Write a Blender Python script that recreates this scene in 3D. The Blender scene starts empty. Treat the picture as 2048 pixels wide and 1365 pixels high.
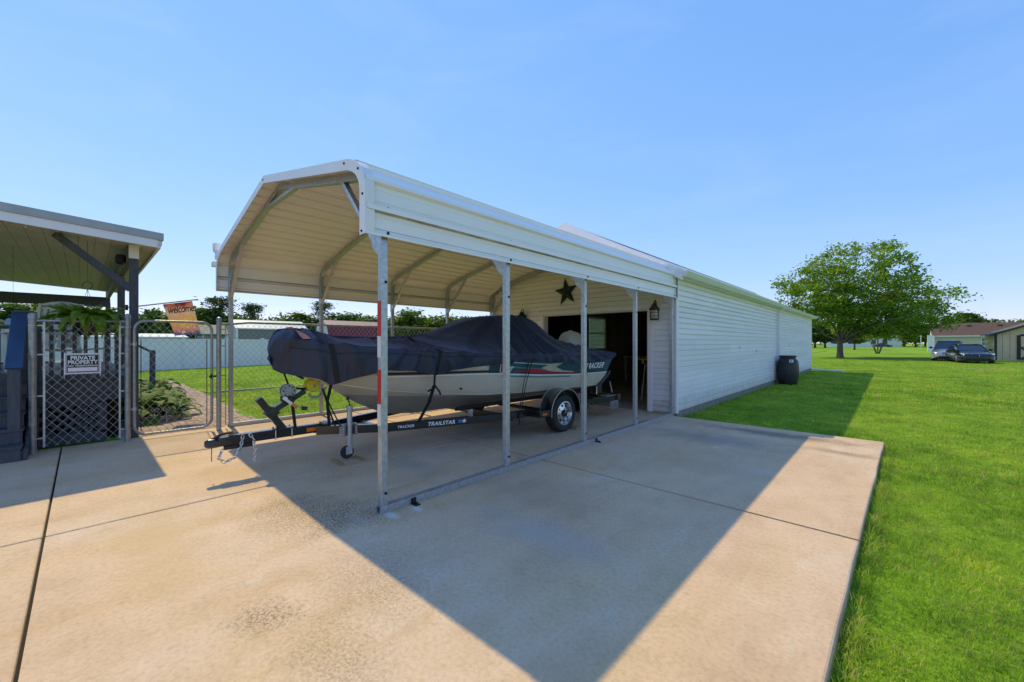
import bpy, math, random
import numpy as np
from mathutils import Vector, Matrix

# ------------------------------------------------------------------ camera, sky, sun, exposure
scene = bpy.context.scene
COL = scene.collection
cam_d = bpy.data.cameras.new("camera")
cam_d.sensor_width = 36.0
cam_d.lens = 14.17
cam_d.shift_y = 0.0017
cam_d.clip_start = 0.05
cam_d.clip_end = 3000.0
cam = bpy.data.objects.new("camera", cam_d)
COL.objects.link(cam)
cam.location = (0.0, 0.0, 1.4)
cam.rotation_euler = (math.radians(90), 0, math.radians(43.17))
scene.camera = cam

SUN_DIR = Vector((-0.78, 0.075, 1.0)).normalized()          # towards the sun
SUN_EL = math.asin(SUN_DIR.z)
SUN_AZ = math.atan2(SUN_DIR.x, SUN_DIR.y)                    # clockwise from +Y
world = bpy.data.worlds.new("World")
scene.world = world
world.use_nodes = True
wn, wl = world.node_tree.nodes, world.node_tree.links
wn.clear()
w_out = wn.new("ShaderNodeOutputWorld")
w_bg = wn.new("ShaderNodeBackground")
w_sky = wn.new("ShaderNodeTexSky")
w_sky.sky_type = 'NISHITA'
w_sky.sun_disc = False
w_sky.sun_elevation = SUN_EL
w_sky.sun_rotation = SUN_AZ % (2 * math.pi)
w_sky.altitude = 0.0
w_sky.air_density = 1.0
w_sky.dust_density = 0.0
w_sky.ozone_density = 6.0
# the photograph's tone curve, applied to the whole sky alike: a soft power per channel
w_sep = wn.new("ShaderNodeSeparateColor")
w_com = wn.new("ShaderNodeCombineColor")
wl.new(w_sky.outputs[0], w_sep.inputs[0])
SKY_GAIN = 1.12
for ch, (ex, k) in enumerate(((0.76, 0.49), (0.50, 0.455), (0.26, 0.575))):
    m1 = wn.new("ShaderNodeMath"); m1.operation = 'MULTIPLY'; m1.inputs[1].default_value = 0.15
    m2 = wn.new("ShaderNodeMath"); m2.operation = 'POWER'; m2.inputs[1].default_value = ex
    m3 = wn.new("ShaderNodeMath"); m3.operation = 'MULTIPLY'; m3.inputs[1].default_value = k * SKY_GAIN / 0.15
    wl.new(w_sep.outputs[ch], m1.inputs[0]); wl.new(m1.outputs[0], m2.inputs[0]); wl.new(m2.outputs[0], m3.inputs[0]); wl.new(m3.outputs[0], w_com.inputs[ch])
w_bg.inputs["Strength"].default_value = 0.15
# thin high cloud, drawn out sideways, a little denser low down
w_tc = wn.new("ShaderNodeTexCoord")
w_mp = wn.new("ShaderNodeMapping"); w_mp.inputs["Scale"].default_value = (1.0, 1.6, 4.2)
w_no = wn.new("ShaderNodeTexNoise"); w_no.inputs["Scale"].default_value = 2.1; w_no.inputs["Detail"].default_value = 9; w_no.inputs["Roughness"].default_value = 0.62; w_no.inputs["Distortion"].default_value = 0.5
w_rp = wn.new("ShaderNodeValToRGB")
w_rp.color_ramp.elements[0].position = 0.46; w_rp.color_ramp.elements[0].color = (0, 0, 0, 1)
w_rp.color_ramp.elements[1].position = 0.80; w_rp.color_ramp.elements[1].color = (0.10, 0.10, 0.10, 1)
w_mx = wn.new("ShaderNodeMix"); w_mx.data_type = 'RGBA'
wl.new(w_tc.outputs["Generated"], w_mp.inputs["Vector"]); wl.new(w_mp.outputs[0], w_no.inputs["Vector"]); wl.new(w_no.outputs[0], w_rp.inputs[0])
wl.new(w_rp.outputs[0], w_mx.inputs[0]); wl.new(w_com.outputs[0], w_mx.inputs[6]); w_mx.inputs[7].default_value = (3.6, 3.9, 4.3, 1)
wl.new(w_mx.outputs[2], w_bg.inputs["Color"])
wl.new(w_bg.outputs[0], w_out.inputs["Surface"])

sun_d = bpy.data.lights.new("sun", 'SUN')
sun_d.energy = 2.0
sun_d.angle = math.radians(0.53)
sun_d.color = (1.0, 0.85, 0.44)
sun = bpy.data.objects.new("sun", sun_d)
COL.objects.link(sun)
sun.location = (-30, 3, 40)
sun.rotation_euler = SUN_DIR.to_track_quat('Z', 'Y').to_euler()

scene.view_settings.view_transform = 'Standard'
scene.view_settings.look = 'None'
scene.view_settings.gamma = 1.0
scene.view_settings.use_curve_mapping = False
scene.view_settings.exposure = 0.8
scene.render.engine = 'CYCLES'
scene.cycles.max_bounces = 10
scene.cycles.diffuse_bounces = 8
scene.cycles.transparent_max_bounces = 12
scene.cycles.caustics_reflective = False
scene.cycles.caustics_refractive = False

# ------------------------------------------------------------------ helpers
RNG = random.Random(7)
def sr(r, g, b):
    """0-255 display colour to linear"""
    f = lambda c: (c / 12.92) if c <= 0.04045 else ((c + 0.055) / 1.055) ** 2.4
    return (f(r / 255), f(g / 255), f(b / 255))

def new_mat(name):
    m = bpy.data.materials.new(name)
    m.use_nodes = True
    nt = m.node_tree
    nt.nodes.clear()
    out = nt.nodes.new("ShaderNodeOutputMaterial")
    p = nt.nodes.new("ShaderNodeBsdfPrincipled")
    nt.links.new(p.outputs[0], out.inputs["Surface"])
    return m, nt, p, out

def nd(nt, kind, **kw):
    n = nt.nodes.new(kind)
    for k, v in kw.items():
        if k in n.inputs:
            n.inputs[k].default_value = v
        else:
            setattr(n, k, v)
    return n

def rgb(nt, c):
    n = nt.nodes.new("ShaderNodeRGB")
    n.outputs[0].default_value = (c[0], c[1], c[2], 1)
    return n.outputs[0]

def mixc(nt, fac, a, b, blend='MIX'):
    n = nt.nodes.new("ShaderNodeMix")
    n.data_type = 'RGBA'
    n.blend_type = blend
    for sock, v in ((n.inputs[0], fac), (n.inputs[6], a), (n.inputs[7], b)):
        if hasattr(v, "is_output"):
            nt.links.new(v, sock)
        elif isinstance(v, (int, float)):
            sock.default_value = v
        else:
            sock.default_value = (v[0], v[1], v[2], 1)
    return n.outputs[2]

def math_n(nt, op, a, b=None, clamp=False):
    n = nt.nodes.new("ShaderNodeMath")
    n.operation = op
    n.use_clamp = clamp
    for i, v in enumerate((a, b)):
        if v is None:
            continue
        if hasattr(v, "is_output"):
            nt.links.new(v, n.inputs[i])
        else:
            n.inputs[i].default_value = v
    return n.outputs[0]

def ramp(nt, fac, stops):
    n = nt.nodes.new("ShaderNodeValToRGB")
    e = n.color_ramp.elements
    while len(e) < len(stops):
        e.new(0.5)
    for i, (p, c) in enumerate(stops):
        e[i].position = p
        if isinstance(c, (int, float)):
            c = (c, c, c)
        e[i].color = (c[0], c[1], c[2], 1)
    nt.links.new(fac, n.inputs[0])
    return n.outputs[0]

def coord(nt, kind="Object", scale=None):
    tc = nt.nodes.new("ShaderNodeTexCoord")
    o = tc.outputs[kind]
    if scale is not None:
        mp = nt.nodes.new("ShaderNodeMapping")
        mp.inputs["Scale"].default_value = scale
        nt.links.new(o, mp.inputs["Vector"])
        o = mp.outputs[0]
    return o

def noise(nt, vec, scale, detail=5.0, rough=0.55, out=0):
    n = nt.nodes.new("ShaderNodeTexNoise")
    n.inputs["Scale"].default_value = scale
    n.inputs["Detail"].default_value = detail
    n.inputs["Roughness"].default_value = rough
    nt.links.new(vec, n.inputs["Vector"])
    return n.outputs[out]

def bump(nt, p, h, strength, dist=0.01):
    b = nt.nodes.new("ShaderNodeBump")
    b.inputs["Strength"].default_value = strength
    b.inputs["Distance"].default_value = dist
    nt.links.new(h, b.inputs["Height"])
    nt.links.new(b.outputs[0], p.inputs["Normal"])
    return b

MATS = {}
def mat(name, col, rough=0.6, metal=0.0, var=0.10, scale=6.0, bmp=0.0, bscale=80.0, coat=0.0, stretch=None, island=0.0, rvar=0.0, world_c=False, obj_rand=0.0):
    """a Principled material whose colour, relief and gloss vary by noise"""
    m, nt, p, _ = new_mat(name)
    if world_c:
        g = nt.nodes.new("ShaderNodeNewGeometry")
        v = g.outputs["Position"]
        if stretch:
            mp = nt.nodes.new("ShaderNodeMapping")
            mp.inputs["Scale"].default_value = stretch
            nt.links.new(v, mp.inputs["Vector"])
            v = mp.outputs[0]
    else:
        v = coord(nt, "Object", stretch)
    n1 = noise(nt, v, scale, 6)
    lo = tuple(c * (1 - var) for c in col)
    hi = tuple(min(1, c * (1 + var)) for c in col)
    c = ramp(nt, n1, [(0.25, lo), (0.75, hi)])
    if island:
        g = nt.nodes.new("ShaderNodeNewGeometry")
        k = ramp(nt, g.outputs["Random Per Island"], [(0, 1 - island), (1, 1 + island)])
        c = mixc(nt, 1.0, c, k, 'MULTIPLY')
    if obj_rand:
        oi = nt.nodes.new("ShaderNodeObjectInfo")
        k = ramp(nt, oi.outputs["Random"], [(0, 1 - obj_rand), (1, 1.0)])
        c = mixc(nt, 1.0, c, k, 'MULTIPLY')
    nt.links.new(c, p.inputs["Base Color"])
    p.inputs["Metallic"].default_value = metal
    p.inputs["Roughness"].default_value = rough
    if rvar:
        rr = ramp(nt, noise(nt, v, scale * 2.3, 4), [(0.3, max(0, rough - rvar)), (0.7, min(1, rough + rvar))])
        nt.links.new(rr, p.inputs["Roughness"])
    if coat:
        p.inputs["Coat Weight"].default_value = coat
        p.inputs["Coat Roughness"].default_value = 0.08
    if bmp:
        bump(nt, p, noise(nt, v, bscale, 4), bmp, 0.01)
    MATS[name] = m
    return m

class MB:
    """collects boxes, bars, tubes and lathes for one mesh"""
    def __init__(s):
        s.v, s.f, s.mi = [], [], []
        s.cur = 0
    def add(s, verts, faces):
        o = len(s.v)
        s.v += [tuple(v) for v in verts]
        for f in faces:
            s.f.append(tuple(i + o for i in f))
            s.mi.append(s.cur)
        return s
    def box(s, x0, x1, y0, y1, z0, z1):
        return s.add([(x0, y0, z0), (x1, y0, z0), (x1, y1, z0), (x0, y1, z0), (x0, y0, z1), (x1, y0, z1), (x1, y1, z1), (x0, y1, z1)],
                     [(3, 2, 1, 0), (4, 5, 6, 7), (0, 1, 5, 4), (1, 2, 6, 5), (2, 3, 7, 6), (3, 0, 4, 7)])
    def beam(s, p0, p1, w, h, up=(0, 0, 1)):
        """box from p0 to p1; w across, h along up"""
        p0, p1 = Vector(p0), Vector(p1)
        d = (p1 - p0).normalized()
        u = Vector(up)
        r = d.cross(u)
        if r.length < 1e-5:
            r = d.cross(Vector((1, 0, 0)))
        r.normalize()
        u = r.cross(d).normalized()
        vs = []
        for p in (p0, p1):
            for a, b in ((-1, -1), (1, -1), (1, 1), (-1, 1)):
                vs.append(p + r * (a * w / 2) + u * (b * h / 2))
        return s.add(vs, [(3, 2, 1, 0), (4, 5, 6, 7), (0, 1, 5, 4), (1, 2, 6, 5), (2, 3, 7, 6), (3, 0, 4, 7)])
    def tube(s, pts, r, n=8, closed=False, caps=True):
        pts = [Vector(p) for p in pts]
        rs = r if isinstance(r, (list, tuple)) else [r] * len(pts)
        k = len(pts)
        ref = None
        rings = []
        for i, p in enumerate(pts):
            if closed:
                d = pts[(i + 1) % k] - pts[i - 1]
            elif i == 0:
                d = pts[1] - pts[0]
            elif i == k - 1:
                d = pts[-1] - pts[-2]
            else:
                d = (pts[i + 1] - p).normalized() + (p - pts[i - 1]).normalized()
            d.normalize()
            if ref is None:
                ref = Vector((0, 0, 1)) if abs(d.z) < 0.9 else Vector((1, 0, 0))
            a = d.cross(ref)
            if a.length < 1e-4:
                a = d.cross(Vector((0.3, 1, 0.2)))
            a.normalize()
            b = a.cross(d).normalized()
            ref = b
            rings.append([p + (a * math.cos(t) + b * math.sin(t)) * rs[i] for t in [2 * math.pi * j / n + math.pi / n for j in range(n)]])
        vs = [v for ring in rings for v in ring]
        fs = []
        m = k if closed else k - 1
        for i in range(m):
            i2 = (i + 1) % k
            for j in range(n):
                j2 = (j + 1) % n
                fs.append((i * n + j, i * n + j2, i2 * n + j2, i2 * n + j))
        if caps and not closed:
            fs.append(tuple(range(n - 1, -1, -1)))
            fs.append(tuple((k - 1) * n + j for j in range(n)))
        return s.add(vs, fs)
    def lathe(s, prof, n=16, origin=(0, 0, 0), axis='Z', caps=True):
        """prof: (radius, along) pairs"""
        vs, fs = [], []
        ox, oy, oz = origin
        for r, z in prof:
            for j in range(n):
                t = 2 * math.pi * j / n
                a, b = r * math.cos(t), r * math.sin(t)
                if axis == 'Z':
                    vs.append((ox + a, oy + b, oz + z))
                elif axis == 'X':
                    vs.append((ox + z, oy + a, oz + b))
                else:
                    vs.append((ox + b, oy + z, oz + a))
        for i in range(len(prof) - 1):
            for j in range(n):
                j2 = (j + 1) % n
                fs.append((i * n + j, i * n + j2, (i + 1) * n + j2, (i + 1) * n + j))
        if caps:
            fs.append(tuple(range(n - 1, -1, -1)))
            fs.append(tuple((len(prof) - 1) * n + j for j in range(n)))
        return s.add(vs, fs)
    def prism(s, poly, a, b, plane='XZ'):
        """poly of 2-D points swept from a to b along the third axis"""
        n = len(poly)
        def P(u, v, w):
            return (u, w, v) if plane == 'XZ' else ((w, u, v) if plane == 'YZ' else (u, v, w))
        vs = [P(u, v, a) for u, v in poly] + [P(u, v, b) for u, v in poly]
        fs = [tuple(range(n))[::-1], tuple(range(n, 2 * n))]
        for i in range(n):
            j = (i + 1) % n
            fs.append((i, j, n + j, n + i))
        return s.add(vs, fs)
    def grid(s, P, close_u=False):
        """P: rows of points, joined into quads"""
        nr, nc = len(P), len(P[0])
        vs = [p for row in P for p in row]
        fs = []
        for i in range(nr - 1):
            for j in range(nc - 1 if not close_u else nc):
                j2 = (j + 1) % nc
                fs.append((i * nc + j, i * nc + j2, (i + 1) * nc + j2, (i + 1) * nc + j))
        return s.add(vs, fs)
    def mesh(s, name):
        me = bpy.data.meshes.new(name)
        me.from_pydata(s.v, [], s.f)
        if any(s.mi):
            me.polygons.foreach_set("material_index", s.mi)
        me.update()
        return me

def fix_normals(me):
    import bmesh
    bm = bmesh.new()
    bm.from_mesh(me)
    bmesh.ops.recalc_face_normals(bm, faces=bm.faces)
    bm.to_mesh(me)
    bm.free()

def link(name, data, m=None, parent=None, loc=(0, 0, 0)):
    o = bpy.data.objects.new(name, data)
    COL.objects.link(o)
    o.location = loc
    if m is not None and data is not None and not data.materials:
        for x in (m if isinstance(m, (list, tuple)) else [m]):
            data.materials.append(x)
    if parent is not None:
        o.parent = parent
        if parent.parent is None:                    # parts are given in world (or root-local) coordinates
            o.matrix_parent_inverse = parent.matrix_basis.inverted()
    return o

def obj(name, mb, m, parent=None, smooth=False, bevel=0.0, solid=0.0, fix=True, kind=None, label=None, angle=40, subs=0):
    me = mb.mesh(name) if isinstance(mb, MB) else mb
    if fix:
        fix_normals(me)
    if smooth:
        me.polygons.foreach_set("use_smooth", [True] * len(me.polygons))
        me.set_sharp_from_angle(angle=math.radians(angle))
    o = link(name, me, m, parent)
    if subs:
        md = o.modifiers.new("smooth", 'SUBSURF'); md.levels = subs; md.render_levels = subs
    if solid:
        md = o.modifiers.new("thick", 'SOLIDIFY'); md.thickness = solid; md.offset = 0
    if bevel:
        md = o.modifiers.new("bevel", 'BEVEL'); md.width = bevel; md.segments = 2; md.limit_method = 'ANGLE'; md.angle_limit = math.radians(35)
    if kind: o["kind"] = kind
    if label: o["label"] = label
    return o

def tag(o, label, cat, group=None):
    o["label"] = label
    o["category"] = cat
    if group: o["group"] = group
    return o

def thing(name, label, cat, loc=(0, 0, 0), rz=0.0, group=None):
    o = bpy.data.objects.new(name, None)
    o.empty_display_size = 0.2
    COL.objects.link(o)
    o.location = loc
    o.rotation_euler = (0, 0, rz)
    tag(o, label, cat, group)
    return o

def struct(o):
    o["kind"] = "structure"
    return o

def copy_tree(o, parent=None):
    c = o.copy()
    COL.objects.link(c)
    c.parent = parent
    for ch in list(o.children):
        copy_tree(ch, c)
    return c

def np_mesh(name, V, F):
    """V (n,3), F (m,k) arrays to a mesh, fast"""
    V = np.asarray(V, np.float32); F = np.asarray(F, np.int32)
    me = bpy.data.meshes.new(name)
    me.vertices.add(len(V)); me.vertices.foreach_set("co", V.ravel())
    k = F.shape[1]
    me.loops.add(F.size); me.loops.foreach_set("vertex_index", F.ravel())
    me.polygons.add(len(F)); me.polygons.foreach_set("loop_start", np.arange(0, F.size, k, dtype=np.int32))
    me.update(calc_edges=True)
    return me

def text_geom(txt, size=1.0, shear=0.0, bold=0.0, space=1.0):
    """outline lettering as flat 2-D triangles: (verts, faces), width centred on 0"""
    cu = bpy.data.curves.new("lettering", 'FONT')
    cu.body = txt; cu.size = size; cu.shear = shear; cu.offset = bold; cu.space_character = space
    cu.align_x = 'CENTER'; cu.resolution_u = 3; cu.fill_mode = 'FRONT'
    o = bpy.data.objects.new("lettering", cu)
    COL.objects.link(o)
    bpy.context.view_layer.update()
    me = o.to_mesh()
    vs = [tuple(v.co) for v in me.vertices]
    fs = [tuple(p.vertices) for p in me.polygons]
    o.to_mesh_clear()
    bpy.data.objects.remove(o); bpy.data.curves.remove(cu)
    return vs, fs

def lettering(name, txt, size, fn, m, parent, **kw):
    vs, fs = text_geom(txt, size, **kw)
    mb = MB(); mb.add([fn(v[0], v[1]) for v in vs], fs)
    return obj(name, mb, m, parent, fix=False)

# ------------------------------------------------------------------ materials
def vinyl_mat():
    """white siding; each board a shade of its own, soil splashed up at the foot of the wall"""
    m, nt, p, _ = new_mat("white_vinyl")
    g = nt.nodes.new("ShaderNodeNewGeometry"); v = g.outputs["Position"]
    c = ramp(nt, noise(nt, v, 1.3, 6), [(0.25, (0.88, 0.83, 0.845)), (0.75, (0.94, 0.89, 0.905))])
    oi = nt.nodes.new("ShaderNodeObjectInfo")
    c = mixc(nt, 1.0, c, ramp(nt, oi.outputs["Random"], [(0, (0.90, 0.90, 0.89)), (1, (1.0, 1.0, 1.0))]), 'MULTIPLY')
    sp = nd(nt, "ShaderNodeSeparateXYZ"); nt.links.new(v, sp.inputs[0])
    up = math_n(nt, 'ADD', sp.outputs[2], math_n(nt, 'MULTIPLY', math_n(nt, 'SUBTRACT', noise(nt, v, 5, 7, 0.7), 0.5), 0.7))
    c = mixc(nt, ramp(nt, up, [(0.0, 0.55), (0.42, 0.0)]), c, (0.42, 0.36, 0.25))
    mp = nd(nt, "ShaderNodeMapping"); mp.inputs["Scale"].default_value = (6, 6, 0.5); nt.links.new(v, mp.inputs["Vector"])
    c = mixc(nt, ramp(nt, noise(nt, mp.outputs[0], 1.2, 5, 0.7), [(0.58, 0.0), (0.80, 0.22)]), c, (0.52, 0.50, 0.42))
    nt.links.new(c, p.inputs["Base Color"])
    p.inputs["Roughness"].default_value = 0.42
    bump(nt, p, noise(nt, v, 2.2, 3), 0.12, 0.02)
    MATS["white_vinyl"] = m
    return m
WHITE_VINYL = vinyl_mat()
WHITE_METAL = mat("white_painted_steel", (0.88, 0.86, 0.83), 0.38, var=0.05, scale=1.6, bmp=0.03, bscale=30, rvar=0.1, world_c=True)
def sheet_mat():
    """white painted sheet; grime lies on the ledges of the ribs low on the eaves"""
    m, nt, p, _ = new_mat("carport_sheet")
    g = nt.nodes.new("ShaderNodeNewGeometry"); v = g.outputs["Position"]
    c = ramp(nt, noise(nt, v, 1.6, 6), [(0.25, (0.91, 0.845, 0.85)), (0.75, (0.955, 0.895, 0.905))])
    sn = nd(nt, "ShaderNodeSeparateXYZ"); nt.links.new(g.outputs["True Normal"], sn.inputs[0])
    sp = nd(nt, "ShaderNodeSeparateXYZ"); nt.links.new(v, sp.inputs[0])
    ledge = math_n(nt, 'MULTIPLY', math_n(nt, 'GREATER_THAN', math_n(nt, 'ABSOLUTE', sn.outputs[2]), 0.42), math_n(nt, 'LESS_THAN', sp.outputs[2], 2.62))
    mp = nd(nt, "ShaderNodeMapping"); mp.inputs["Scale"].default_value = (1, 0.5, 1); nt.links.new(v, mp.inputs["Vector"])
    f = math_n(nt, 'MULTIPLY', ledge, ramp(nt, noise(nt, mp.outputs[0], 6, 7, 0.7), [(0.25, 0.35), (0.6, 0.92)]))
    c = mixc(nt, f, c, (0.20, 0.15, 0.085))
    nt.links.new(c, p.inputs["Base Color"])
    p.inputs["Roughness"].default_value = 0.4
    bump(nt, p, noise(nt, v, 26, 4), 0.03, 0.01)
    return m
SHEET = sheet_mat()
WHITE_TRIM = mat("white_trim", (0.84, 0.80, 0.81), 0.4, var=0.04, scale=3)
GALV = mat("galvanised_steel", (0.46, 0.48, 0.50), 0.42, 0.75, var=0.22, scale=26, bmp=0.06, bscale=120, rvar=0.12)
GALV_DULL = mat("weathered_galvanised_pipe", (0.36, 0.36, 0.35), 0.5, 0.7, var=0.25, scale=18, bmp=0.08, bscale=160, rvar=0.12)
WIRE = mat("chain_link_wire", (0.42, 0.43, 0.43), 0.45, 0.7, var=0.15, scale=30)
BLACK_STEEL = mat("black_painted_steel", (0.012, 0.012, 0.014), 0.25, var=0.3, scale=9, coat=0.5, bmp=0.02, bscale=50)
BLACK_RUBBER = mat("black_rubber", (0.022, 0.021, 0.020), 0.75, var=0.3, scale=14, bmp=0.15, bscale=120)
BLACK_WEB = mat("black_webbing", (0.010, 0.010, 0.012), 0.8, var=0.2, scale=40, bmp=0.3, bscale=400)
BLACK_PLASTIC = mat("black_plastic", (0.020, 0.021, 0.024), 0.42, var=0.25, scale=7, bmp=0.06, bscale=60)
CHROME = mat("chromed_steel", (0.62, 0.63, 0.64), 0.22, 0.95, var=0.12, scale=20)
YELLOW = mat("yellow_urethane", (0.75, 0.62, 0.02), 0.45, var=0.12, scale=20)
RED_REFLECT = mat("red_reflective_tape", (0.55, 0.018, 0.015), 0.4, var=0.12, scale=60, bmp=0.1, bscale=400)
WHITE_REFLECT = mat("white_reflective_tape", (0.72, 0.70, 0.66), 0.4, var=0.08, scale=60, bmp=0.1, bscale=400)
WHITE_INK = mat("white_lettering", (0.82, 0.82, 0.82), 0.5, var=0.03)
BLACK_INK = mat("black_lettering", (0.012, 0.010, 0.012), 0.6, var=0.1)
RED_INK = mat("red_decal", (0.42, 0.010, 0.025), 0.35, var=0.1, coat=0.3)
TEAL = mat("teal_decal", (0.010, 0.066, 0.095), 0.3, var=0.12, scale=3, coat=0.4)
TEAL_LIGHT = mat("light_teal_decal", (0.05, 0.20, 0.23), 0.3, var=0.1, scale=3, coat=0.4)
CREAM_INK = mat("cream_decal", (0.46, 0.42, 0.31), 0.35, var=0.08, coat=0.3)
BROWN_INK = mat("dark_brown_decal", (0.030, 0.020, 0.018), 0.35, var=0.15, coat=0.3)
BLUE_INK = mat("blue_decal", (0.06, 0.16, 0.42), 0.4, var=0.1)
ORANGE = mat("orange_reflector", (0.80, 0.16, 0.010), 0.25, var=0.1, scale=80, coat=0.4)
WOOD = mat("raw_lumber", (0.42, 0.24, 0.10), 0.75, var=0.25, scale=9, stretch=(8, 1, 1), bmp=0.3, bscale=40)
NAVY_WOOD = mat("slate_blue_painted_wood", (0.075, 0.082, 0.098), 0.62, var=0.30, scale=5, stretch=(6, 6, 1), bmp=0.25, bscale=40, obj_rand=0.15)
NAVY_GLOSS = mat("blue_painted_rail_cap", (0.030, 0.075, 0.16), 0.45, var=0.2, scale=6, bmp=0.12, bscale=60)
CEIL_BOARD = mat("cream_ceiling_board", (0.60, 0.53, 0.46), 0.55, var=0.12, scale=3, obj_rand=0.12)
DARK_SOIL = mat("dark_soil", (0.035, 0.026, 0.018), 0.95, var=0.4, scale=14, bmp=0.8, bscale=30)
STONE_EDGE = mat("edging_stone", (0.30, 0.26, 0.21), 0.9, var=0.25, scale=14, bmp=0.5, bscale=60)
GREY_PLASTIC = mat("pale_grey_cowl", (0.50, 0.50, 0.49), 0.5, var=0.06, scale=4, bmp=0.03, bscale=200)
RUST = mat("rusty_iron", (0.085, 0.040, 0.020), 0.75, 0.3, var=0.5, scale=22, bmp=0.3, bscale=120)
DARK_IRON = mat("black_iron", (0.016, 0.016, 0.018), 0.55, 0.3, var=0.3, scale=22, bmp=0.2, bscale=120)
CREAM_PAINT = mat("cream_painted_chair", (0.55, 0.54, 0.50), 0.55, var=0.12, scale=7, bmp=0.1, bscale=60)

def glass_mat(name):
    m, nt, p, out = new_mat(name)
    p.inputs["Base Color"].default_value = (0.8, 0.85, 0.85, 1); p.inputs["Roughness"].default_value = 0.04
    bump(nt, p, noise(nt, coord(nt), 6, 3), 0.02, 0.01)
    tr = nt.nodes.new("ShaderNodeBsdfTransparent"); tr.inputs[0].default_value = (0.93, 0.95, 0.94, 1)
    fr = nt.nodes.new("ShaderNodeFresnel"); fr.inputs[0].default_value = 1.45
    mx = nt.nodes.new("ShaderNodeMixShader")
    nt.links.new(fr.outputs[0], mx.inputs[0]); nt.links.new(tr.outputs[0], mx.inputs[1]); nt.links.new(p.outputs[0], mx.inputs[2]); nt.links.new(mx.outputs[0], out.inputs["Surface"])
    return m
GLASS = glass_mat("clear_glass")
LAMP_GLASS = mat("frosted_lamp_glass", (0.50, 0.47, 0.38), 0.25, var=0.15, scale=30)
CAR_GLASS = mat("dark_car_glass", (0.010, 0.016, 0.028), 0.06, var=0.3, scale=2, coat=0.6)

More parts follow.
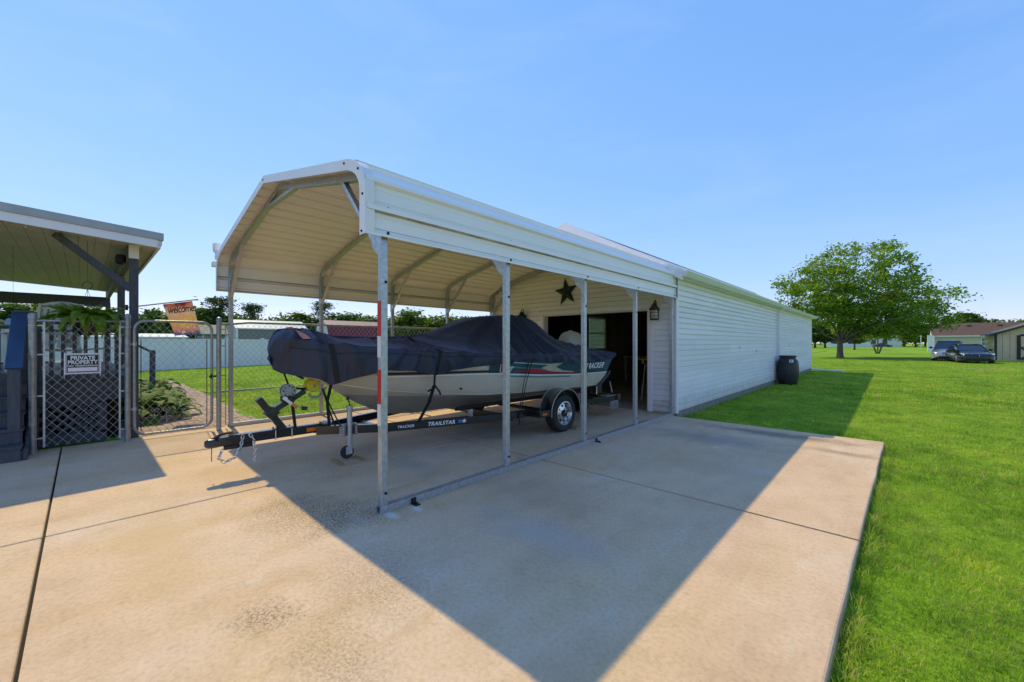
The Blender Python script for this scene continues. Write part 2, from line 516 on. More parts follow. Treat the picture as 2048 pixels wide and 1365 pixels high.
def concrete(name):
    m, nt, p, _ = new_mat(name)
    g = nt.nodes.new("ShaderNodeNewGeometry")
    v = g.outputs["Position"]
    mp = nd(nt, "ShaderNodeMapping"); mp.inputs["Scale"].default_value = (1.5, 0.45, 1); nt.links.new(v, mp.inputs["Vector"])
    broad = noise(nt, v, 0.55, 6, 0.6)
    sweep = noise(nt, mp.outputs[0], 1.7, 7, 0.65)
    fine = noise(nt, v, 38, 5, 0.7)
    grit = noise(nt, v, 260, 3, 0.7)
    a = ramp(nt, broad, [(0.30, (0.630, 0.415, 0.255)), (0.52, (0.705, 0.490, 0.325)), (0.72, (0.735, 0.550, 0.425))])
    b = ramp(nt, sweep, [(0.28, (0.82, 0.79, 0.74)), (0.5, (1, 1, 1)), (0.75, (1.06, 1.07, 1.08))])
    c = mixc(nt, 0.8, a, b, 'MULTIPLY')
    orange = ramp(nt, noise(nt, mp.outputs[0], 0.8, 4, 0.6), [(0.50, 0.0), (0.70, 0.55)])
    c = mixc(nt, orange, c, (0.64, 0.42, 0.19))
    mott = noise(nt, v, 4.5, 7, 0.68)
    c = mixc(nt, 1.0, c, ramp(nt, mott, [(0.30, (0.91, 0.90, 0.86)), (0.50, (1, 1, 1)), (0.72, (1.05, 1.04, 1.06))]), 'MULTIPLY')
    pale = ramp(nt, noise(nt, mp.outputs[0], 2.6, 6, 0.7), [(0.58, 0.0), (0.72, 0.45)])
    c = mixc(nt, pale, c, (0.74, 0.66, 0.54))
    k = ramp(nt, fine, [(0.3, (0.80, 0.81, 0.76)), (0.5, (0.98, 0.97, 0.97)), (0.7, (1.08, 1.06, 1.02))])
    speckle = ramp(nt, noise(nt, v, 95, 3, 0.8), [(0.64, 1.0), (0.70, 0.62)])
    c = mixc(nt, 0.8, c, speckle, 'MULTIPLY')
    c = mixc(nt, 1.0, c, k, 'MULTIPLY')
    k2 = ramp(nt, grit, [(0.32, 0.70), (0.45, 1.0)])
    c = mixc(nt, 0.55, c, k2, 'MULTIPLY')
    # dirt, rust and mildew stains where they lie on the pad
    sx = nd(nt, "ShaderNodeSeparateXYZ"); nt.links.new(v, sx.inputs[0])
    X, Y = sx.outputs[0], sx.outputs[1]
    speck = ramp(nt, noise(nt, v, 62, 4, 0.75), [(0.44, 0.0), (0.60, 1.0)])
    blotch = noise(nt, v, 3.0, 5, 0.7)
    def stain(c, x, y, rx, ry, col, amt, use=None, hard=0.9):
        dx = math_n(nt, 'DIVIDE', math_n(nt, 'SUBTRACT', X, x), rx)
        dy = math_n(nt, 'DIVIDE', math_n(nt, 'SUBTRACT', Y, y), ry)
        d = math_n(nt, 'SQRT', math_n(nt, 'ADD', math_n(nt, 'MULTIPLY', dx, dx), math_n(nt, 'MULTIPLY', dy, dy)))
        d = math_n(nt, 'ADD', d, math_n(nt, 'MULTIPLY', math_n(nt, 'SUBTRACT', blotch, 0.5), 1.6))
        d = math_n(nt, 'ADD', d, math_n(nt, 'MULTIPLY', math_n(nt, 'SUBTRACT', fine, 0.5), 0.9))
        f = ramp(nt, d, [(0.25 * hard, amt), (1.0, 0.0)])
        if use is not None:
            f = math_n(nt, 'MULTIPLY', f, use)
        return mixc(nt, f, c, col)
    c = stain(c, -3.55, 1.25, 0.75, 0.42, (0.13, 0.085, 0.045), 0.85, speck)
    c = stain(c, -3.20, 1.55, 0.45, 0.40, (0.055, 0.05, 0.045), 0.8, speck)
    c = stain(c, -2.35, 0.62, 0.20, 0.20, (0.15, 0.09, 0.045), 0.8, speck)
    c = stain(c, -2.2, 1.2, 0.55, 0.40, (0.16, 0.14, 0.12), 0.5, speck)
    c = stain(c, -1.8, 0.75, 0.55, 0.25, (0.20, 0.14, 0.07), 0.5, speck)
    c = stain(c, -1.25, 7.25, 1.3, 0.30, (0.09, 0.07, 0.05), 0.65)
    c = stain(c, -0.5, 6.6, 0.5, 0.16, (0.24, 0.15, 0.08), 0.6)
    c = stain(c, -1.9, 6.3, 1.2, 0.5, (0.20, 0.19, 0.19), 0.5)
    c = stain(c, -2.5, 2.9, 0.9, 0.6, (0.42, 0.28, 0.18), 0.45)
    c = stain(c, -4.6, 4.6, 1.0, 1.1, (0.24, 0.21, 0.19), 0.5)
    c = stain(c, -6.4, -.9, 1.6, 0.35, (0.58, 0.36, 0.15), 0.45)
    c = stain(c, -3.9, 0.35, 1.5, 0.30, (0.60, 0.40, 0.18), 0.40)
    c = stain(c, -1.9, 2.3, 0.8, 0.30, (0.40, 0.38, 0.37), 0.45)
    c = stain(c, -1.5, 4.9, 0.9, 0.5, (0.46, 0.30, 0.18), 0.35)
    c = stain(c, -4.0, 2.6, 0.7, 0.25, (0.34, 0.30, 0.27), 0.45)
    c = stain(c, -2.95, 1.72, 0.13, 0.06, (0.74, 0.72, 0.68), 0.75, None, 1.3)
    c = stain(c, -2.90, 1.93, 0.10, 0.05, (0.74, 0.72, 0.68), 0.7, None, 1.3)
    c = stain(c, -3.10, 1.50, 0.16, 0.07, (0.60, 0.58, 0.54), 0.4, speck, 1.0)
    nt.links.new(c, p.inputs["Base Color"])
    p.inputs["Roughness"].default_value = 0.82
    h = math_n(nt, 'ADD', math_n(nt, 'MULTIPLY', fine, 0.6), grit)
    bump(nt, p, h, 0.35, 0.004)
    return m
CONCRETE = concrete("pad_concrete")
FOUND = mat("foundation_concrete", (0.24, 0.22, 0.19), 0.9, var=0.3, scale=5, bmp=0.5, bscale=40, world_c=True)
JOINT = mat("joint_filler", (0.028, 0.024, 0.02), 0.95, var=0.4, scale=20, bmp=0.5, bscale=60)

def lawn_mat(name):
    m, nt, p, _ = new_mat(name)
    g = nt.nodes.new("ShaderNodeNewGeometry")
    v = g.outputs["Position"]
    n1 = noise(nt, v, 0.16, 6, 0.6)
    n2 = noise(nt, v, 2.2, 6, 0.7)
    n3 = noise(nt, v, 30, 4, 0.75)
    c = ramp(nt, n1, [(0.3, (0.160, 0.310, 0.012)), (0.55, (0.250, 0.410, 0.020)), (0.78, (0.390, 0.500, 0.045))])
    c = mixc(nt, 0.9, c, ramp(nt, n2, [(0.3, 0.72), (0.7, 1.18)]), 'MULTIPLY')
    c = mixc(nt, 0.9, c, ramp(nt, n3, [(0.3, 0.55), (0.7, 1.25)]), 'MULTIPLY')
    # one worn sandy patch
    sx = nd(nt, "ShaderNodeSeparateXYZ"); nt.links.new(v, sx.inputs[0])
    dx = math_n(nt, 'DIVIDE', math_n(nt, 'SUBTRACT', sx.outputs[0], 3.75), 1.25)
    dy = math_n(nt, 'DIVIDE', math_n(nt, 'SUBTRACT', sx.outputs[1], 35.3), 1.3)
    d = math_n(nt, 'ADD', math_n(nt, 'ADD', math_n(nt, 'MULTIPLY', dx, dx), math_n(nt, 'MULTIPLY', dy, dy)), math_n(nt, 'MULTIPLY', math_n(nt, 'SUBTRACT', n2, 0.5), 1.2))
    f = ramp(nt, d, [(0.35, 0.9), (1.0, 0.0)])
    c = mixc(nt, f, c, (0.40, 0.30, 0.16))
    nt.links.new(c, p.inputs["Base Color"])
    p.inputs["Roughness"].default_value = 0.9
    p.inputs["Specular IOR Level"].default_value = 0.15
    bump(nt, p, math_n(nt, 'ADD', n3, n2), 0.7, 0.05)
    return m
LAWN = lawn_mat("lawn_ground")

def leaf_mat(name, lo, hi, trans=0.35, rough=0.55, big=0.0, straw=False):
    """foliage: colour varies from leaf to leaf, light passes through"""
    m, nt, p, out = new_mat(name)
    g = nt.nodes.new("ShaderNodeNewGeometry")
    c = ramp(nt, g.outputs["Random Per Island"], [(0.0, lo), (0.55, tuple((a + b) / 2 for a, b in zip(lo, hi))), (1.0, hi)])
    if straw:
        isl = math_n(nt, 'FRACT', math_n(nt, 'MULTIPLY', g.outputs["Random Per Island"], 17.0))
        patch = ramp(nt, noise(nt, g.outputs["Position"], 1.7, 5, 0.65), [(0.35, 0.04), (0.70, 0.42)])
        c = mixc(nt, math_n(nt, 'LESS_THAN', isl, patch), c, (0.50, 0.43, 0.17))
    if big:
        n = noise(nt, g.outputs["Position"], big, 6, 0.68)
        n5 = noise(nt, g.outputs["Position"], big * 8, 4, 0.6)
        c = mixc(nt, 1.0, c, ramp(nt, n5, [(0.35, (0.70, 0.76, 0.7)), (0.65, (1.2, 1.14, 1.1))]), 'MULTIPLY')
        c = mixc(nt, 1.0, c, ramp(nt, n, [(0.36, (0.58, 0.70, 0.6)), (0.5, (0.95, 0.98, 1)), (0.64, (1.50, 1.20, 1.4))]), 'MULTIPLY')
    nt.links.new(c, p.inputs["Base Color"])
    p.inputs["Roughness"].default_value = rough
    p.inputs["Specular IOR Level"].default_value = 0.3
    t = nt.nodes.new("ShaderNodeBsdfTranslucent")
    tc = mixc(nt, 1.0, c, (1.25, 1.35, 0.6), 'MULTIPLY')
    nt.links.new(tc, t.inputs["Color"])
    mx = nt.nodes.new("ShaderNodeMixShader")
    mx.inputs[0].default_value = trans
    nt.links.new(p.outputs[0], mx.inputs[1]); nt.links.new(t.outputs[0], mx.inputs[2])
    nt.links.new(mx.outputs[0], out.inputs["Surface"])
    return m
GRASS = leaf_mat("grass_blades", (0.185, 0.345, 0.022), (0.46, 0.575, 0.085), 0.5, 0.5, big=0.7, straw=True)
LEAF_MAPLE = leaf_mat("maple_leaves", (0.090, 0.180, 0.015), (0.33, 0.43, 0.055), 0.42, 0.45)
LEAF_FAR = leaf_mat("far_tree_leaves", (0.060, 0.115, 0.020), (0.170, 0.240, 0.045), 0.25, 0.6)
LEAF_PINE = leaf_mat("pine_needles", (0.036, 0.070, 0.026), (0.085, 0.125, 0.042), 0.15, 0.6)
LEAF_LIGHT = leaf_mat("light_green_leaves", (0.085, 0.140, 0.018), (0.20, 0.26, 0.035), 0.3, 0.55)
LEAF_HOSTA = leaf_mat("hosta_leaves", (0.045, 0.11, 0.008), (0.15, 0.25, 0.02), 0.15, 0.7)
LEAF_FERN = leaf_mat("fern_leaves", (0.12, 0.22, 0.014), (0.28, 0.36, 0.04), 0.45, 0.45)
BARK = mat("bark", (0.14, 0.105, 0.08), 0.95, var=0.45, scale=5, stretch=(3, 3, 0.6), bmp=0.9, bscale=12)

# ------------------------------------------------------------------ the setting
mb = MB()
n = 40
xs = np.concatenate([np.linspace(-900, -40, 9), np.linspace(-30, 30, 25), np.linspace(40, 900, 9)])
ys = np.concatenate([np.linspace(-600, -20, 6), np.linspace(-15, 60, 26), np.linspace(70, 1400, 12)])
mb.grid([[(x, y, -0.09) for x in xs] for y in ys])
ground = struct(obj("ground", mb, LAWN, fix=False))
mb = MB(); mb.box(-60, -8.12, -30, 90, -0.3, -0.045)
yard = struct(obj("side_yard", mb, LAWN))

# concrete pad: slabs of their own, with the joints between them
pad = MB(); pad.box(-8.10, -0.50, -8.0, 7.70, -0.32, -0.030)
pad_o = struct(obj("concrete_pad", pad, JOINT))
XJ = [-8.11, -4.45, -0.13]
edge_x = lambda y: -0.25 + 0.0245 * y               # the pad's right edge is not quite square
YJ = [-8.05, -4.15, -0.19, 3.77, 7.74]
for i in range(2):
    for j in range(4):
        g0 = 0.008
        ya, yb = YJ[j] + g0, YJ[j + 1] - (g0 if j < 3 else 0)
        zb_ = -0.16 if i == 1 else -0.14
        xl = XJ[i] + (g0 if i else 0)
        xa, xb = (XJ[1] - g0, XJ[1] - g0) if i == 0 else (edge_x(ya), edge_x(yb))
        mb = MB()
        NS = 10                                      # worn edges: the long sides wander by a few millimetres
        top = []
        for q in range(NS + 1):
            t_ = q / NS; yy = ya + (yb - ya) * t_
            top.append((xl + (RNG.uniform(-.003, .003) if 0 < q < NS else 0), xa + (xb - xa) * t_ + (RNG.uniform(-.005, .005) if 0 < q < NS else 0), yy))
        mb.grid([[(p0, yy, zz) for p0, p1, yy in top] + [(p1, yy, zz) for p0, p1, yy in reversed(top)] + [(top[0][0], top[0][2], zz)] for zz in (zb_, 0.0)])
        m_ = 2 * (NS + 1)
        for q in range(NS):
            a_, b_ = q, q + 1; c_, d_ = m_ - 2 - q, m_ - 1 - q
            n1_ = m_ + 1
            mb.f.append((n1_ + a_, n1_ + b_, n1_ + c_, n1_ + d_)); mb.mi.append(0)
        obj("slab", mb, CONCRETE, pad_o, bevel=0.012)
# strip of slab in front of the garage door
mb = MB(); mb.box(-8.05, -3.05, 7.746, 7.86, -0.15, -0.004)
obj("slab", mb, CONCRETE, pad_o)
# ------------------------------------------------------------------ carport
XC = -5.55
carport = thing("carport", "white metal carport with rounded eaves and galvanised posts sheltering the covered boat", "carport", (XC, 4.7, 0))
PY = [1.70, 3.17, 4.70, 6.22, 7.74]
TB = 0.06
def _bez(p0, p1, p2, n):
    return [tuple((1 - t) ** 2 * a + 2 * t * (1 - t) * b + t * t * c for a, b, c in zip(p0, p1, p2)) for t in [k / n for k in range(n + 1)]]
_eave = _bez((2.535, 2.60), (2.535, 2.832), (2.20, 2.905), 9)
PROF = [(-2.535, 2.255)] + [(-x, z) for x, z in _eave] + [(0, 3.395)] + _eave[::-1] + [(2.535, 2.255)]
def offset_prof(P, d):
    """shift a polyline by d along its outward (left-hand) normal"""
    out = []
    for i, (x, z) in enumerate(P):
        ns = []
        for a, b in ((i - 1, i), (i, i + 1)):
            if 0 <= a and b < len(P):
                dx, dz = P[b][0] - P[a][0], P[b][1] - P[a][1]
                l = math.hypot(dx, dz)
                ns.append((-dz / l, dx / l))
        nx, nz = sum(q[0] for q in ns) / len(ns), sum(q[1] for q in ns) / len(ns)
        l = nx * nx + nz * nz
        out.append((x + nx / l * d, z + nz / l * d))
    return out
ARC = [0.0]
for a, b in zip(PROF, PROF[1:]):
    ARC.append(ARC[-1] + math.hypot(b[0] - a[0], b[1] - a[1]))
LT = ARC[-1]
def on_prof(s):
    for i in range(len(PROF) - 1):
        if s <= ARC[i + 1] + 1e-9:
            t = (s - ARC[i]) / (ARC[i + 1] - ARC[i])
            (x0, z0), (x1, z1) = PROF[i], PROF[i + 1]
            dx, dz = x1 - x0, z1 - z0
            l = math.hypot(dx, dz)
            return x0 + dx * t, z0 + dz * t, -dz / l, dx / l
    return PROF[-1][0], PROF[-1][1], 1, 0
RP = LT / 28.0                                     # rib pitch
def rib_h(s):
    q = (s + RP / 2) % RP
    d = abs(q - RP / 2)
    h = 0.036 * min(1, max(0, (0.030 - d) / 0.011))
    for m in (RP * 0.30, RP * 0.70):               # shallow stiffening creases
        if abs(((s) % RP) - m) < 0.006:
            h += 0.003
    return h
Y0R, Y1R = 1.52, 7.835
NSH = 9
for k in range(NSH):
    s0, s1 = LT * k / NSH, min(LT, LT * (k + 1) / NSH + 0.02)
    ss = set(np.linspace(s0, s1, 12).tolist() + [a for a in ARC if s0 <= a <= s1])
    q = math.floor(s0 / RP) * RP
    while q < s1 + RP:
        for d in (-0.030, -0.019, 0.019, 0.030, RP * 0.30 - 0.007, RP * 0.30, RP * 0.30 + 0.007, RP * 0.70 - 0.007, RP * 0.70, RP * 0.70 + 0.007):
            if s0 <= q + d <= s1:
                ss.add(q + d)
        q += RP
    ss = sorted(ss)
    rows = []
    for y in (Y0R, 3.1, 4.7, 6.3, Y1R):
        row = []
        for s in ss:
            x, z, nx, nz = on_prof(s)
            h = rib_h(s) + 0.004 * (k % 2) + 0.004
            row.append((XC + x + nx * h, y, z + nz * h))
        rows.append(row)
    mb = MB(); mb.grid(rows)
    obj("roof_panel", mb, SHEET, carport, solid=0.0016, fix=False)
# end trim along the front edge, in its four lengths
def trim_piece(idx, yface, yret):
    P = [PROF[i] for i in idx]
    o, i_ = offset_prof(PROF, 0.034), offset_prof(PROF, -0.055)
    mb = MB()
    a = [(XC + o[i][0], yface, o[i][1]) for i in idx]
    b = [(XC + i_[i][0], yface, i_[i][1]) for i in idx]
    c = [(XC + o[i][0], yret, o[i][1]) for i in idx]
    mb.grid([b, a, c])
    return mb
for k, idx in enumerate((list(range(0, 11)), [10, 11], [11, 12], list(range(12, 23)))):
    mb = trim_piece(idx, Y0R - 0.012 - 0.003 * (k % 2), Y0R + 0.065)
    obj("edge_trim", mb, WHITE_TRIM, carport, solid=0.003, fix=False)
# frames
inner = offset_prof(PROF, -0.040)
for k, y in enumerate(PY):
    for sgn in (-1, 1):
        mb = MB(); mb.beam((XC + sgn * 2.49, y, 0.058), (XC + sgn * 2.49, y, 2.52), TB, TB, (0, 1, 0))
        obj("post", mb, GALV, carport, bevel=0.006)
        # curved eave and rafter as one bent tube
        P = [(XC + sgn * 2.49, y, 2.50)] + [(XC + sgn * (x - 0.045), y, z - 0.045 + 0.02 * (1 - k_ / 9)) for k_, (x, z) in enumerate(_eave)] + [(XC, y, 3.335)]
        mb = MB(); mb.tube(P, TB * 0.70, 4)
        obj("rafter", mb, GALV, carport)
        mb = MB(); mb.beam((XC + sgn * 2.475, y - 0.002, 2.15), (XC + sgn * 1.77, y - 0.002, 2.93), 0.036, 0.052, (0, 1, 0))
        obj("knee_brace", mb, GALV, carport)
        # small bolted gusset at the foot of the brace
        mb = MB(); mb.prism([(XC + sgn * 2.525, 2.08), (XC + sgn * 2.525, 2.30), (XC + sgn * 2.33, 2.36), (XC + sgn * 2.38, 2.20)], y - 0.034, y - 0.031)
        obj("gusset", mb, GALV, carport)
    mb = MB(); mb.beam((XC - 0.60, y - 0.003, 3.20), (XC + 0.60, y - 0.003, 3.20), 0.036, 0.052, (0, 1, 0))
    obj("peak_brace", mb, GALV, carport)
for sgn in (-1, 1):
    mb = MB()
    x = XC + sgn * 2.49
    w, t = 0.029, 0.0035
    y0, y1 = 1.66, 7.80
    # open-ended square tube
    for (a0, a1, c0, c1) in ((-w, w, 0, t), (-w, w, 0.058 - t, 0.058), (-w, -w + t, t, 0.058 - t), (w - t, w, t, 0.058 - t)):
        mb.box(x + a0, x + a1, y0, y1, c0 + 0.001, c1 + 0.001)
    obj("base_rail", mb, GALV, carport)
    for y in (1.95, 4.95):
        mb = MB(); mb.box(x + sgn * 0.029, x + sgn * 0.105, y, y + 0.05, 0.001, 0.007); mb.box(x + sgn * 0.029, x + sgn * 0.036, y, y + 0.05, 0.007, 0.05)
        mb.lathe([(0.012, 0), (0.012, 0.014), (0.007, 0.016)], 6, (x + sgn * 0.072, y + 0.025, 0.007))
        obj("anchor_bracket", mb, DARK_IRON, carport)
# screws along the right eave and on the posts
def screw(x, y, z, ax='X'):
    mb = MB(); mb.lathe([(0.013, 0), (0.013, 0.003), (0.0075, 0.004), (0.0075, 0.010)], 8, (x, y, z), ax)
    obj("screw", mb, DARK_IRON, carport)
for y in PY:
    for z in (2.30, 2.50):
        screw(XC + 2.541, y + 0.02, z)
    screw(XC + 2.521, y + 0.01, 1.9); screw(XC + 2.521, y + 0.01, 0.16)
for (x, z) in ((2.53, 2.29), (2.545, 2.58), (2.47, 2.80), (2.22, 2.915), (0.0, 3.39)):
    mb = MB(); mb.lathe([(0.011, 0), (0.011, -0.003), (0.006, -0.004), (0.006, -0.009)], 8, (XC + x - 0.012, Y0R - 0.017, z - 0.01), 'Y')
    obj("screw", mb, DARK_IRON, carport)
# reflective tape bands on the near post
for z0, z1, m in ((1.455, 1.744, RED_REFLECT), (1.28, 1.454, WHITE_REFLECT), (0.895, 1.178, RED_REFLECT), (0.717, 0.894, WHITE_REFLECT)):
    mb = MB(); mb.box(XC + 2.49 - 0.0295, XC + 2.49 + 0.026, 1.70 - 0.0325, 1.70 - 0.0305, z0, z1)
    obj("tape", mb, m, carport, label=("red" if m is RED_REFLECT else "white") + " reflective tape band")
# sealing hose where the sheets meet the garage
o_ = offset_prof(PROF, 0.036)
mb = MB(); mb.tube([(XC + o_[i][0], 7.80, o_[i][1]) for i in range(22, 11, -1)] + [(XC + 1.9, 7.80, 3.02)], 0.010, 6)
obj("seal_hose", mb, BLACK_RUBBER, carport, smooth=True)

# ------------------------------------------------------------------ garage
garage = thing("garage", "long white vinyl-sided garage with an open overhead doorway behind the carport", "garage", (XC, 17, -0.1))
GX0, GX1, GY0, GY1 = -8.07, -3.03, 7.86, 26.2
ZW, ZR = 2.75, 4.07
SL = (ZR - ZW) / (GX1 - XC)
DX0, DX1, DZ = -6.29, -3.58, 2.07
WINDOW = (12.55, 13.75, 1.15, 2.35)
INNER = mat("dark_panelled_interior", (0.46, 0.37, 0.28), 0.7, var=0.3, scale=2, stretch=(1, 1, 0.2), bmp=0.1, bscale=20, world_c=True)
def wall_poly(mb, x0, x1, y0, y1, z0, z1):
    mb.box(x0, x1, y0, y1, z0, z1)
# right wall core, left wall with window hole, back, front pieces
mb = MB(); mb.box(GX1 - 0.12, GX1 - 0.02, GY0 + 0.02, GY1, 0.06, ZW)
obj("wall", mb, WHITE_VINYL, garage)
mb = MB()
a, b, c, d = WINDOW
mb.box(GX0, GX0 + 0.1, GY0 + 0.02, a, -0.2, ZW); mb.box(GX0, GX0 + 0.1, b, GY1, -0.2, ZW)
mb.box(GX0, GX0 + 0.1, a, b, -0.2, c); mb.box(GX0, GX0 + 0.1, a, b, d, ZW)
obj("wall", mb, WHITE_VINYL, garage)
mb = MB(); mb.prism([(GX0 + 0.1, 0.06), (GX1 - 0.12, 0.06), (GX1 - 0.12, ZW), (XC, ZR), (GX0 + 0.1, ZW)], GY1 - 0.1, GY1)
obj("wall", mb, WHITE_VINYL, garage)
mb = MB()
mb.box(GX0 + 0.1, DX0, GY0 + 0.02, GY0 + 0.12, 0.0, ZW); mb.box(DX1, GX1 - 0.12, GY0 + 0.02, GY0 + 0.12, 0.0, ZW)
mb.box(DX0, DX1, GY0 + 0.02, GY0 + 0.12, DZ, ZW)
mb.prism([(GX0 + 0.1, ZW), (GX1 - 0.12, ZW), (XC, ZR - 0.05)], GY0 + 0.02, GY0 + 0.12)
obj("wall", mb, WHITE_VINYL, garage)
# interior lining, ceiling and floor
mb = MB()
mb.box(GX1 - 0.14, GX1 - 0.123, GY0 + 0.13, 20, 0.03, 2.62)
mb.box(GX0 + 0.103, GX0 + 0.12, GY0 + 0.13, a, 0.03, 2.62); mb.box(GX0 + 0.103, GX0 + 0.12, b, 20, 0.03, 2.62)
mb.box(GX0 + 0.103, GX0 + 0.12, a, b, 0.03, c); mb.box(GX0 + 0.103, GX0 + 0.12, a, b, d, 2.62)
mb.box(GX0 + 0.12, GX1 - 0.14, 19.9, 20, 0.03, 2.62)
mb.box(GX0 + 0.103, DX0 - 0.02, GY0 + 0.122, GY0 + 0.14, 0.03, 2.62); mb.box(DX1 + 0.02, GX1 - 0.125, GY0 + 0.122, GY0 + 0.14, 0.03, 2.62)
obj("inner_wall", mb, INNER, garage)
mb = MB(); mb.box(GX0 + 0.1, GX1 - 0.12, GY0 + 0.121, 20, 2.62, 2.66)
obj("ceiling", mb, mat("dim_ceiling", (0.6, 0.57, 0.5), 0.8, var=0.15, scale=2), garage)
mb = MB(); mb.box(GX0 + 0.1, GX1 - 0.12, GY0 + 0.003, GY1 - 0.1, -0.1, 0.012)
obj("floor", mb, mat("worn_garage_floor", (0.36, 0.33, 0.29), 0.6, var=0.3, scale=1.5, bmp=0.1, bscale=60, world_c=True, rvar=0.15), garage)
mb = MB(); mb.box(GX0 + 0.02, GX1 - 0.008, GY0 + 0.01, GY1 + 0.01, -0.25, 0.075)
mb2 = MB(); mb2.box(GX1 - 0.12, GX1 + 0.006, GY0 + 0.02, GY1 + 0.02, -0.25, 0.065)
obj("foundation", mb2, FOUND, garage)
# siding courses, one board each
PITCH = 0.108
me_s = MB()
_sp = [(0.006, 0.012), (0.024, -0.002), (0.030, 0.0), (0.028, 0.074), (0.008, 0.098), (0.005, PITCH + 0.010), (-0.004, PITCH + 0.010), (-0.004, 0.012)]   # dutch-lap profile
_k = len(_sp)
me_s.add([(u, 0, w) for u, w in _sp] + [(u, 1, w) for u, w in _sp], [tuple(range(_k))[::-1], tuple(range(_k, 2 * _k))] + [(q, (q + 1) % _k, _k + (q + 1) % _k, _k + q) for q in range(_k)])
SIDE_ME = me_s.mesh("siding_board"); fix_normals(SIDE_ME); SIDE_ME.materials.append(WHITE_VINYL)
def board(x, y, z, length, along):
    o = bpy.data.objects.new("siding_board", SIDE_ME)
    COL.objects.link(o)
    o.location = (x, y, z)
    if along == 'Y':
        o.scale = (1, length, 1)
    else:                                            # front wall: boards run along +X, face -Y
        o.rotation_euler = (0, 0, -math.pi / 2)
        o.scale = (1, length, 1)
    o.parent = garage
    o.matrix_parent_inverse = garage.matrix_basis.inverted()
    return o
rows = int((ZW - 0.07) / PITCH)
for r in range(rows + 1):
    z = 0.07 + r * PITCH
    if z + PITCH > ZW + 0.06: break
    y = GY0 + 0.09
    cuts = [y] + [GY0 + 1.1 + ((r // 2) % 3) * 1.25 + 3.66 * q for q in range(6)] + [GY1 - 0.06]
    cuts = sorted(set(t for t in cuts if y <= t <= GY1 - 0.06))
    for p, q in zip(cuts, cuts[1:]):
        if q - p > 0.05:
            board(GX1 - 0.004 + RNG.uniform(-0.0012, 0.0012), p + 0.001, z + RNG.uniform(-0.001, 0.001), q - p - 0.002, 'Y')
for r in range(40):
    z = 0.045 + r * PITCH
    if z > ZR - 0.25: break
    zt = z + PITCH
    half = (GX1 - XC) - 0.09 if zt < ZW else (ZR - zt) / SL - 0.02
    if half < 0.1: continue
    x0, x1 = XC - half, XC + half
    spans = [(x0, x1)]
    if z < DZ + 0.10:
        spans = [(x0, DX0 - 0.10), (DX1 + 0.10, x1)]
    for p, q in spans:
        cut = [p] + ([XC - 1.4 + (r // 2 % 3) * 1.2] if q - p > 3 else []) + [q]
        for u, w in zip(cut, cut[1:]):
            board(u + 0.001, GY0 + 0.006 + RNG.uniform(-0.001, 0.001), z, w - u - 0.002, 'X')
# corner posts and door casing
mb = MB(); mb.box(GX1 - 0.085, GX1 + 0.032, GY0 - 0.032, GY0 + 0.088, 0.03, ZW + 0.02)
obj("corner_trim", mb, WHITE_TRIM, garage, bevel=0.006)
mb = MB(); mb.box(GX0 - 0.02, GX0 + 0.085, GY0 - 0.032, GY0 + 0.09, 0.03, ZW + 0.02)
obj("corner_trim", mb, WHITE_TRIM, garage, bevel=0.006)
mb = MB(); mb.box(GX1 - 0.06, GX1 + 0.032, GY1 - 0.06, GY1 + 0.03, 0.03, ZW + 0.02)
obj("corner_trim", mb, WHITE_TRIM, garage, bevel=0.006)
for (x0, x1, z0, z1) in ((DX0 - 0.10, DX0, 0.0, DZ + 0.10), (DX1, DX1 + 0.10, 0.0, DZ + 0.10), (DX0, DX1, DZ, DZ + 0.10)):
    mb = MB(); mb.box(x0, x1, GY0 - 0.034, GY0 + 0.019, z0 + 0.012, z1)
    if x1 - x0 > 1: mb.box(x0, x1, GY0 + 0.02, GY0 + 0.14, DZ - 0.015, DZ - 0.001)
    obj("door_casing", mb, WHITE_TRIM, garage, bevel=0.006)
for x in (DX0, DX1 - 0.02):
    mb = MB(); mb.box(x + 0.001, x + 0.019, GY0 - 0.01, GY0 + 0.145, 0.013, DZ - 0.016)
    obj("door_jamb", mb, WHITE_TRIM, garage)
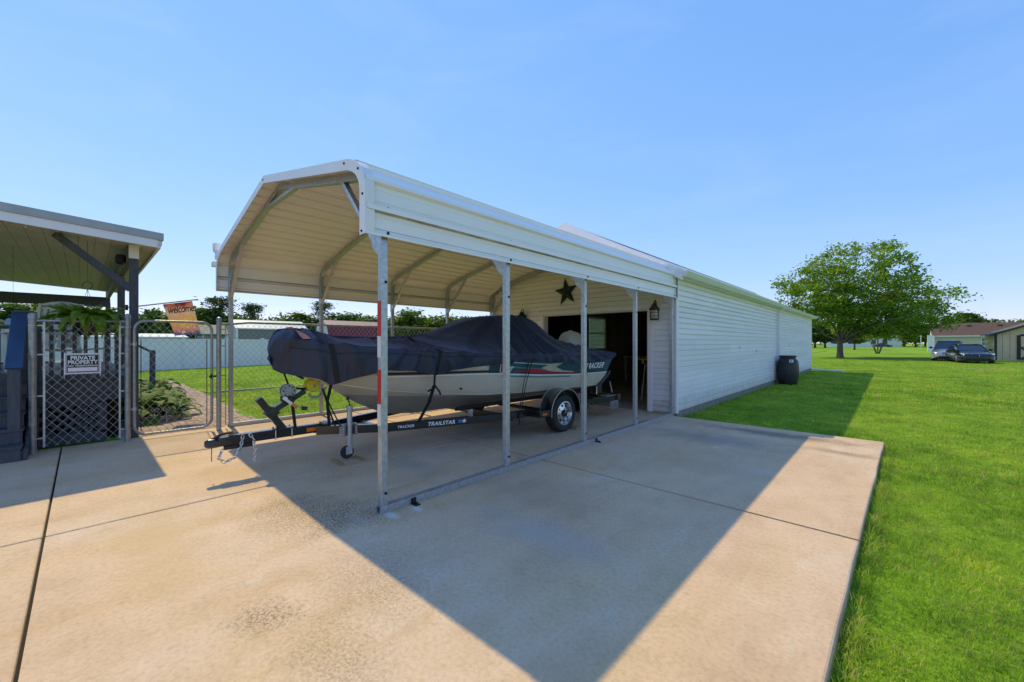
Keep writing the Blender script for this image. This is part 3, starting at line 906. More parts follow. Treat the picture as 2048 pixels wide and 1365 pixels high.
# roof panels: ribbed sheets sharing one mesh, both slopes
RF = mat("white_roof_sheet", (0.70, 0.71, 0.72), 0.4, 0.0, var=0.08, scale=1.2, world_c=True)
def roof_mesh(sgn):
    mb = MB()
    prof = []
    for k in range(4):
        u = k * 0.229
        prof += [(u + 0.0, 0.018), (u + 0.014, 0.018), (u + 0.030, 0), (u + 0.200, 0), (u + 0.215, 0.018)]
    prof = prof[:-1]
    x_r, z_r, x_e, z_e = 0.0, ZR + 0.085, sgn * 2.70, ZR + 0.085 - SL * 2.70
    mb.grid([[(x, u, z + h) for u, h in prof] for x, z in ((x_r, z_r), (x_e, z_e))])
    me = mb.mesh("roof_sheet"); me.materials.append(RF)
    return me
for sgn in (-1, 1):
    me = roof_mesh(sgn)
    y = GY0 - 0.14
    k = 0
    while y < GY1:
        o = bpy.data.objects.new("roof_sheet", me); COL.objects.link(o)
        o.location = (XC, y, 0.0015 * (k % 2))
        o.parent = garage; o.matrix_parent_inverse = garage.matrix_basis.inverted()
        md = o.modifiers.new("thick", 'SOLIDIFY'); md.thickness = 0.002; md.offset = 0
        y += 0.905; k += 1
    ze = lambda q: ZR + 0.06 - SL * abs(q)
    # deck under the sheets, rake board and soffit
    mb = MB(); mb.prism([(XC, ZR + 0.0), (XC, ZR + 0.06), (XC + sgn * 2.68, ze(2.68)), (XC + sgn * 2.68, ze(2.68) - 0.06)], GY0 - 0.10, GY1 + 0.12)
    obj("roof_deck", mb, WHITE_TRIM, garage)
    mb = MB(); mb.prism([(XC, ZR - 0.07), (XC, ZR + 0.10), (XC + sgn * 2.71, ze(2.71) + 0.04), (XC + sgn * 2.71, ze(2.71) - 0.13)], GY0 - 0.165, GY0 - 0.142)
    obj("rake_board", mb, WHITE_TRIM, garage)
    mb = MB(); mb.prism([(XC, ZR + 0.06), (XC, ZR + 0.135), (XC + sgn * 2.73, ze(2.73) + 0.075), (XC + sgn * 2.73, ze(2.73) + 0.0)], GY0 - 0.185, GY0 - 0.167)
    obj("rake_cap", mb, WHITE_TRIM, garage)
mb = MB(); mb.prism([(XC - 0.2, ZR + 0.02), (XC, ZR + 0.125), (XC + 0.2, ZR + 0.02), (XC + 0.2, ZR + 0.03), (XC, ZR + 0.14), (XC - 0.2, ZR + 0.03)], GY0 - 0.16, GY1 + 0.1)
obj("ridge_cap", mb, RF, garage)
# soffit, gutter, downspout on the near side
ze = ZR + 0.06 - SL * 2.68
mb = MB(); mb.box(GX1 - 0.02, XC + 2.675, GY0 - 0.09, GY1 + 0.10, ze - 0.085, ze - 0.066)
obj("soffit", mb, WHITE_TRIM, garage)
gp = [(0, 0.10), (0.0, 0), (0.07, 0), (0.085, 0.03), (0.105, 0.075), (0.115, 0.10), (0.105, 0.102), (0.098, 0.078), (0.078, 0.033), (0.066, 0.006), (0.006, 0.006), (0.006, 0.10)]
gx, gz = XC + 2.683, ze - 0.075
mb = MB(); mb.prism([(gx + u, gz + v) for u, v in gp], GY0 - 0.13, GY1 + 0.13)
obj("gutter", mb, mat("cream_white_gutter", (0.76, 0.76, 0.70), 0.35, var=0.05, scale=2), garage)
mb = MB(); mb.prism([(gx - 0.001, gz - 0.002), (gx + 0.072, gz - 0.002), (gx + 0.118, gz + 0.104), (gx - 0.001, gz + 0.104)], GY0 - 0.134, GY0 - 0.1301)
obj("gutter_cap", mb, WHITE_TRIM, garage)
DSY = 17.35
mb = MB()
mb.tube([(gx + 0.05, DSY, gz), (gx + 0.05, DSY, gz - 0.04), (GX1 + 0.075, DSY, gz - 0.10), (GX1 + 0.075, DSY, gz - 0.2), (GX1 + 0.075, DSY, 0.15), (GX1 + 0.10, DSY, 0.02)], 0.045, 4)
obj("downspout", mb, WHITE_TRIM, garage)
for y, z in ((12.3, 1.25), (14.8, 2.55), (14.2, 1.12), (19.6, 1.25)):
    mb = MB(); mb.box(GX1 + 0.020, GX1 + 0.038, y, y + 0.05, z, z + 0.05)
    obj("wall_plate", mb, GALV, garage)
# window in the far wall of the workshop, with blinds
wy0, wy1, wz0, wz1 = WINDOW
win = MB()
x = GX0 + 0.05
for (p0, p1, q0, q1) in ((wy0, wy0 + 0.05, wz0, wz1), (wy1 - 0.05, wy1, wz0, wz1), (wy0 + 0.05, wy1 - 0.05, wz0, wz0 + 0.05), (wy0 + 0.05, wy1 - 0.05, wz1 - 0.05, wz1), (wy0 + 0.05, wy1 - 0.05, (wz0 + wz1) / 2 - 0.02, (wz0 + wz1) / 2 + 0.02)):
    win.box(x - 0.03, x + 0.03, p0, p1, q0, q1)
win_o = obj("window", win, WHITE_TRIM, garage)
mb = MB(); mb.box(x - 0.004, x, wy0 + 0.05, wy1 - 0.05, wz0 + 0.05, wz1 - 0.05)
obj("pane", mb, GLASS, win_o)
BLIND = leaf_mat("cream_blind_slat", (0.62, 0.55, 0.40), (0.66, 0.58, 0.42), 0.5, 0.5)
sl = MB(); sl.beam((0, wy0 + 0.04, 0), (0, wy1 - 0.04, 0), 0.045, 0.003, (-0.9, 0, 1))
slm = sl.mesh("blind_slat"); slm.materials.append(BLIND)
for k in range(24):
    o = bpy.data.objects.new("blind_slat", slm); COL.objects.link(o)
    o.location = (x + 0.075, 0, wz0 + 0.04 + k * 0.049)
    o.parent = win_o

# ------------------------------------------------------------------ things in the workshop
wt = thing("work_table", "yellow-topped sawhorse work table standing just inside the garage doorway", "table", (-4.15, 9.7, 0.012), 0.15)
Y_WOOD = mat("yellow_plywood", (0.38, 0.24, 0.07), 0.65, var=0.2, scale=6)
mb = MB(); mb.box(-0.45, 0.75, -0.3, 0.3, 0.96, 1.0); obj("table_top", mb, Y_WOOD, wt, bevel=0.004)
# parts were built round the origin, so drop the inverse used for world-built parts
for ch in wt.children: ch.matrix_parent_inverse = Matrix.Identity(4)
def local_part(name, mb, m, parent, **kw):
    o = obj(name, mb, m, parent, **kw)
    o.matrix_parent_inverse = Matrix.Identity(4)
    return o
for sx in (-0.3, 0.55):
    for sy in (-1, 1):
        mb = MB(); mb.tube([(sx, sy * 0.06, 0.95), (sx - 0.02, sy * 0.34, 0.0)], 0.018, 6)
        local_part("leg", mb, GALV, wt)
    mb = MB(); mb.box(sx - 0.03, sx + 0.03, -0.30, 0.30, 0.88, 0.958); local_part("crossbar", mb, Y_WOOD, wt)
drill = thing("power_saw", "yellow and black power saw standing on the work table in the doorway", "power saw", (-3.82, 9.75, 1.013))
mb = MB(); mb.box(-0.18, 0.18, -0.2, 0.2, 0, 0.05); local_part("saw_base", mb, BLACK_PLASTIC, drill, bevel=0.01)
mb = MB(); mb.tube([(0.1, 0.1, 0.04), (0.12, 0.12, 0.3), (0.05, 0.05, 0.42)], 0.035, 8); local_part("saw_arm", mb, BLACK_PLASTIC, drill, smooth=True)
mb = MB(); mb.lathe([(0.05, -0.1), (0.07, -0.08), (0.07, 0.06), (0.05, 0.09)], 12, (0.05, 0.0, 0.42), 'X'); local_part("saw_motor", mb, YELLOW, drill, smooth=True)
bench = thing("workbench", "dark cluttered workbench along the back of the open garage", "workbench", (-6.1, 14.2, 0.012))
mb = MB(); mb.box(-1.2, 1.6, -0.35, 0.35, 0.85, 0.9); local_part("bench_top", mb, INNER, bench)
for sx in (-1.1, 0.2, 1.5):
    for sy in (-0.3, 0.3):
        mb = MB(); mb.box(sx - 0.04, sx + 0.04, sy - 0.04, sy + 0.04, 0, 0.848); local_part("leg", mb, INNER, bench)
GREY_DIM = mat("dim_grey_box", (0.16, 0.16, 0.15), 0.6, var=0.2, scale=6)
def small_box(name, label, cat, x, y, z, w, d, h, m):
    mb = MB(); mb.box(x - w / 2, x + w / 2, y - d / 2, y + d / 2, z, z + h); mb.box(x - w / 2 - 0.004, x + w / 2 + 0.004, y - d / 2 - 0.004, y + d / 2 + 0.004, z + h, z + h + 0.02)
    return tag(obj(name, mb, m, bevel=0.006), label, cat)
small_box("storage_box", "pale grey storage box standing on the garage workbench", "box", -5.3, 14.1, 0.913, 0.34, 0.3, 0.34, GREY_DIM)
small_box("tool_chest", "black tool chest on the workbench in front of the blinds", "tool chest", -6.9, 14.15, 0.913, 0.5, 0.4, 0.5, BLACK_PLASTIC)
small_box("parts_bin", "low white bin beside the pale grey storage box on the workbench", "bin", -4.85, 14.1, 0.913, 0.3, 0.25, 0.12, WHITE_TRIM)
cab = thing("storage_cabinet", "tall black storage cabinet just inside the left of the garage doorway", "cabinet", (-7.1, 9.9, 0.012))
mb = MB(); mb.box(-0.75, 0.45, -0.3, 0.3, 0.05, 2.3); local_part("body", mb, mat("navy_black_cabinet", (0.010, 0.011, 0.02), 0.4, var=0.3, scale=3), cab, bevel=0.008)
for k in (0, 1):
    mb = MB(); mb.box(-0.74 + k * 0.6, -0.155 + k * 0.6, -0.322, -0.302, 0.1, 2.26); local_part("door", mb, MATS["navy_black_cabinet"], cab, bevel=0.004)
lampw = thing("pendant_lamp", "small white dome lamp hanging in the dark garage", "lamp", (-5.05, 12.6, 1.78))
mb = MB(); mb.lathe([(0.16, 0), (0.15, 0.04), (0.09, 0.09), (0.03, 0.12)], 16); local_part("lamp_shade", mb, WHITE_TRIM, lampw, smooth=True)
mb = MB(); mb.tube([(0, 0, 0.12), (0, 0, 0.84)], 0.006, 5); local_part("cord", mb, BLACK_RUBBER, lampw)

# ------------------------------------------------------------------ lanterns, star, flood light
def lantern(x, z, m, label):
    t = thing("wall_lantern", label, "wall lamp", (x, GY0 - 0.028, z), 0, "caged lanterns either side of the garage doorway")
    mb = MB(); mb.box(-0.07, 0.07, -0.012, 0.0, -0.02, 0.24); local_part("back_plate", mb, WHITE_TRIM, t, bevel=0.006)
    mb = MB(); mb.lathe([(0.045, -0.012), (0.045, -0.03), (0.02, -0.036)], 12, (0, 0, 0.10), 'Y')
    mb.tube([(0, -0.03, 0.10), (0, -0.06, 0.13), (0, -0.075, 0.20), (0, -0.09, 0.25), (0, -0.125, 0.275), (0, -0.16, 0.25), (0, -0.165, 0.215)], 0.012, 8)
    local_part("arm", mb, m, t, smooth=True)
    c = (0, -0.165, 0)
    mb = MB(); mb.lathe([(0.014, 0.225), (0.03, 0.20), (0.05, 0.185), (0.06, 0.15), (0.095, 0.11), (0.098, 0.085), (0.02, 0.083)], 18, c); local_part("cap", mb, m, t, smooth=True)
    mb = MB(); mb.lathe([(0.058, 0.08), (0.068, 0.03), (0.068, -0.05), (0.058, -0.085)], 18, c); local_part("globe", mb, LAMP_GLASS, t, smooth=True)
    mb = MB(); mb.lathe([(0.05, -0.088), (0.085, -0.09), (0.085, -0.115), (0.05, -0.12)], 18, c); local_part("base_ring", mb, m, t, smooth=True)
    for k in range(6):
        a = math.pi / 3 * k
        mb = MB(); mb.tube([(c[0] + 0.085 * math.cos(a), c[1] + 0.085 * math.sin(a), zz) for zz in (0.085, -0.09)], 0.0045, 5); local_part("cage_bar", mb, m, t)
    for zz in (0.03, -0.035):
        mb = MB(); mb.tube([(0.086 * math.cos(q), c[1] + 0.086 * math.sin(q), zz) for q in np.linspace(0, 2 * math.pi, 18, endpoint=False)], 0.0045, 5, closed=True); local_part("cage_ring", mb, m, t)
lantern(-3.37, 1.96, RUST, "rusty brown caged wall lantern on the strip right of the garage doorway")
lantern(-6.86, 1.98, DARK_IRON, "black caged wall lantern left of the garage doorway above the boat cover")

star = MB()
pts = []
for k in range(10):
    a = math.pi / 2 + 0.12 + k * math.pi / 5
    r = 0.35 if k % 2 == 0 else 0.142
    pts.append((r * math.cos(a), 0, r * math.sin(a)))
star.add([(0, -0.085, 0)] + pts + [(0, 0.0, 0)], [(0, 1 + (k + 1) % 10, 1 + k) for k in range(10)] + [(11, 1 + k, 1 + (k + 1) % 10) for k in range(10)])
star_o = obj("barn_star", star, mat("dark_green_tin", (0.022, 0.034, 0.030), 0.45, 0.3, var=0.4, scale=7, bmp=0.1, bscale=30))
star_o.location = (-5.585, GY0 - 0.036, 2.60)
tag(star_o, "dark green five-pointed metal star hung above the garage doorway", "star")

fl = thing("flood_light", "white twin-head security light on the left eave edge of the carport roof", "security light", (XC - 2.57, 1.57, 2.86))
mb = MB(); mb.lathe([(0.04, 0.03), (0.04, -0.02), (0.03, -0.07)], 12, (0, 0, 0), 'X'); local_part("mount", mb, WHITE_TRIM, fl, smooth=True)
mb = MB(); mb.box(-0.16, -0.06, -0.05, 0.05, -0.07, 0.05); local_part("sensor", mb, WHITE_TRIM, fl, bevel=0.015)
mb = MB(); mb.tube([(-0.12, 0, 0.05), (-0.17, -0.01, 0.10)], 0.015, 8); mb.lathe([(0.03, 0.0), (0.055, 0.03), (0.06, 0.14), (0.05, 0.16)], 12, (-0.21, -0.01, 0.06)); local_part("lamp_head", mb, WHITE_TRIM, fl, smooth=True)
mb = MB(); mb.tube([(-0.12, 0, -0.05), (-0.15, -0.02, -0.11)], 0.015, 8); mb.box(-0.24, -0.09, -0.08, 0.05, -0.18, -0.10); local_part("lamp_head", mb, WHITE_TRIM, fl, bevel=0.015)
# ------------------------------------------------------------------ boat on its trailer (both share one frame: bow at y = 0, x to starboard side)
BR = math.radians(-2.0)
BLOC = (-5.02, 1.50, 0.0)
boat = thing("fishing_boat", "tan and grey aluminium fishing boat under a fitted black cover, bow towards the gate", "boat")
trailer = thing("boat_trailer", "black painted single-axle boat trailer carrying the covered fishing boat", "trailer")
I = np.interp
def bG(y): return float(I(y, [-0.1, 0, .1, .3, .6, 1, 1.6, 2.4, 3.2, 4.4, 5.5], [.02, .03, .2, .40, .58, .76, .90, .97, 1.0, .99, .96]))
def zG(y): return float(I(y, [0, .6, 1.5, 3, 5.5], [1.42, 1.34, 1.26, 1.20, 1.16]))
def zK(y): return float(I(y, [0, .08, .2, .5, .85, 1.3, 1.8, 5.5], [1.40, 1.15, 1.03, .90, .66, .44, .40, .40]))
def bC(y): return float(I(y, [0, .3, .6, 1, 1.6, 2.4, 3.2, 5.5], [.012, .06, .25, .48, .68, .80, .84, .86]))
def zC(y): return float(I(y, [0, .2, .35, .6, 1.0, 1.6, 2.4, 3.2, 5.5], [1.405, 1.08, .985, .91, .83, .75, .68, .65, .62]))
def shear_y(y, z):
    w = max(0.0, (y - 4.2) / 1.3)
    return y - 0.42 * w * (zG(y) - z) / (zG(y) - 0.4)
def side(y, z, off=0.0):
    t = max(0.0, min(1.0, (z - zC(y)) / max(0.02, zG(y) - zC(y))))
    x = bC(y) + (bG(y) - bC(y)) * (t ** 0.75)
    return (x + off, shear_y(y, z), z)
YS = [0, .04, .08, .14, .2, .28, .38, .5, .62, .75, .9, 1.1, 1.3, 1.55, 1.8, 2.1, 2.4, 2.8, 3.2, 3.7, 4.2, 4.6, 5.0, 5.3, 5.5]
rows = []
for y in YS:
    sec = []
    for k in range(9):
        z = zG(y) + (zC(y) - zG(y)) * k / 8
        sec.append(side(y, z))
    sec.append((bC(y) - 0.02, shear_y(y, zC(y) - .015), zC(y) - 0.015))
    for k in range(1, 6):
        t = k / 5
        x = (bC(y) - 0.02) * (1 - t); z = (zC(y) - .015) + (zK(y) - zC(y) + .015) * (t ** 0.92)
        z += 0.012 * (1 if k in (2,) else 0)
        sec.append((x, shear_y(y, z), z))
    full = sec + [(-p[0], p[1], p[2]) for p in sec[-2::-1]]
    rows.append(full)
hull = MB(); hull.grid(rows)
last = len(rows) - 1; nc = len(rows[0])
hull.f.append(tuple(last * nc + j for j in range(nc))); hull.mi.append(0)
def hull_mat():
    m, nt, p, _ = new_mat("hull_paint")
    v = coord(nt, "Object")
    sx = nd(nt, "ShaderNodeSeparateXYZ"); nt.links.new(v, sx.inputs[0])
    n = noise(nt, v, 2.2, 6)
    tan = ramp(nt, n, [(0.3, (0.58, 0.52, 0.42)), (0.7, (0.66, 0.60, 0.50))])
    grey = ramp(nt, noise(nt, v, 5, 6), [(0.3, (0.30, 0.29, 0.285)), (0.7, (0.40, 0.385, 0.375))])
    # bare bottom below the chine line, which drops from bow to stern
    yl = math_n(nt, 'MULTIPLY', sx.outputs[1], -0.055)
    lim = math_n(nt, 'ADD', yl, 0.80)
    f = math_n(nt, 'LESS_THAN', sx.outputs[2], lim)
    c = mixc(nt, f, tan, grey)
    nt.links.new(c, p.inputs["Base Color"])
    p.inputs["Roughness"].default_value = 0.33
    p.inputs["Metallic"].default_value = 0.15
    p.inputs["Coat Weight"].default_value = 0.35
    bump(nt, p, noise(nt, v, 3.5, 3), 0.06, 0.05)
    return m
hull_o = local_part("hull", hull, hull_mat(), boat, smooth=True, angle=22, solid=0.006)
ALU = mat("bare_aluminium_edge", (0.55, 0.53, 0.48), 0.35, 0.6, var=0.1, scale=10)
for sg in (1, -1):
    mb = MB(); mb.tube([(sg * (bC(y) + 0.004), shear_y(y, zC(y) - .004), zC(y) - 0.004) for y in np.linspace(.32, 5.48, 30)], 0.010, 6)
    o = local_part("chine_strake", mb, ALU, boat, smooth=True)
    mb = MB(); mb.tube([(sg * max(0.01, bG(y) - 0.03), y, zG(y) - 0.01) for y in np.linspace(.02, 5.48, 34)], 0.022, 8)
    local_part("gunwale", mb, ALU, boat, smooth=True)

# decals laid on the starboard side
def decal(name, poly_fn, y0, y1, m, off, n=26, label=None):
    """poly_fn(y) -> (z_low, z_high)"""
    top, mid, bot = [], [], []
    for y in np.linspace(y0, y1, n):
        a, b = poly_fn(y)
        o_f = off + 0.007
        bot.append(side(y, a, o_f)); mid.append(side(y, (a + b) / 2, o_f)); top.append(side(y, b, o_f))
    mb = MB(); mb.grid([bot, mid, top])
    return local_part(name, mb, m, boat, fix=False, label=label)
base_l = lambda y: float(I(y, [.9, 2.0, 2.45, 3.4, 4.3, 5.5], [1.00, .985, .975, .905, .865, .855]))
decal("stripe", lambda y: (base_l(y), zG(y) - 0.02), 2.35, 5.49, TEAL, 0.003, 40, "dark teal band along the stern half")
decal("stripe", lambda y: (base_l(y) + .012, base_l(y) + .045), 0.9, 2.6, BROWN_INK, 0.003, 24)
decal("stripe", lambda y: (base_l(y) - .012, base_l(y) + .004), 0.9, 5.49, WHITE_INK, 0.0045, 50, "thin white pinstripe under the coloured band")
decal("stripe", lambda y: (base_l(y) + .055 + .03 * (4.9 - y) / 2, base_l(y) + .063 + .045 * (4.9 - y) / 2), 2.6, 4.6, TEAL_LIGHT, 0.0045, 30)
decal("stripe", lambda y: (base_l(y) + .012, base_l(y) + .024), 3.0, 5.4, BROWN_INK, 0.0045, 30)
decal("stripe", lambda y: (base_l(y) + .026 + .01 * max(0, (3.6 - y)), base_l(y) + .026 + float(I(y, [2.75, 3.2, 3.7, 4.6], [.004, .07, .035, .006]))), 2.75, 4.6, RED_INK, 0.006, 26, "red flame streak")
decal("stripe", lambda y: (base_l(y) + float(I(y, [3.4, 3.6, 3.9, 4.25], [.10, .055, .04, .035])), base_l(y) + float(I(y, [3.4, 3.6, 3.9, 4.25], [.11, .17, .20, .21]))), 3.4, 4.25, CREAM_INK, 0.0075, 20, "cream crescent")
decal("stripe", lambda y: (base_l(y) + float(I(y, [3.75, 3.95, 4.4], [.12, .065, .045])), base_l(y) + float(I(y, [3.75, 3.95, 4.4], [.125, .20, .23]))), 3.75, 4.4, TEAL, 0.009, 20)
decal("stripe", lambda y: (base_l(y) - .045, base_l(y) - .028), 2.6, 4.2, TEAL_LIGHT, 0.0045, 26)
decal("stripe", lambda y: (base_l(y) + .16, base_l(y) + .168), 2.45, 3.6, WHITE_INK, 0.0045, 20)
def on_side(y0, z0, off=0.010):
    return lambda u, v: side(y0 + u, z0 + v, off + 0.009)
lettering("lettering", "TRACKER", 0.135, on_side(4.92, base_l(4.92) + 0.085), WHITE_INK, boat, shear=0.25, bold=0.004, space=1.12)
lettering("lettering", "DEEP", 0.05, on_side(2.22, base_l(2.2) + 0.075), WHITE_INK, boat, shear=0.3, bold=0.002, space=1.1)
lettering("lettering", "V", 0.22, on_side(2.56, base_l(2.5) - 0.005, 0.011), WHITE_INK, boat, shear=0.35, bold=0.016)
lettering("lettering", "V", 0.21, on_side(2.56, base_l(2.5), 0.014), RED_INK, boat, shear=0.35, bold=0.005)
lettering("lettering", "17", 0.115, on_side(2.70, base_l(2.6) + 0.01, 0.016), WHITE_INK, boat, shear=0.2, bold=0.007)
lettering("lettering", "17", 0.112, on_side(2.70, base_l(2.6) + 0.01, 0.018), BROWN_INK, boat, shear=0.2, bold=-0.002)
for ch in boat.children:
    ch.matrix_parent_inverse = Matrix.Identity(4)
mb = MB(); x, y, z = side(1.98, 0.80); mb.lathe([(0.028, 0.0), (0.028, 0.006), (0.018, 0.008)], 14, (x - 0.004, y, z), 'X')
local_part("drain_port", mb, BLACK_PLASTIC, boat, smooth=True)

# fitted cover: draped from a ridge over the windscreen to a gathered hem
def cover_mat():
    m, nt, p, _ = new_mat("black_nylon_cover")
    v = coord(nt, "Object")
    n1 = noise(nt, v, 1.1, 5)
    c = ramp(nt, n1, [(0.3, (0.008, 0.012, 0.026)), (0.7, (0.012, 0.022, 0.062))])
    nt.links.new(c, p.inputs["Base Color"])
    p.inputs["Roughness"].default_value = 0.52
    p.inputs["Specular IOR Level"].default_value = 0.55
    p.inputs["Sheen Weight"].default_value = 0.3
    p.inputs["Sheen Tint"].default_value = (0.35, 0.5, 0.9, 1)
    mp = nd(nt, "ShaderNodeMapping"); mp.inputs["Scale"].default_value = (3, 7, 1.2); nt.links.new(v, mp.inputs["Vector"])
    h = math_n(nt, 'ADD', noise(nt, mp.outputs[0], 2.6, 5, 0.6), math_n(nt, 'MULTIPLY', noise(nt, v, 600, 1), 0.015))
    bump(nt, p, h, 0.55, 0.04)
    return m
COVER = cover_mat()
def ridge(y): return float(I(y, [-.09, -.05, 0, .15, .35, .6, 1.15, 1.65, 1.97, 2.2, 2.46, 2.75, 3.0, 3.3, 3.6, 3.9, 4.4, 4.85, 5.5, 5.56], [1.38, 1.50, 1.555, 1.575, 1.555, 1.49, 1.475, 1.50, 1.545, 1.62, 1.72, 1.80, 1.84, 1.865, 1.85, 1.80, 1.60, 1.46, 1.38, 1.30]))
def hem(y): return float(I(y, [-.09, -.04, .1, .25, .42, .6, .95, 1.25, 1.48, 1.7, 2.1, 2.5, 3.0, 3.6, 4.3, 4.9, 5.35, 5.56], [1.22, 1.10, 1.04, 1.01, .93, 1.0, 1.08, 1.06, .995, 1.05, 1.085, 1.10, 1.13, 1.09, 1.045, 1.06, 1.10, 1.12]))
def bcov(y): return float(I(y, [-.09, -.06, 0, .1, .25, .6, 1.0, 1.6, 2.4, 3.2, 5.5, 5.56], [.05, .12, .21, .30, .43, .65, .83, .955, 1.02, 1.04, 1.0, .98]))
NY, NV = 190, 50
ysg = np.concatenate([np.linspace(-.09, .12, 14), np.linspace(.135, 5.5, NY - 18), np.linspace(5.515, 5.56, 4)])
P3 = np.zeros((len(ysg), 2 * NV + 1, 3))
rr = np.random.RandomState(5)
ph = rr.uniform(0, 6.28, 12)
for i, y in enumerate(ysg):
    zr, zh, b = ridge(y), hem(y), bcov(y)
    zg = min(zG(max(0, y)) + 0.03, zr - 0.05)
    zg = max(zg, zh + 0.05)
    flat = float(I(y, [0, 1.9, 2.6, 3.3, 3.8, 4.6], [.02, .05, .22, .42, .38, .12]))
    for j in range(NV + 1):
        t = j / NV
        if t < 0.18:                                   # crown
            q = t / 0.18
            x = flat * q; z = zr - 0.02 * q * q
        elif t < 0.66:                                 # tented slope to the gunwale
            q = (t - 0.18) / 0.48
            sag = 0.055 * math.sin(math.pi * q) * (1 if y > 0.3 else -1.2)
            x = flat + (b - flat) * q; z = (zr - 0.02) + (zg - zr + 0.02) * (q ** 1.05) - sag * min(1, (zr - zg) * 2.5)
        else:                                          # skirt
            q = (t - 0.66) / 0.34
            x = b + 0.012 * math.sin(math.pi * q) - 0.02 * q
            if y < 0.5: x -= 0.10 * q * (1 - max(0, y) / 0.5)
            z = zg + (zh - zg) * q
        # folds
        d = 0.0
        py, pz = 3.2, 1.9                              # fan from the windscreen corner
        ang = math.atan2(y - py, (pz - z) * 1.5 + 0.12)
        rad = math.hypot(y - py, pz - z)
        fan = math.exp(-((y - 3.1) / 1.25) ** 2) * min(1, rad / 0.35)
        d += fan * (0.034 * math.sin(ang * 13 + ph[0]) + 0.020 * math.sin(ang * 29 + ph[1] + 2 * rad) + 0.009 * math.sin(ang * 53 + ph[2]))
        ang2 = math.atan2(y - 1.35, (1.55 - z) + 0.08)   # second fan ahead of it
        fan2 = math.exp(-((y - 1.35) / 0.55) ** 2)
        d += fan2 * (0.022 * math.sin(ang2 * 15 + ph[3]) + 0.012 * math.sin(ang2 * 31 + ph[4]))
        ang3 = math.atan2(y - 0.25, (1.62 - z) + 0.1)
        fan3 = math.exp(-((y - 0.35) / 0.4) ** 2)
        d += fan3 * (0.026 * math.sin(ang3 * 9 + ph[9]) + 0.013 * math.sin(ang3 * 21 + ph[10]))
        aft = max(0, min(1, (y - 3.9) / 0.8))
        d += aft * (0.020 * math.sin((y * 0.9 + z * 2.2) * 17 + ph[5]) + 0.012 * math.sin((y - z * 1.3) * 31 + ph[6]))
        gather = max(0, (t - 0.72) / 0.28)
        d += gather * (0.011 * math.sin(y * 72 + 2 * math.sin(y * 9) + ph[7]) + 0.008 * math.sin(y * 39 + ph[8]))
        w = min(1, t / 0.25)
        d *= w
        nx = 0.55 if t < 0.66 else 0.95
        P3[i, NV + j] = (x + d * nx, y, z + d * (0.8 if t < 0.66 else 0.15))
        P3[i, NV - j] = (-(x + d * 0.8 * nx), y, z + d * (0.6 if t < 0.66 else 0.15))
mb = MB()
mb.grid([[tuple(p) for p in row] for row in P3])
nc = 2 * NV + 1
for i0, rev in ((0, False), (len(ysg) - 1, True)):
    # close bow and stern of the cover
    for j in range(NV):
        a, b2, c2, d2 = i0 * nc + j, i0 * nc + j + 1, i0 * nc + nc - 2 - j, i0 * nc + nc - 1 - j
        if len({a, b2, c2, d2}) < 3: continue
        f = [a, b2, c2, d2] if b2 != c2 else [a, b2, d2]
        mb.f.append(tuple(f if rev else f[::-1])); mb.mi.append(0)
cover = local_part("cover", mb, COVER, boat, smooth=True, angle=70)
# seam bands and the faded strap end at the bow
mb = MB()
seam = []
for i in range(len(ysg)):
    if 0.05 < ysg[i] < 5.45:
        seam.append(tuple(P3[i, NV + int(NV * 0.74)] + np.array((0.004, 0, 0))))
mb.tube(seam, 0.004, 4); s_o = obj("seam", mb, BLACK_WEB, cover)
def band(yc, dy, w, name, m, t0=0.0, t1=1.0, off=0.006):
    """flat tape that follows the cover across, yc at the ridge, drifting dy down the side"""
    L, Rr = [], []
    for k in range(34):
        t = t0 + (t1 - t0) * k / 33
        y = yc + dy * t
        for lst, yy in ((L, y - w / 2), (Rr, y + w / 2)):
            ii = int(np.argmin(abs(ysg - yy)))
            ii = min(max(ii, 1), len(ysg) - 2)
            lo = ii if ysg[ii] <= yy else ii - 1
            f = (yy - ysg[lo]) / (ysg[lo + 1] - ysg[lo])
            tj = t * NV; j0 = min(int(tj), NV - 1); g = tj - j0
            p = (P3[lo, NV + j0] * (1 - f) + P3[lo + 1, NV + j0] * f) * (1 - g) + (P3[lo, NV + j0 + 1] * (1 - f) + P3[lo + 1, NV + j0 + 1] * f) * g
            lst.append((p[0] + off, p[1] - 0.002, p[2] + off * 0.7))
    mb = MB(); mb.grid([L, Rr])
    return obj(name, mb, m, cover, fix=False, solid=0.002)
band(1.62, -0.12, 0.03, "seam_band", BLACK_WEB)
band(0.26, 0.20, 0.045, "seam_band", BLACK_WEB, 0.0, 1.0)
PINK = mat("faded_pink_webbing", (0.62, 0.24, 0.17), 0.7, var=0.12, scale=30)
band(0.10, 0.16, 0.06, "strap_end", PINK, 0.02, 0.62, 0.012)["label"] = "faded pink strap lying across the bow"
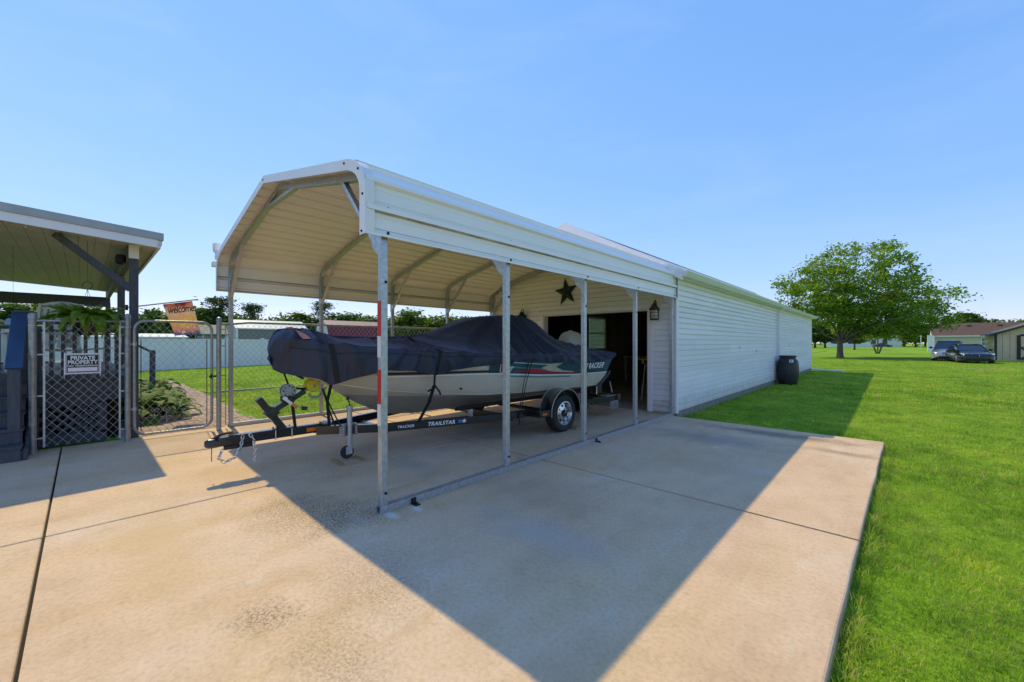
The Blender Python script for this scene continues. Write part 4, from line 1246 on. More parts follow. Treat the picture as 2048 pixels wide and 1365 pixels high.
# tie-down straps
def ribbon(name, pts, w, m, parent, wdir=(0, 1, 0), label=None):
    mb = MB()
    a = [tuple(Vector(p) - Vector(wdir) * w / 2) for p in pts]; b = [tuple(Vector(p) + Vector(wdir) * w / 2) for p in pts]
    mb.grid([a, b])
    return obj(name, mb, m, parent, fix=False, solid=0.003)
def bp(y, t): 
    i = int(np.argmin(abs(ysg - y))); return P3[i, NV + int(t * NV)]
p = bp(.03, 1.0); ribbon("strap", [(0.02, 0.06, 1.06), (0.03, 0.10, 0.93), (0.04, .13, .86)], 0.02, BLACK_WEB, cover); ribbon("strap", [(0.04, .125, .90), (0.045, 0.14, 0.70), (0.05, 0.17, 0.42)], 0.034, BLACK_WEB, cover)
p = bp(.42, 1.0); ribbon("strap", [(p[0] - .02, .42, .98), (0.25, 0.45, 0.72), (0.18, 0.50, 0.42)], 0.036, BLACK_WEB, cover)
p = bp(1.48, 1.0); ribbon("strap", [(p[0], 1.48, 1.02), (p[0] - .01, 1.48, .88)], 0.03, BLACK_WEB, cover); ribbon("strap", [(p[0] - .005, 1.475, .88), (.80, 1.47, .66), (.60, 1.44, .39)], 0.05, BLACK_WEB, cover)
mb = MB(); mb.tube([(p[0], 1.48, .88), (p[0] + .03, 1.42, .84), (p[0] + .035, 1.36, .82)], .012, 5); mb.tube([(p[0], 1.48, .88), (p[0] + .03, 1.53, .80), (p[0] + .02, 1.55, .76)], .012, 5); obj("strap_knot", mb, BLACK_WEB, cover)
for dy in (0, .07):
    ribbon("strap", [(1.02, 3.05 + dy, 1.12), (0.985, 2.98 + dy * .7, .8), (.97, 2.90 + dy * .5, .38)], 0.016, BLACK_WEB, cover)
ribbon("strap", [(.97, 2.9, .38), (.975, 2.9, .2)], 0.025, BLACK_WEB, cover)
p = bp(4.62, 1.0); ribbon("strap", [(p[0] + .005, 4.62, 1.05), (.99, 4.55, .8), (.98, 4.5, .45)], 0.03, BLACK_WEB, cover)
# outboard engine on the transom
mb = MB()
cs = []
for t in np.linspace(0, 1, 9):
    z = 1.24 + 0.42 * t
    s_ = (1 - (t ** 2.6)) ** 0.5 if t < 1 else 0.02
    s_ = max(s_, 0.05)
    cs.append([(-0.08 + 0.23 * s_ * math.copysign(abs(math.cos(a)) ** 0.7, math.cos(a)), 5.63 + (0.34 * s_) * math.copysign(abs(math.sin(a)) ** 0.7, math.sin(a)) - 0.10 * t, z) for a in np.linspace(0, 2 * math.pi, 24, endpoint=False)])
mb.grid(cs, close_u=True)
mb.f.append(tuple(range(23, -1, -1))); mb.mi.append(0)
mb.f.append(tuple(8 * 24 + j for j in range(24))); mb.mi.append(0)
local_part("engine_cowl", mb, GREY_PLASTIC, boat, smooth=True, label="pale grey outboard engine cowl behind the stern")
mb = MB(); mb.box(-0.17, 0.01, 5.62, 5.95, 0.66, 1.24); mb.box(-0.11, -0.05, 5.65, 5.95, 0.42, 0.66)
local_part("engine_leg", mb, BLACK_PLASTIC, boat, bevel=0.02)
# black trim strut and boarding rod on the starboard quarter
mb = MB(); mb.tube([(.86, 5.12, .60), (.90, 5.38, .80)], 0.045, 10); mb.tube([(.90, 5.36, .78), (.91, 5.44, .86)], 0.035, 10); mb.box(.80, .92, 5.02, 5.16, .47, .62)
local_part("trim_strut", mb, BLACK_PLASTIC, boat, smooth=True)
mb = MB(); mb.tube([(.93, 5.42, .66), (.95, 5.47, .45)], 0.012, 8); mb.tube([(.90, 5.02, .6), (.90, 5.02, .45)], 0.014, 8)
local_part("boarding_rod", mb, CHROME, boat, smooth=True)

# trailer
BZ = 0.345
def T(name, mb, m, **kw): return local_part(name, mb, m, trailer, **kw)
mb = MB(); mb.beam((0, -.47, .385), (0, .52, .385), .085, .10); T("tongue", mb, BLACK_STEEL, bevel=0.008)
mb = MB(); mb.lathe([(0.030, 0), (0.045, .03), (0.05, .08), (0.045, .16)], 12, (0, -.66, .372), 'Y'); mb.box(-.05, .05, -.55, -.42, .335, .43)
T("coupler", mb, BLACK_STEEL, bevel=0.01)
mb = MB(); mb.tube([(0, -.60, .41), (0, -.52, .455), (0, -.42, .46)], .014, 6); mb.box(-.03, .03, -.46, -.38, .446, .458); T("coupler_latch", mb, RUST)
mb = MB(); mb.tube([(.0, -.60, .33), (.0, -.60, .19)], .004, 5); T("latch_pin", mb, RUST)
mb = MB(); mb.box(-.02, .02, -.5, -.24, .285, .33); T("brake_actuator", mb, BLACK_STEEL, bevel=.01)
for sg in (1, -1):
    P = [(sg * .055, .40, BZ + .02), (sg * .41, 1.10, BZ), (sg * .90, 2.62, BZ), (sg * .94, 3.0, BZ), (sg * .94, 5.58, BZ)]
    mb = MB()
    for a, b2 in zip(P, P[1:]):
        mb.beam(a, b2, .055, .10)
    bm_o = T("frame_rail", mb, BLACK_STEEL)
    if sg > 0:
        d = (Vector(P[2]) - Vector(P[1])).normalized()
        nrm = Vector((d.y, -d.x, 0))
        def onrail(s0, z0, P=P, d=d, nrm=nrm):
            return lambda u, v: tuple(Vector((P[1][0], P[1][1], BZ + z0 + v)) + d * (s0 + u) + nrm * 0.0295)
        for txt, sz, s0 in (("TRACKER", .045, .235), ("TRAILSTAR", .068, .70)):
            vs, fs = text_geom(txt, sz, .25, .0022 if sz > .05 else .001, 1.12)
            fn = onrail(s0, -.018 if sz < .05 else -.024)
            mb = MB(); mb.add([fn(v[0], v[1]) for v in vs], fs)
            obj("lettering", mb, WHITE_INK, bm_o, fix=False)
        pts = []
        for k in range(10):
            a = math.pi / 2 + k * math.pi / 5; r = .033 if k % 2 == 0 else .014
            pts.append((r * math.cos(a), r * math.sin(a)))
        fn = onrail(1.02, 0.0)
        mb = MB(); mb.add([fn(u - .04, v) for u, v in ((-.05, -.02), (.05, -.02), (.05, .02), (-.05, .02))], [(0, 1, 2, 3)]); obj("emblem", mb, BLUE_INK, bm_o, fix=False)
        mb = MB(); mb.add([tuple(Vector(fn(u, v)) + nrm * .001) for u, v in pts], [tuple(range(10))]); obj("emblem", mb, WHITE_INK, bm_o, fix=False)
    # bunk boards under the hull
    mb = MB(); mb.beam((sg * .52, 2.1, .475), (sg * .62, 5.3, .50), .09, .05, (-sg * .35, 0, 1)); T("bunk", mb, BLACK_WEB, bevel=.008)
    for y in (2.3, 4.9):
        mb = MB(); mb.box(sg * .58 - .025, sg * .58 + .025, y - .03, y + .03, BZ - .04, .455); T("bunk_post", mb, GALV)
    # wheel
    wx = sg * 1.085; wy, wz, R_ = 3.72, .292, .292
    tyre = MB(); tyre.lathe([(.185, -.085), (.21, -.092), (.262, -.095), (.284, -.080), (.292, -.06), (.287, -.045), (.292, -.04), (.287, -.02), (.292, -.015), (.292, .015), (.287, .02), (.292, .04), (.287, .045), (.292, .06), (.284, .080), (.262, .095), (.21, .092), (.185, .085)], 40, (wx, wy, wz), 'X', caps=False)
    wheel = T("wheel", tyre, BLACK_RUBBER, smooth=True, angle=30)
    rim = MB(); o2 = .06 * sg
    rim.lathe([(.188, .09 * sg), (.176, .094 * sg), (.165, .07 * sg), (.150, .045 * sg), (.120, .05 * sg), (.085, .062 * sg), (.06, .066 * sg)], 40, (wx, wy, wz), 'X', caps=False)
    obj("rim", rim, CHROME, wheel, smooth=True, fix=False)
    for k in range(8):                                 # slots in the wheel disc
        a = 2 * math.pi * k / 8 + .2
        mb = MB(); c0, s0 = math.cos(a), math.sin(a)
        q = []
        for (r, da) in ((.10, -.10), (.142, -.16), (.146, .06), (.11, .10)):
            q.append((wx + sg * (.060 if r < .12 else .0515) + .0015 * sg, wy + r * math.cos(a + da), wz + r * math.sin(a + da)))
        mb.add(q, [(0, 1, 2, 3)]); obj("rim_slot", mb, BLACK_STEEL, wheel, fix=False, solid=.004)
    mb = MB(); mb.lathe([(.055, .060 * sg), (.055, .085 * sg), (.045, .105 * sg), (.02, .11 * sg)], 16, (wx, wy, wz), 'X'); obj("hub", mb, BLACK_STEEL, wheel, smooth=True)
    for k in range(5):
        a = 2 * math.pi * k / 5
        mb = MB(); mb.lathe([(.010, .06 * sg), (.010, .078 * sg)], 6, (wx, wy + .075 * math.cos(a), wz + .075 * math.sin(a)), 'X'); obj("lug_nut", mb, CHROME, wheel)
    # fender: arched sheet with rolled edges
    A = np.linspace(math.radians(-8), math.radians(188), 22)
    fr = .365
    inn = [(sg * .965, wy + fr * math.cos(a), wz + .03 + fr * .98 * math.sin(a)) for a in A]
    out = [(sg * 1.205, wy + fr * math.cos(a), wz + .03 + fr * .98 * math.sin(a)) for a in A]
    lip = [(sg * 1.21, wy + (fr - .025) * math.cos(a), wz + .03 + (fr - .025) * .98 * math.sin(a)) for a in A]
    mb = MB(); mb.grid([inn, out, lip]); fo = T("fender", mb, BLACK_STEEL, smooth=True, solid=.004, fix=False)
    for e in (inn, out):
        mb = MB(); mb.tube(e, .006, 6); obj("pinstripe", mb, CREAM_INK, fo)
    for y in (wy - .62, wy + .38):
        mb = MB(); mb.box(min(sg * .965, sg * 1.2), max(sg * .965, sg * 1.2), y, y + .24, BZ - .045, BZ + .045); T("step_plate", mb, BLACK_STEEL, bevel=.008)
    mb = MB(); mb.box(sg * 1.203 - .004, sg * 1.203 + .004, wy - .57, wy - .47, BZ - .015, BZ + .015); T("side_marker", mb, ORANGE)
for y in (1.10, 2.8, 5.50):
    h = .41 if y < 2 else .93
    mb = MB(); mb.box(-h, h, y - .03, y + .03, BZ - .075, BZ - .005); T("cross_member", mb, BLACK_STEEL)
mb = MB(); mb.lathe([(.032, -1.02), (.032, 1.02)], 10, (0, 3.72, .285), 'X'); T("axle", mb, BLACK_STEEL, smooth=True)
for sg in (1, -1):
    mb = MB(); mb.beam((sg * .94, 3.2, .285), (sg * .94, 4.25, .285), .05, .03); T("leaf_spring", mb, BLACK_STEEL)
mb = MB(); mb.box(-.97, .99, 5.585, 5.66, BZ - .05, BZ + .07); rb = T("rear_bumper", mb, BLACK_STEEL, bevel=.006)
for sg in (1, -1):
    mb = MB(); mb.box(sg * .90 - .09, sg * .90 + .09, 5.20, 5.56, BZ + .052, BZ + .062); T("step_tread", mb, GALV)
    mb = MB(); mb.box(sg * .94 - .055, sg * .94 + .055, 5.662, 5.70, BZ - .045, BZ + .065); T("tail_lamp", mb, mat("red_lens" + str(sg), (.35, .05, .02), .2, var=.2, scale=60, coat=.5), bevel=.008)
mb = MB()
for k in range(9):
    y = 5.36 + k * .03
    mb.beam((.985, y, .30), (.985, y + .035, .15), .006, .006)
for z in (.30, .225, .15):
    mb.beam((.985, 5.36, z), (.985, 5.64, z - .02), .006, .006)
mb.box(.978, .984, 5.355, 5.645, .145, .30)
T("mud_flap", mb, GALV_DULL)
# winch stand, rollers, winch, jack
mb = MB(); mb.beam((0, .06, .42), (0, -.19, .79), .075, .075, (1, 0, 0)); st = T("winch_mast", mb, BLACK_STEEL, bevel=.008)
mb = MB(); mb.beam((0, -.08, .62), (0, .28, .835), .06, .065, (1, 0, 0)); T("winch_arm", mb, BLACK_STEEL, bevel=.006)
mb = MB(); mb.beam((0, -.10, .575), (0, -.02, .66), .105, .11, (1, 0, 0)); T("arm_sleeve", mb, BLACK_STEEL, bevel=.006)
mb = MB(); mb.box(-.075, .075, -.04, .16, .432, .446); T("mast_plate", mb, BLACK_STEEL, bevel=.004)
for y in (-.03, .135):
    mb = MB(); mb.tube([(-.052, y, .325), (-.052, y, .455)], .006, 6); mb.tube([(.052, y, .325), (.052, y, .455)], .006, 6); mb.tube([(-.055, y, .33), (.055, y, .33)], .006, 6); T("u_bolt", mb, CHROME)
for q in (-.075, .0):
    mb = MB(); mb.tube([(.043, -.115 + .06 * (q + .075) / .075 * .8, .60 + .09 * (q + .075) / .075), (.043, -.05 + .06 * (q + .075) / .075 * .8, .645 + .09 * (q + .075) / .075)], .004, 5); T("u_bolt", mb, CHROME)
for x in (-.085, .02):
    mb = MB(); mb.lathe([(.02, 0), (.062, .005), (.073, .02), (.073, .05), (.062, .065), (.02, .07)], 22, (x, .36, .895), 'X')
    r_ = T("bow_roller", mb, YELLOW, smooth=True)
    mb = MB(); mb.lathe([(.02, .071), (.02, .078), (.01, .079)], 12, (x, .36, .895), 'X'); obj("roller_cap", mb, CREAM_INK, r_)
mb = MB(); mb.tube([(0, .27, .83), (0, .36, .895)], .02, 6); mb.tube([(.11, .36, .895), (-.11, .36, .895)], .012, 8)
mb.tube([(.10, .30, .81), (.10, .33, .765), (.10, .40, .765), (.10, .455, .81), (.10, .49, .87)], .014, 6); T("roller_bracket", mb, GALV_DULL)
mb = MB(); mb.lathe([(.05, 0), (.078, .004), (.078, .018), (.03, .02), (.03, .07), (.078, .072), (.078, .088), (.05, .09)], 24, (-.02, .10, .855), 'X'); wi = T("winch_drum", mb, GALV_DULL, smooth=True, angle=30)
for k in range(8):
    a = 2 * math.pi * k / 8; mb = MB(); mb.lathe([(.009, .0885), (.009, .0915)], 8, (-.02, .10 + .056 * math.cos(a), .855 + .056 * math.sin(a)), 'X'); obj("drum_hole", mb, BLACK_STEEL, wi)
mb = MB(); mb.box(-.05, .08, .04, .16, .735, .80); mb.beam((.085, .06, .80), (.085, .17, .76), .01, .06, (1, 0, 0)); T("winch_frame", mb, BLACK_STEEL, bevel=.006)
mb = MB(); mb.beam((.095, .03, .79), (.10, .17, .665), .03, .008, (1, 0, 0)); mb.lathe([(.012, 0), (.015, .05), (.012, .09)], 8, (.10, .04, .79), 'X'); T("winch_handle", mb, WHITE_TRIM)
mb = MB(); mb.beam((.099, .12, .71), (.104, .172, .663), .031, .010, (1, 0, 0)); T("handle_label", mb, mat("orange_warning_label", (.65, .18, .05), .5, var=.3, scale=120))
mb = MB(); mb.tube([(.0, .15, .88), (.0, .26, .862), (0, .36, .862)], .016, 4); T("winch_strap", mb, BLACK_WEB)
mb = MB(); mb.tube([(.03, .24, .64), (.05, .30, .635)], .022, 8); T("strap_buckle", mb, BLACK_PLASTIC)
mb = MB(); mb.box(.048, .053, .29, .42, .36, .405); T("side_marker", mb, ORANGE)
jx, jy = .275, .70
mb = MB(); mb.lathe([(.030, .17), (.030, .585), (.034, .587), (.034, .645), (.02, .65)], 16, (jx, jy, 0)); T("jack_tube", mb, GALV, smooth=True, angle=30)
mb = MB(); mb.box(jx - .055, jx - .035, jy - .10, jy + .10, .285, .43)
for dy in (-.075, .075):
    mb.box(jx - .035, jx + .02, jy + dy - .012, jy + dy + .012, .29, .425)
jb = T("jack_bracket", mb, GALV, bevel=.004)
for dy in (-.075, .075):
    for dz in (.305, .335, .365, .395, .415):
        mb = MB(); mb.lathe([(.007, .0), (.007, .002)], 8, (jx + .0205, jy + dy, dz), 'X'); obj("bolt_hole", mb, BLACK_STEEL, jb)
mb = MB(); mb.tube([(jx, jy, .645), (jx + .01, jy - .01, .69), (jx + .0, jy - .02, .73)], .008, 8); mb.lathe([(.008, 0), (.02, .012), (.02, .028), (.008, .04)], 12, (jx, jy - .022, .715)); T("jack_handle", mb, BLACK_PLASTIC, smooth=True)
mb = MB(); mb.lathe([(.035, .155), (.035, .175)], 12, (jx, jy, 0)); mb.box(jx - .032, jx - .026, jy - .055, jy + .02, .075, .165); mb.box(jx + .026, jx + .032, jy - .055, jy + .02, .075, .165); T("caster_fork", mb, GALV)
mb = MB(); mb.lathe([(.055, -.022), (.075, -.018), (.079, 0), (.075, .018), (.055, .022)], 24, (jx, jy - .03, .098), 'X'); T("caster_wheel", mb, BLACK_RUBBER, smooth=True)
mb = MB(); mb.box(-.04, .10, .46, .56, .43, .45); T("strap_plate", mb, GALV); 
mb = MB(); mb.tube([(.10, .45, .86), (.16, .50, .62), (.20, .56, .41)], .010, 5); mb.tube([(.10, .45, .86), (.19, .53, .60), (.26, .60, .41)], .008, 5); T("bow_safety_strap", mb, BLACK_WEB)
# safety chains, link by link
def chain(x0, y0, pts):
    pts = [Vector(p) for p in pts]
    L = []; 
    for a, b2 in zip(pts, pts[1:]):
        nseg = max(1, round((b2 - a).length / .034))
        for k in range(nseg):
            L.append((a + (b2 - a) * ((k + .5) / nseg), (b2 - a).normalized()))
    for k, (c, d) in enumerate(L):
        u = d.cross(Vector((1, .2, 0.1))).normalized()
        if k % 2: u = d.cross(u).normalized()
        ring = [c + d * (.026 * math.cos(t)) + u * (.013 * math.sin(t)) for t in np.linspace(0, 2 * math.pi, 10, endpoint=False)]
        mb = MB(); mb.tube(ring, .0042, 5, closed=True); T("chain_link", mb, CHROME, smooth=True)
chain(0, 0, [(.05, -.34, .42), (.06, -.36, .30), (.06, -.42, .20), (.06, -.50, .17), (.06, -.55, .22), (.05, -.52, .30)])
chain(0, 0, [(.06, -.28, .43), (.065, -.24, .36), (.07, -.23, .26), (.07, -.235, .13)])
for t in (boat, trailer):
    t.location = BLOC; t.rotation_euler = (0, 0, BR)
# wooden blocks under the jack wheel and behind the tyre
def to_world(x, y, z=0):
    c, s = math.cos(BR), math.sin(BR)
    return (BLOC[0] + c * x - s * y, BLOC[1] + s * x + c * y, z)
def wood_block(label, x, y, lx, ly, h, rz):
    mb = MB(); mb.box(-lx / 2, lx / 2, -ly / 2, ly / 2, 0, h)
    o = obj("wood_block", mb, WOOD, bevel=.004); w = to_world(x, y); o.location = (w[0], w[1], .001); o.rotation_euler = (0, 0, rz)
    return tag(o, label, "wood block", "lumber chocks under the trailer")
wood_block("strip of lumber lying in front of the trailer's jack wheel", .30, .545, .30, .045, .022, -.95 + .9)
wood_block("lumber offcut behind the trailer's jack wheel", .32, .80, .24, .045, .022, .1)
wood_block("lumber chock behind the trailer's road wheel", 1.1, 4.02, .2, .09, .04, .1)
# ------------------------------------------------------------------ chain-link fence, gate, sign
def chain_mesh(P0, P1, z0, z1, dw=.094, dh=.115, r=.0023):
    """woven diamonds between two plan points"""
    P0, P1 = Vector(P0), Vector(P1)
    L = (P1 - P0).length; d = (P1 - P0).normalized(); H = z1 - z0
    mb = MB()
    sl = dh / dw
    for sg in (1, -1):
        k = -int(H / dh) - 1
        while k * dw < L:
            u0, v0 = k * dw, 0.0
            # line v = (u-u0)*sl clipped to the panel
            ua, ub = max(0, u0), min(L, u0 + H / sl)
            if ub - ua > .02:
                va, vb = (ua - u0) * sl, (ub - u0) * sl
                a, b = (ua, ub) if sg > 0 else (L - ua, L - ub)
                off = .0015 * sg
                n_ = Vector((-d.y, d.x, 0)) * off
                pa = P0 + d * a + n_; pb = P0 + d * b + n_
                mb.tube([(pa.x, pa.y, z0 + va), (pb.x, pb.y, z0 + vb)], r, 4, caps=False)
            k += 1
    return mb
FX = -7.90
fence = thing("chain_link_fence", "short galvanised chain-link fence panel with a warning sign beside the deck steps", "fence", (FX, 0, 0))
def pipe_post(name, x, y, z1, r, parent, m=GALV_DULL):
    mb = MB(); mb.lathe([(r, 0.0), (r, z1 - .05), (r * 1.12, z1 - .048), (r * 1.12, z1 - .01), (r * .85, z1 + .012), (r * .3, z1 + .022)], 16, (x, y, 0)); return obj(name, mb, m, parent, smooth=True, angle=35)
pipe_post("post", FX, -.43, 1.76, .036, fence); pipe_post("post", FX, .44, 1.79, .032, fence)
mb = MB(); mb.tube([(FX, -.40, 1.68), (FX, .41, 1.70)], .017, 10); obj("top_rail", mb, GALV_DULL, fence, smooth=True)
for y in (-.335, .36):
    mb = MB(); mb.box(FX - .004, FX + .004, y - .01, y + .01, .06, 1.70); obj("tension_bar", mb, GALV, fence)
    for z in (.18, .72, 1.25, 1.62):
        yp = -.43 if y < 0 else .44
        mb = MB(); mb.tube([(FX + .038 * math.cos(a) * 1.0, yp + .038 * math.sin(a), z) for a in np.linspace(0, 2 * math.pi, 14, endpoint=False)], .006, 4, closed=True); mb.beam((FX, yp + (.036 if y < 0 else -.036), z), (FX, y, z), .006, .016); obj("tension_band", mb, GALV, fence)
o = obj("wire_mesh", chain_mesh((FX, -.335, 0), (FX, .36, 0), .06, 1.68), WIRE, fence, fix=False); o["kind"] = "stuff"

gate = thing("chain_link_gate", "chain-link walk gate with rounded pipe frame between the fence panel and carport", "gate", (FX, .98, 0))
def round_frame(y0, y1, z0, z1, R, x):
    pts = []
    for cy_, cz_, a0 in ((y1 - R, z1 - R, 0), (y0 + R, z1 - R, 90), (y0 + R, z0 + R, 180), (y1 - R, z0 + R, 270)):
        for a in np.linspace(a0, a0 + 90, 7):
            t = math.radians(a); pts.append((x, cy_ + R * math.cos(t), cz_ + R * math.sin(t)))
    return pts
mb = MB(); mb.tube(round_frame(.51, 1.415, .07, 1.72, .13, FX), .019, 10, closed=True); obj("gate_frame", mb, GALV_DULL, gate, smooth=True)
o = obj("wire_mesh", chain_mesh((FX, .56, 0), (FX, 1.365, 0), .09, 1.70), WIRE, gate, fix=False); o["kind"] = "stuff"
for y in (.58, 1.35):
    mb = MB(); mb.box(FX - .003, FX + .003, y - .005, y + .005, .12, 1.45); obj("tension_bar", mb, DARK_IRON, gate)
for z in (.45, 1.38):
    mb = MB(); mb.tube([(FX, .44, z), (FX + .02, .475, z), (FX, .51, z)], .012, 6); mb.lathe([(.026, -.025), (.026, .025)], 10, (FX, .51, z)); obj("hinge", mb, GALV, gate)
mb = MB(); mb.beam((FX, 1.38, .86), (FX, 1.52, .87), .02, .03); mb.tube([(FX + .02, 1.40, .83), (FX + .02, 1.40, .90)], .012, 6); mb.tube([(FX + .045, 1.5, .87), (FX - .045, 1.5, .87)], .014, 6); obj("latch", mb, DARK_IRON, gate)

lfence = thing("chain_link_fence", "long chain-link fence running behind the boat outside the carport's left posts", "fence", (-8.2, 4.7, -.05))
pipe_post("post", -7.86, 1.50, 1.79, .034, lfence)
for y in (4.6, 7.6):
    pipe_post("post", -8.2, y, 1.77, .03, lfence)
mb = MB(); mb.tube([(-7.87, 1.53, 1.70), (-8.16, 1.75, 1.72), (-8.2, 2.0, 1.75), (-8.2, 7.8, 1.75)], .019, 10); obj("top_rail", mb, GALV_DULL, lfence, smooth=True)
o = obj("wire_mesh", chain_mesh((-8.2, 1.80, 0), (-8.2, 7.8, 0), 0.0, 1.74, .088, .105), WIRE, lfence, fix=False); o["kind"] = "stuff"
mb = MB(); mb.box(-7.93, -7.92, 1.595, 1.61, .05, 1.7); obj("tension_bar", mb, GALV, lfence)
for z in (.45, .87, 1.35, 1.62):
    mb = MB(); mb.tube([(-7.86, 1.5, z), (-7.93, 1.6, z)], .007, 5); obj("tension_band", mb, DARK_IRON, lfence)

sign = thing("warning_sign", "black and white PRIVATE PROPERTY sign wired to the chain-link panel", "sign", (FX + .012, .005, 1.145))
SX = FX + .018
sy0, sy1, sz0, sz1 = -.165, .175, .985, 1.258
def sbox(name, y0, y1, z0, z1, m, x0, x1): 
    mb = MB(); mb.box(x0, x1, y0, y1, z0, z1); return obj(name, mb, m, sign)
tilt = sbox("plate", sy0, sy1, sz0, sz1, WHITE_TRIM, SX - .003, SX)
sbox("black_panel", sy0 + .016, sy1 - .016, sz0 + .016, sz1 - .016, BLACK_INK, SX + .0005, SX + .0012)
sbox("inner_border", sy0 + .022, sy1 - .022, sz0 + .020, sz1 - .020, WHITE_TRIM, SX + .0016, SX + .002)
sbox("black_panel", sy0 + .026, sy1 - .026, sz0 + .024, sz1 - .024, BLACK_INK, SX + .0024, SX + .0028)
sbox("blank_strip", sy0 + .034, sy1 - .034, sz0 + .034, sz0 + .085, WHITE_TRIM, SX + .0032, SX + .0036)
for txt, sz, z, b, sp in (("PRIVATE", .070, 1.174, .0022, 1.0), ("PROPERTY", .070, 1.117, .0022, 1.0), ("NO TRESPASSING", .030, 1.083, .0008, 1.0)):
    vs, fs = text_geom(txt, sz, 0, b, sp)
    wd = max(v[0] for v in vs) - min(v[0] for v in vs)
    tw = {"PRIVATE": .225, "PROPERTY": .275}.get(txt, .28)
    mb = MB(); mb.add([(SX + .004, .005 + v[0] * tw / wd, z + v[1]) for v in vs], fs); obj("lettering", mb, WHITE_INK, sign, fix=False)
for y in (sy0 + .005, sy1 - .005):
    mb = MB(); mb.tube([(SX, y, sz0 + .01), (SX + .004, y - .004, sz0 - .02), (FX, y, sz0 - .045)], .004, 5); mb.tube([(SX, y, sz1 - .01), (SX + .004, y, sz1 + .02)], .004, 5); obj("cable_tie", mb, WHITE_TRIM, sign)

# ------------------------------------------------------------------ deck with steps, rails, lattice
deck = thing("deck", "slate blue painted wooden deck with steps, railings and lattice skirt behind the fence", "deck", (-10.5, -.5, -.05))
DZ0 = .905
DX = -8.42
for k in range(26):                                   # floor boards run along Y
    x1 = DX - .02 - k * .145
    mb = MB(); mb.box(x1 - .14, x1, -3.2, .50, DZ0 - .035 + RNG.uniform(-.002, .002), DZ0); obj("floor_board", mb, NAVY_WOOD, deck)
mb = MB(); mb.box(-17, DX - .02 - 26 * .145, -3.2, .50, DZ0 - .035, DZ0 - .002); obj("floor_board", mb, NAVY_WOOD, deck)
mb = MB(); mb.box(DX - .04, DX, -3.2, .52, .66, DZ0 - .04); obj("rim_joist", mb, NAVY_WOOD, deck, bevel=.004)
mb = MB(); mb.box(-16.9, DX - .042, .46, .50, .66, DZ0 - .04); obj("rim_joist", mb, NAVY_WOOD, deck)
mb = MB(); mb.box(DX - .015, DX + .035, -.5, .54, DZ0 - .039, DZ0 + .004); obj("nosing", mb, NAVY_WOOD, deck, bevel=.004)
# lattice skirt in its frame
for (y0, y1, z0, z1) in ((-.48, .25, .55, .655), (-.48, .25, .0, .12), (.155, .25, .121, .549), (-.48, -.40, .121, .549)):
    mb = MB(); mb.box(DX - .035, DX - .005, y0, y1, z0 - .03, z1); obj("lattice_frame", mb, NAVY_WOOD, deck, bevel=.003)
for sg in (1, -1):
    for k in range(9):
        u0 = -.40 - .45 + k * .125
        pts = []
        y0, z0, y1, z1 = u0, .12, u0 + sg * .45, .57
        # clip to the opening
        def clip(y0, z0, y1, z1, lo=-.40, hi=.155):
            t0, t1 = 0, 1
            dy = y1 - y0
            for b, s in ((lo, 1), (hi, -1)):
                a = (b - y0) / dy
                if s * dy > 0: t0 = max(t0, a) 
                else: t1 = min(t1, a)
            return (t0, t1)
        if sg < 0: u0 = -.40 + k * .125; y0, y1 = u0, u0 - .45
        t0, t1 = clip(y0, z0, y1, z1)
        if t1 - t0 < .05: continue
        mb = MB(); x = DX - .022 - .007 * (sg > 0)
        mb.beam((x, y0 + (y1 - y0) * t0, z0 + (z1 - z0) * t0), (x, y0 + (y1 - y0) * t1, z0 + (z1 - z0) * t1), .036, .006, (1, 0, 0)); obj("lattice_slat", mb, NAVY_WOOD, deck)
# curved apron board above the lattice
arc = [(.05 + .20 * math.cos(a), .565 + .065 * math.sin(a)) for a in np.linspace(math.pi, 0, 14)]
mb = MB(); mb.prism([(-.48, .66), (-.48, .57)] + arc + [(.52, .57), (.52, .66)], DX + .002, DX + .022, 'YZ'); obj("apron_board", mb, NAVY_WOOD, deck)
mb = MB(); mb.box(-16.8, DX - .3, -3.1, .40, -.04, .6); dk = obj("under_deck_shade", mb, mat("painted_under_deck_shade", (.012, .011, .010), .95, var=.3), deck)  # near-black block behind the lattice: the shade under the deck, put in as colour
# rail along the front edge: balusters, rails
for k in range(9):
    y = -.40 + k * .108
    mb = MB(); mb.box(DX - .045, DX - .005, y - .02, y + .02, DZ0 + .005, 1.66); obj("baluster", mb, NAVY_WOOD, deck, bevel=.003)
mb = MB(); mb.box(DX - .075, DX + .03, -.46, .46, 1.66, 1.70); obj("top_rail", mb, NAVY_WOOD, deck, bevel=.004)
mb = MB(); mb.box(DX - .04, DX - .008, -.46, .46, 1.55, 1.585); obj("rail", mb, NAVY_WOOD, deck)
mb = MB(); mb.box(DX - .07, DX + .02, -.60, -.50, 0, 1.80); obj("newel_post", mb, NAVY_WOOD, deck, bevel=.005)
mb = MB(); mb.box(DX - .085, DX + .035, -.615, -.485, 1.80, 1.83); obj("newel_cap", mb, NAVY_WOOD, deck, bevel=.006)
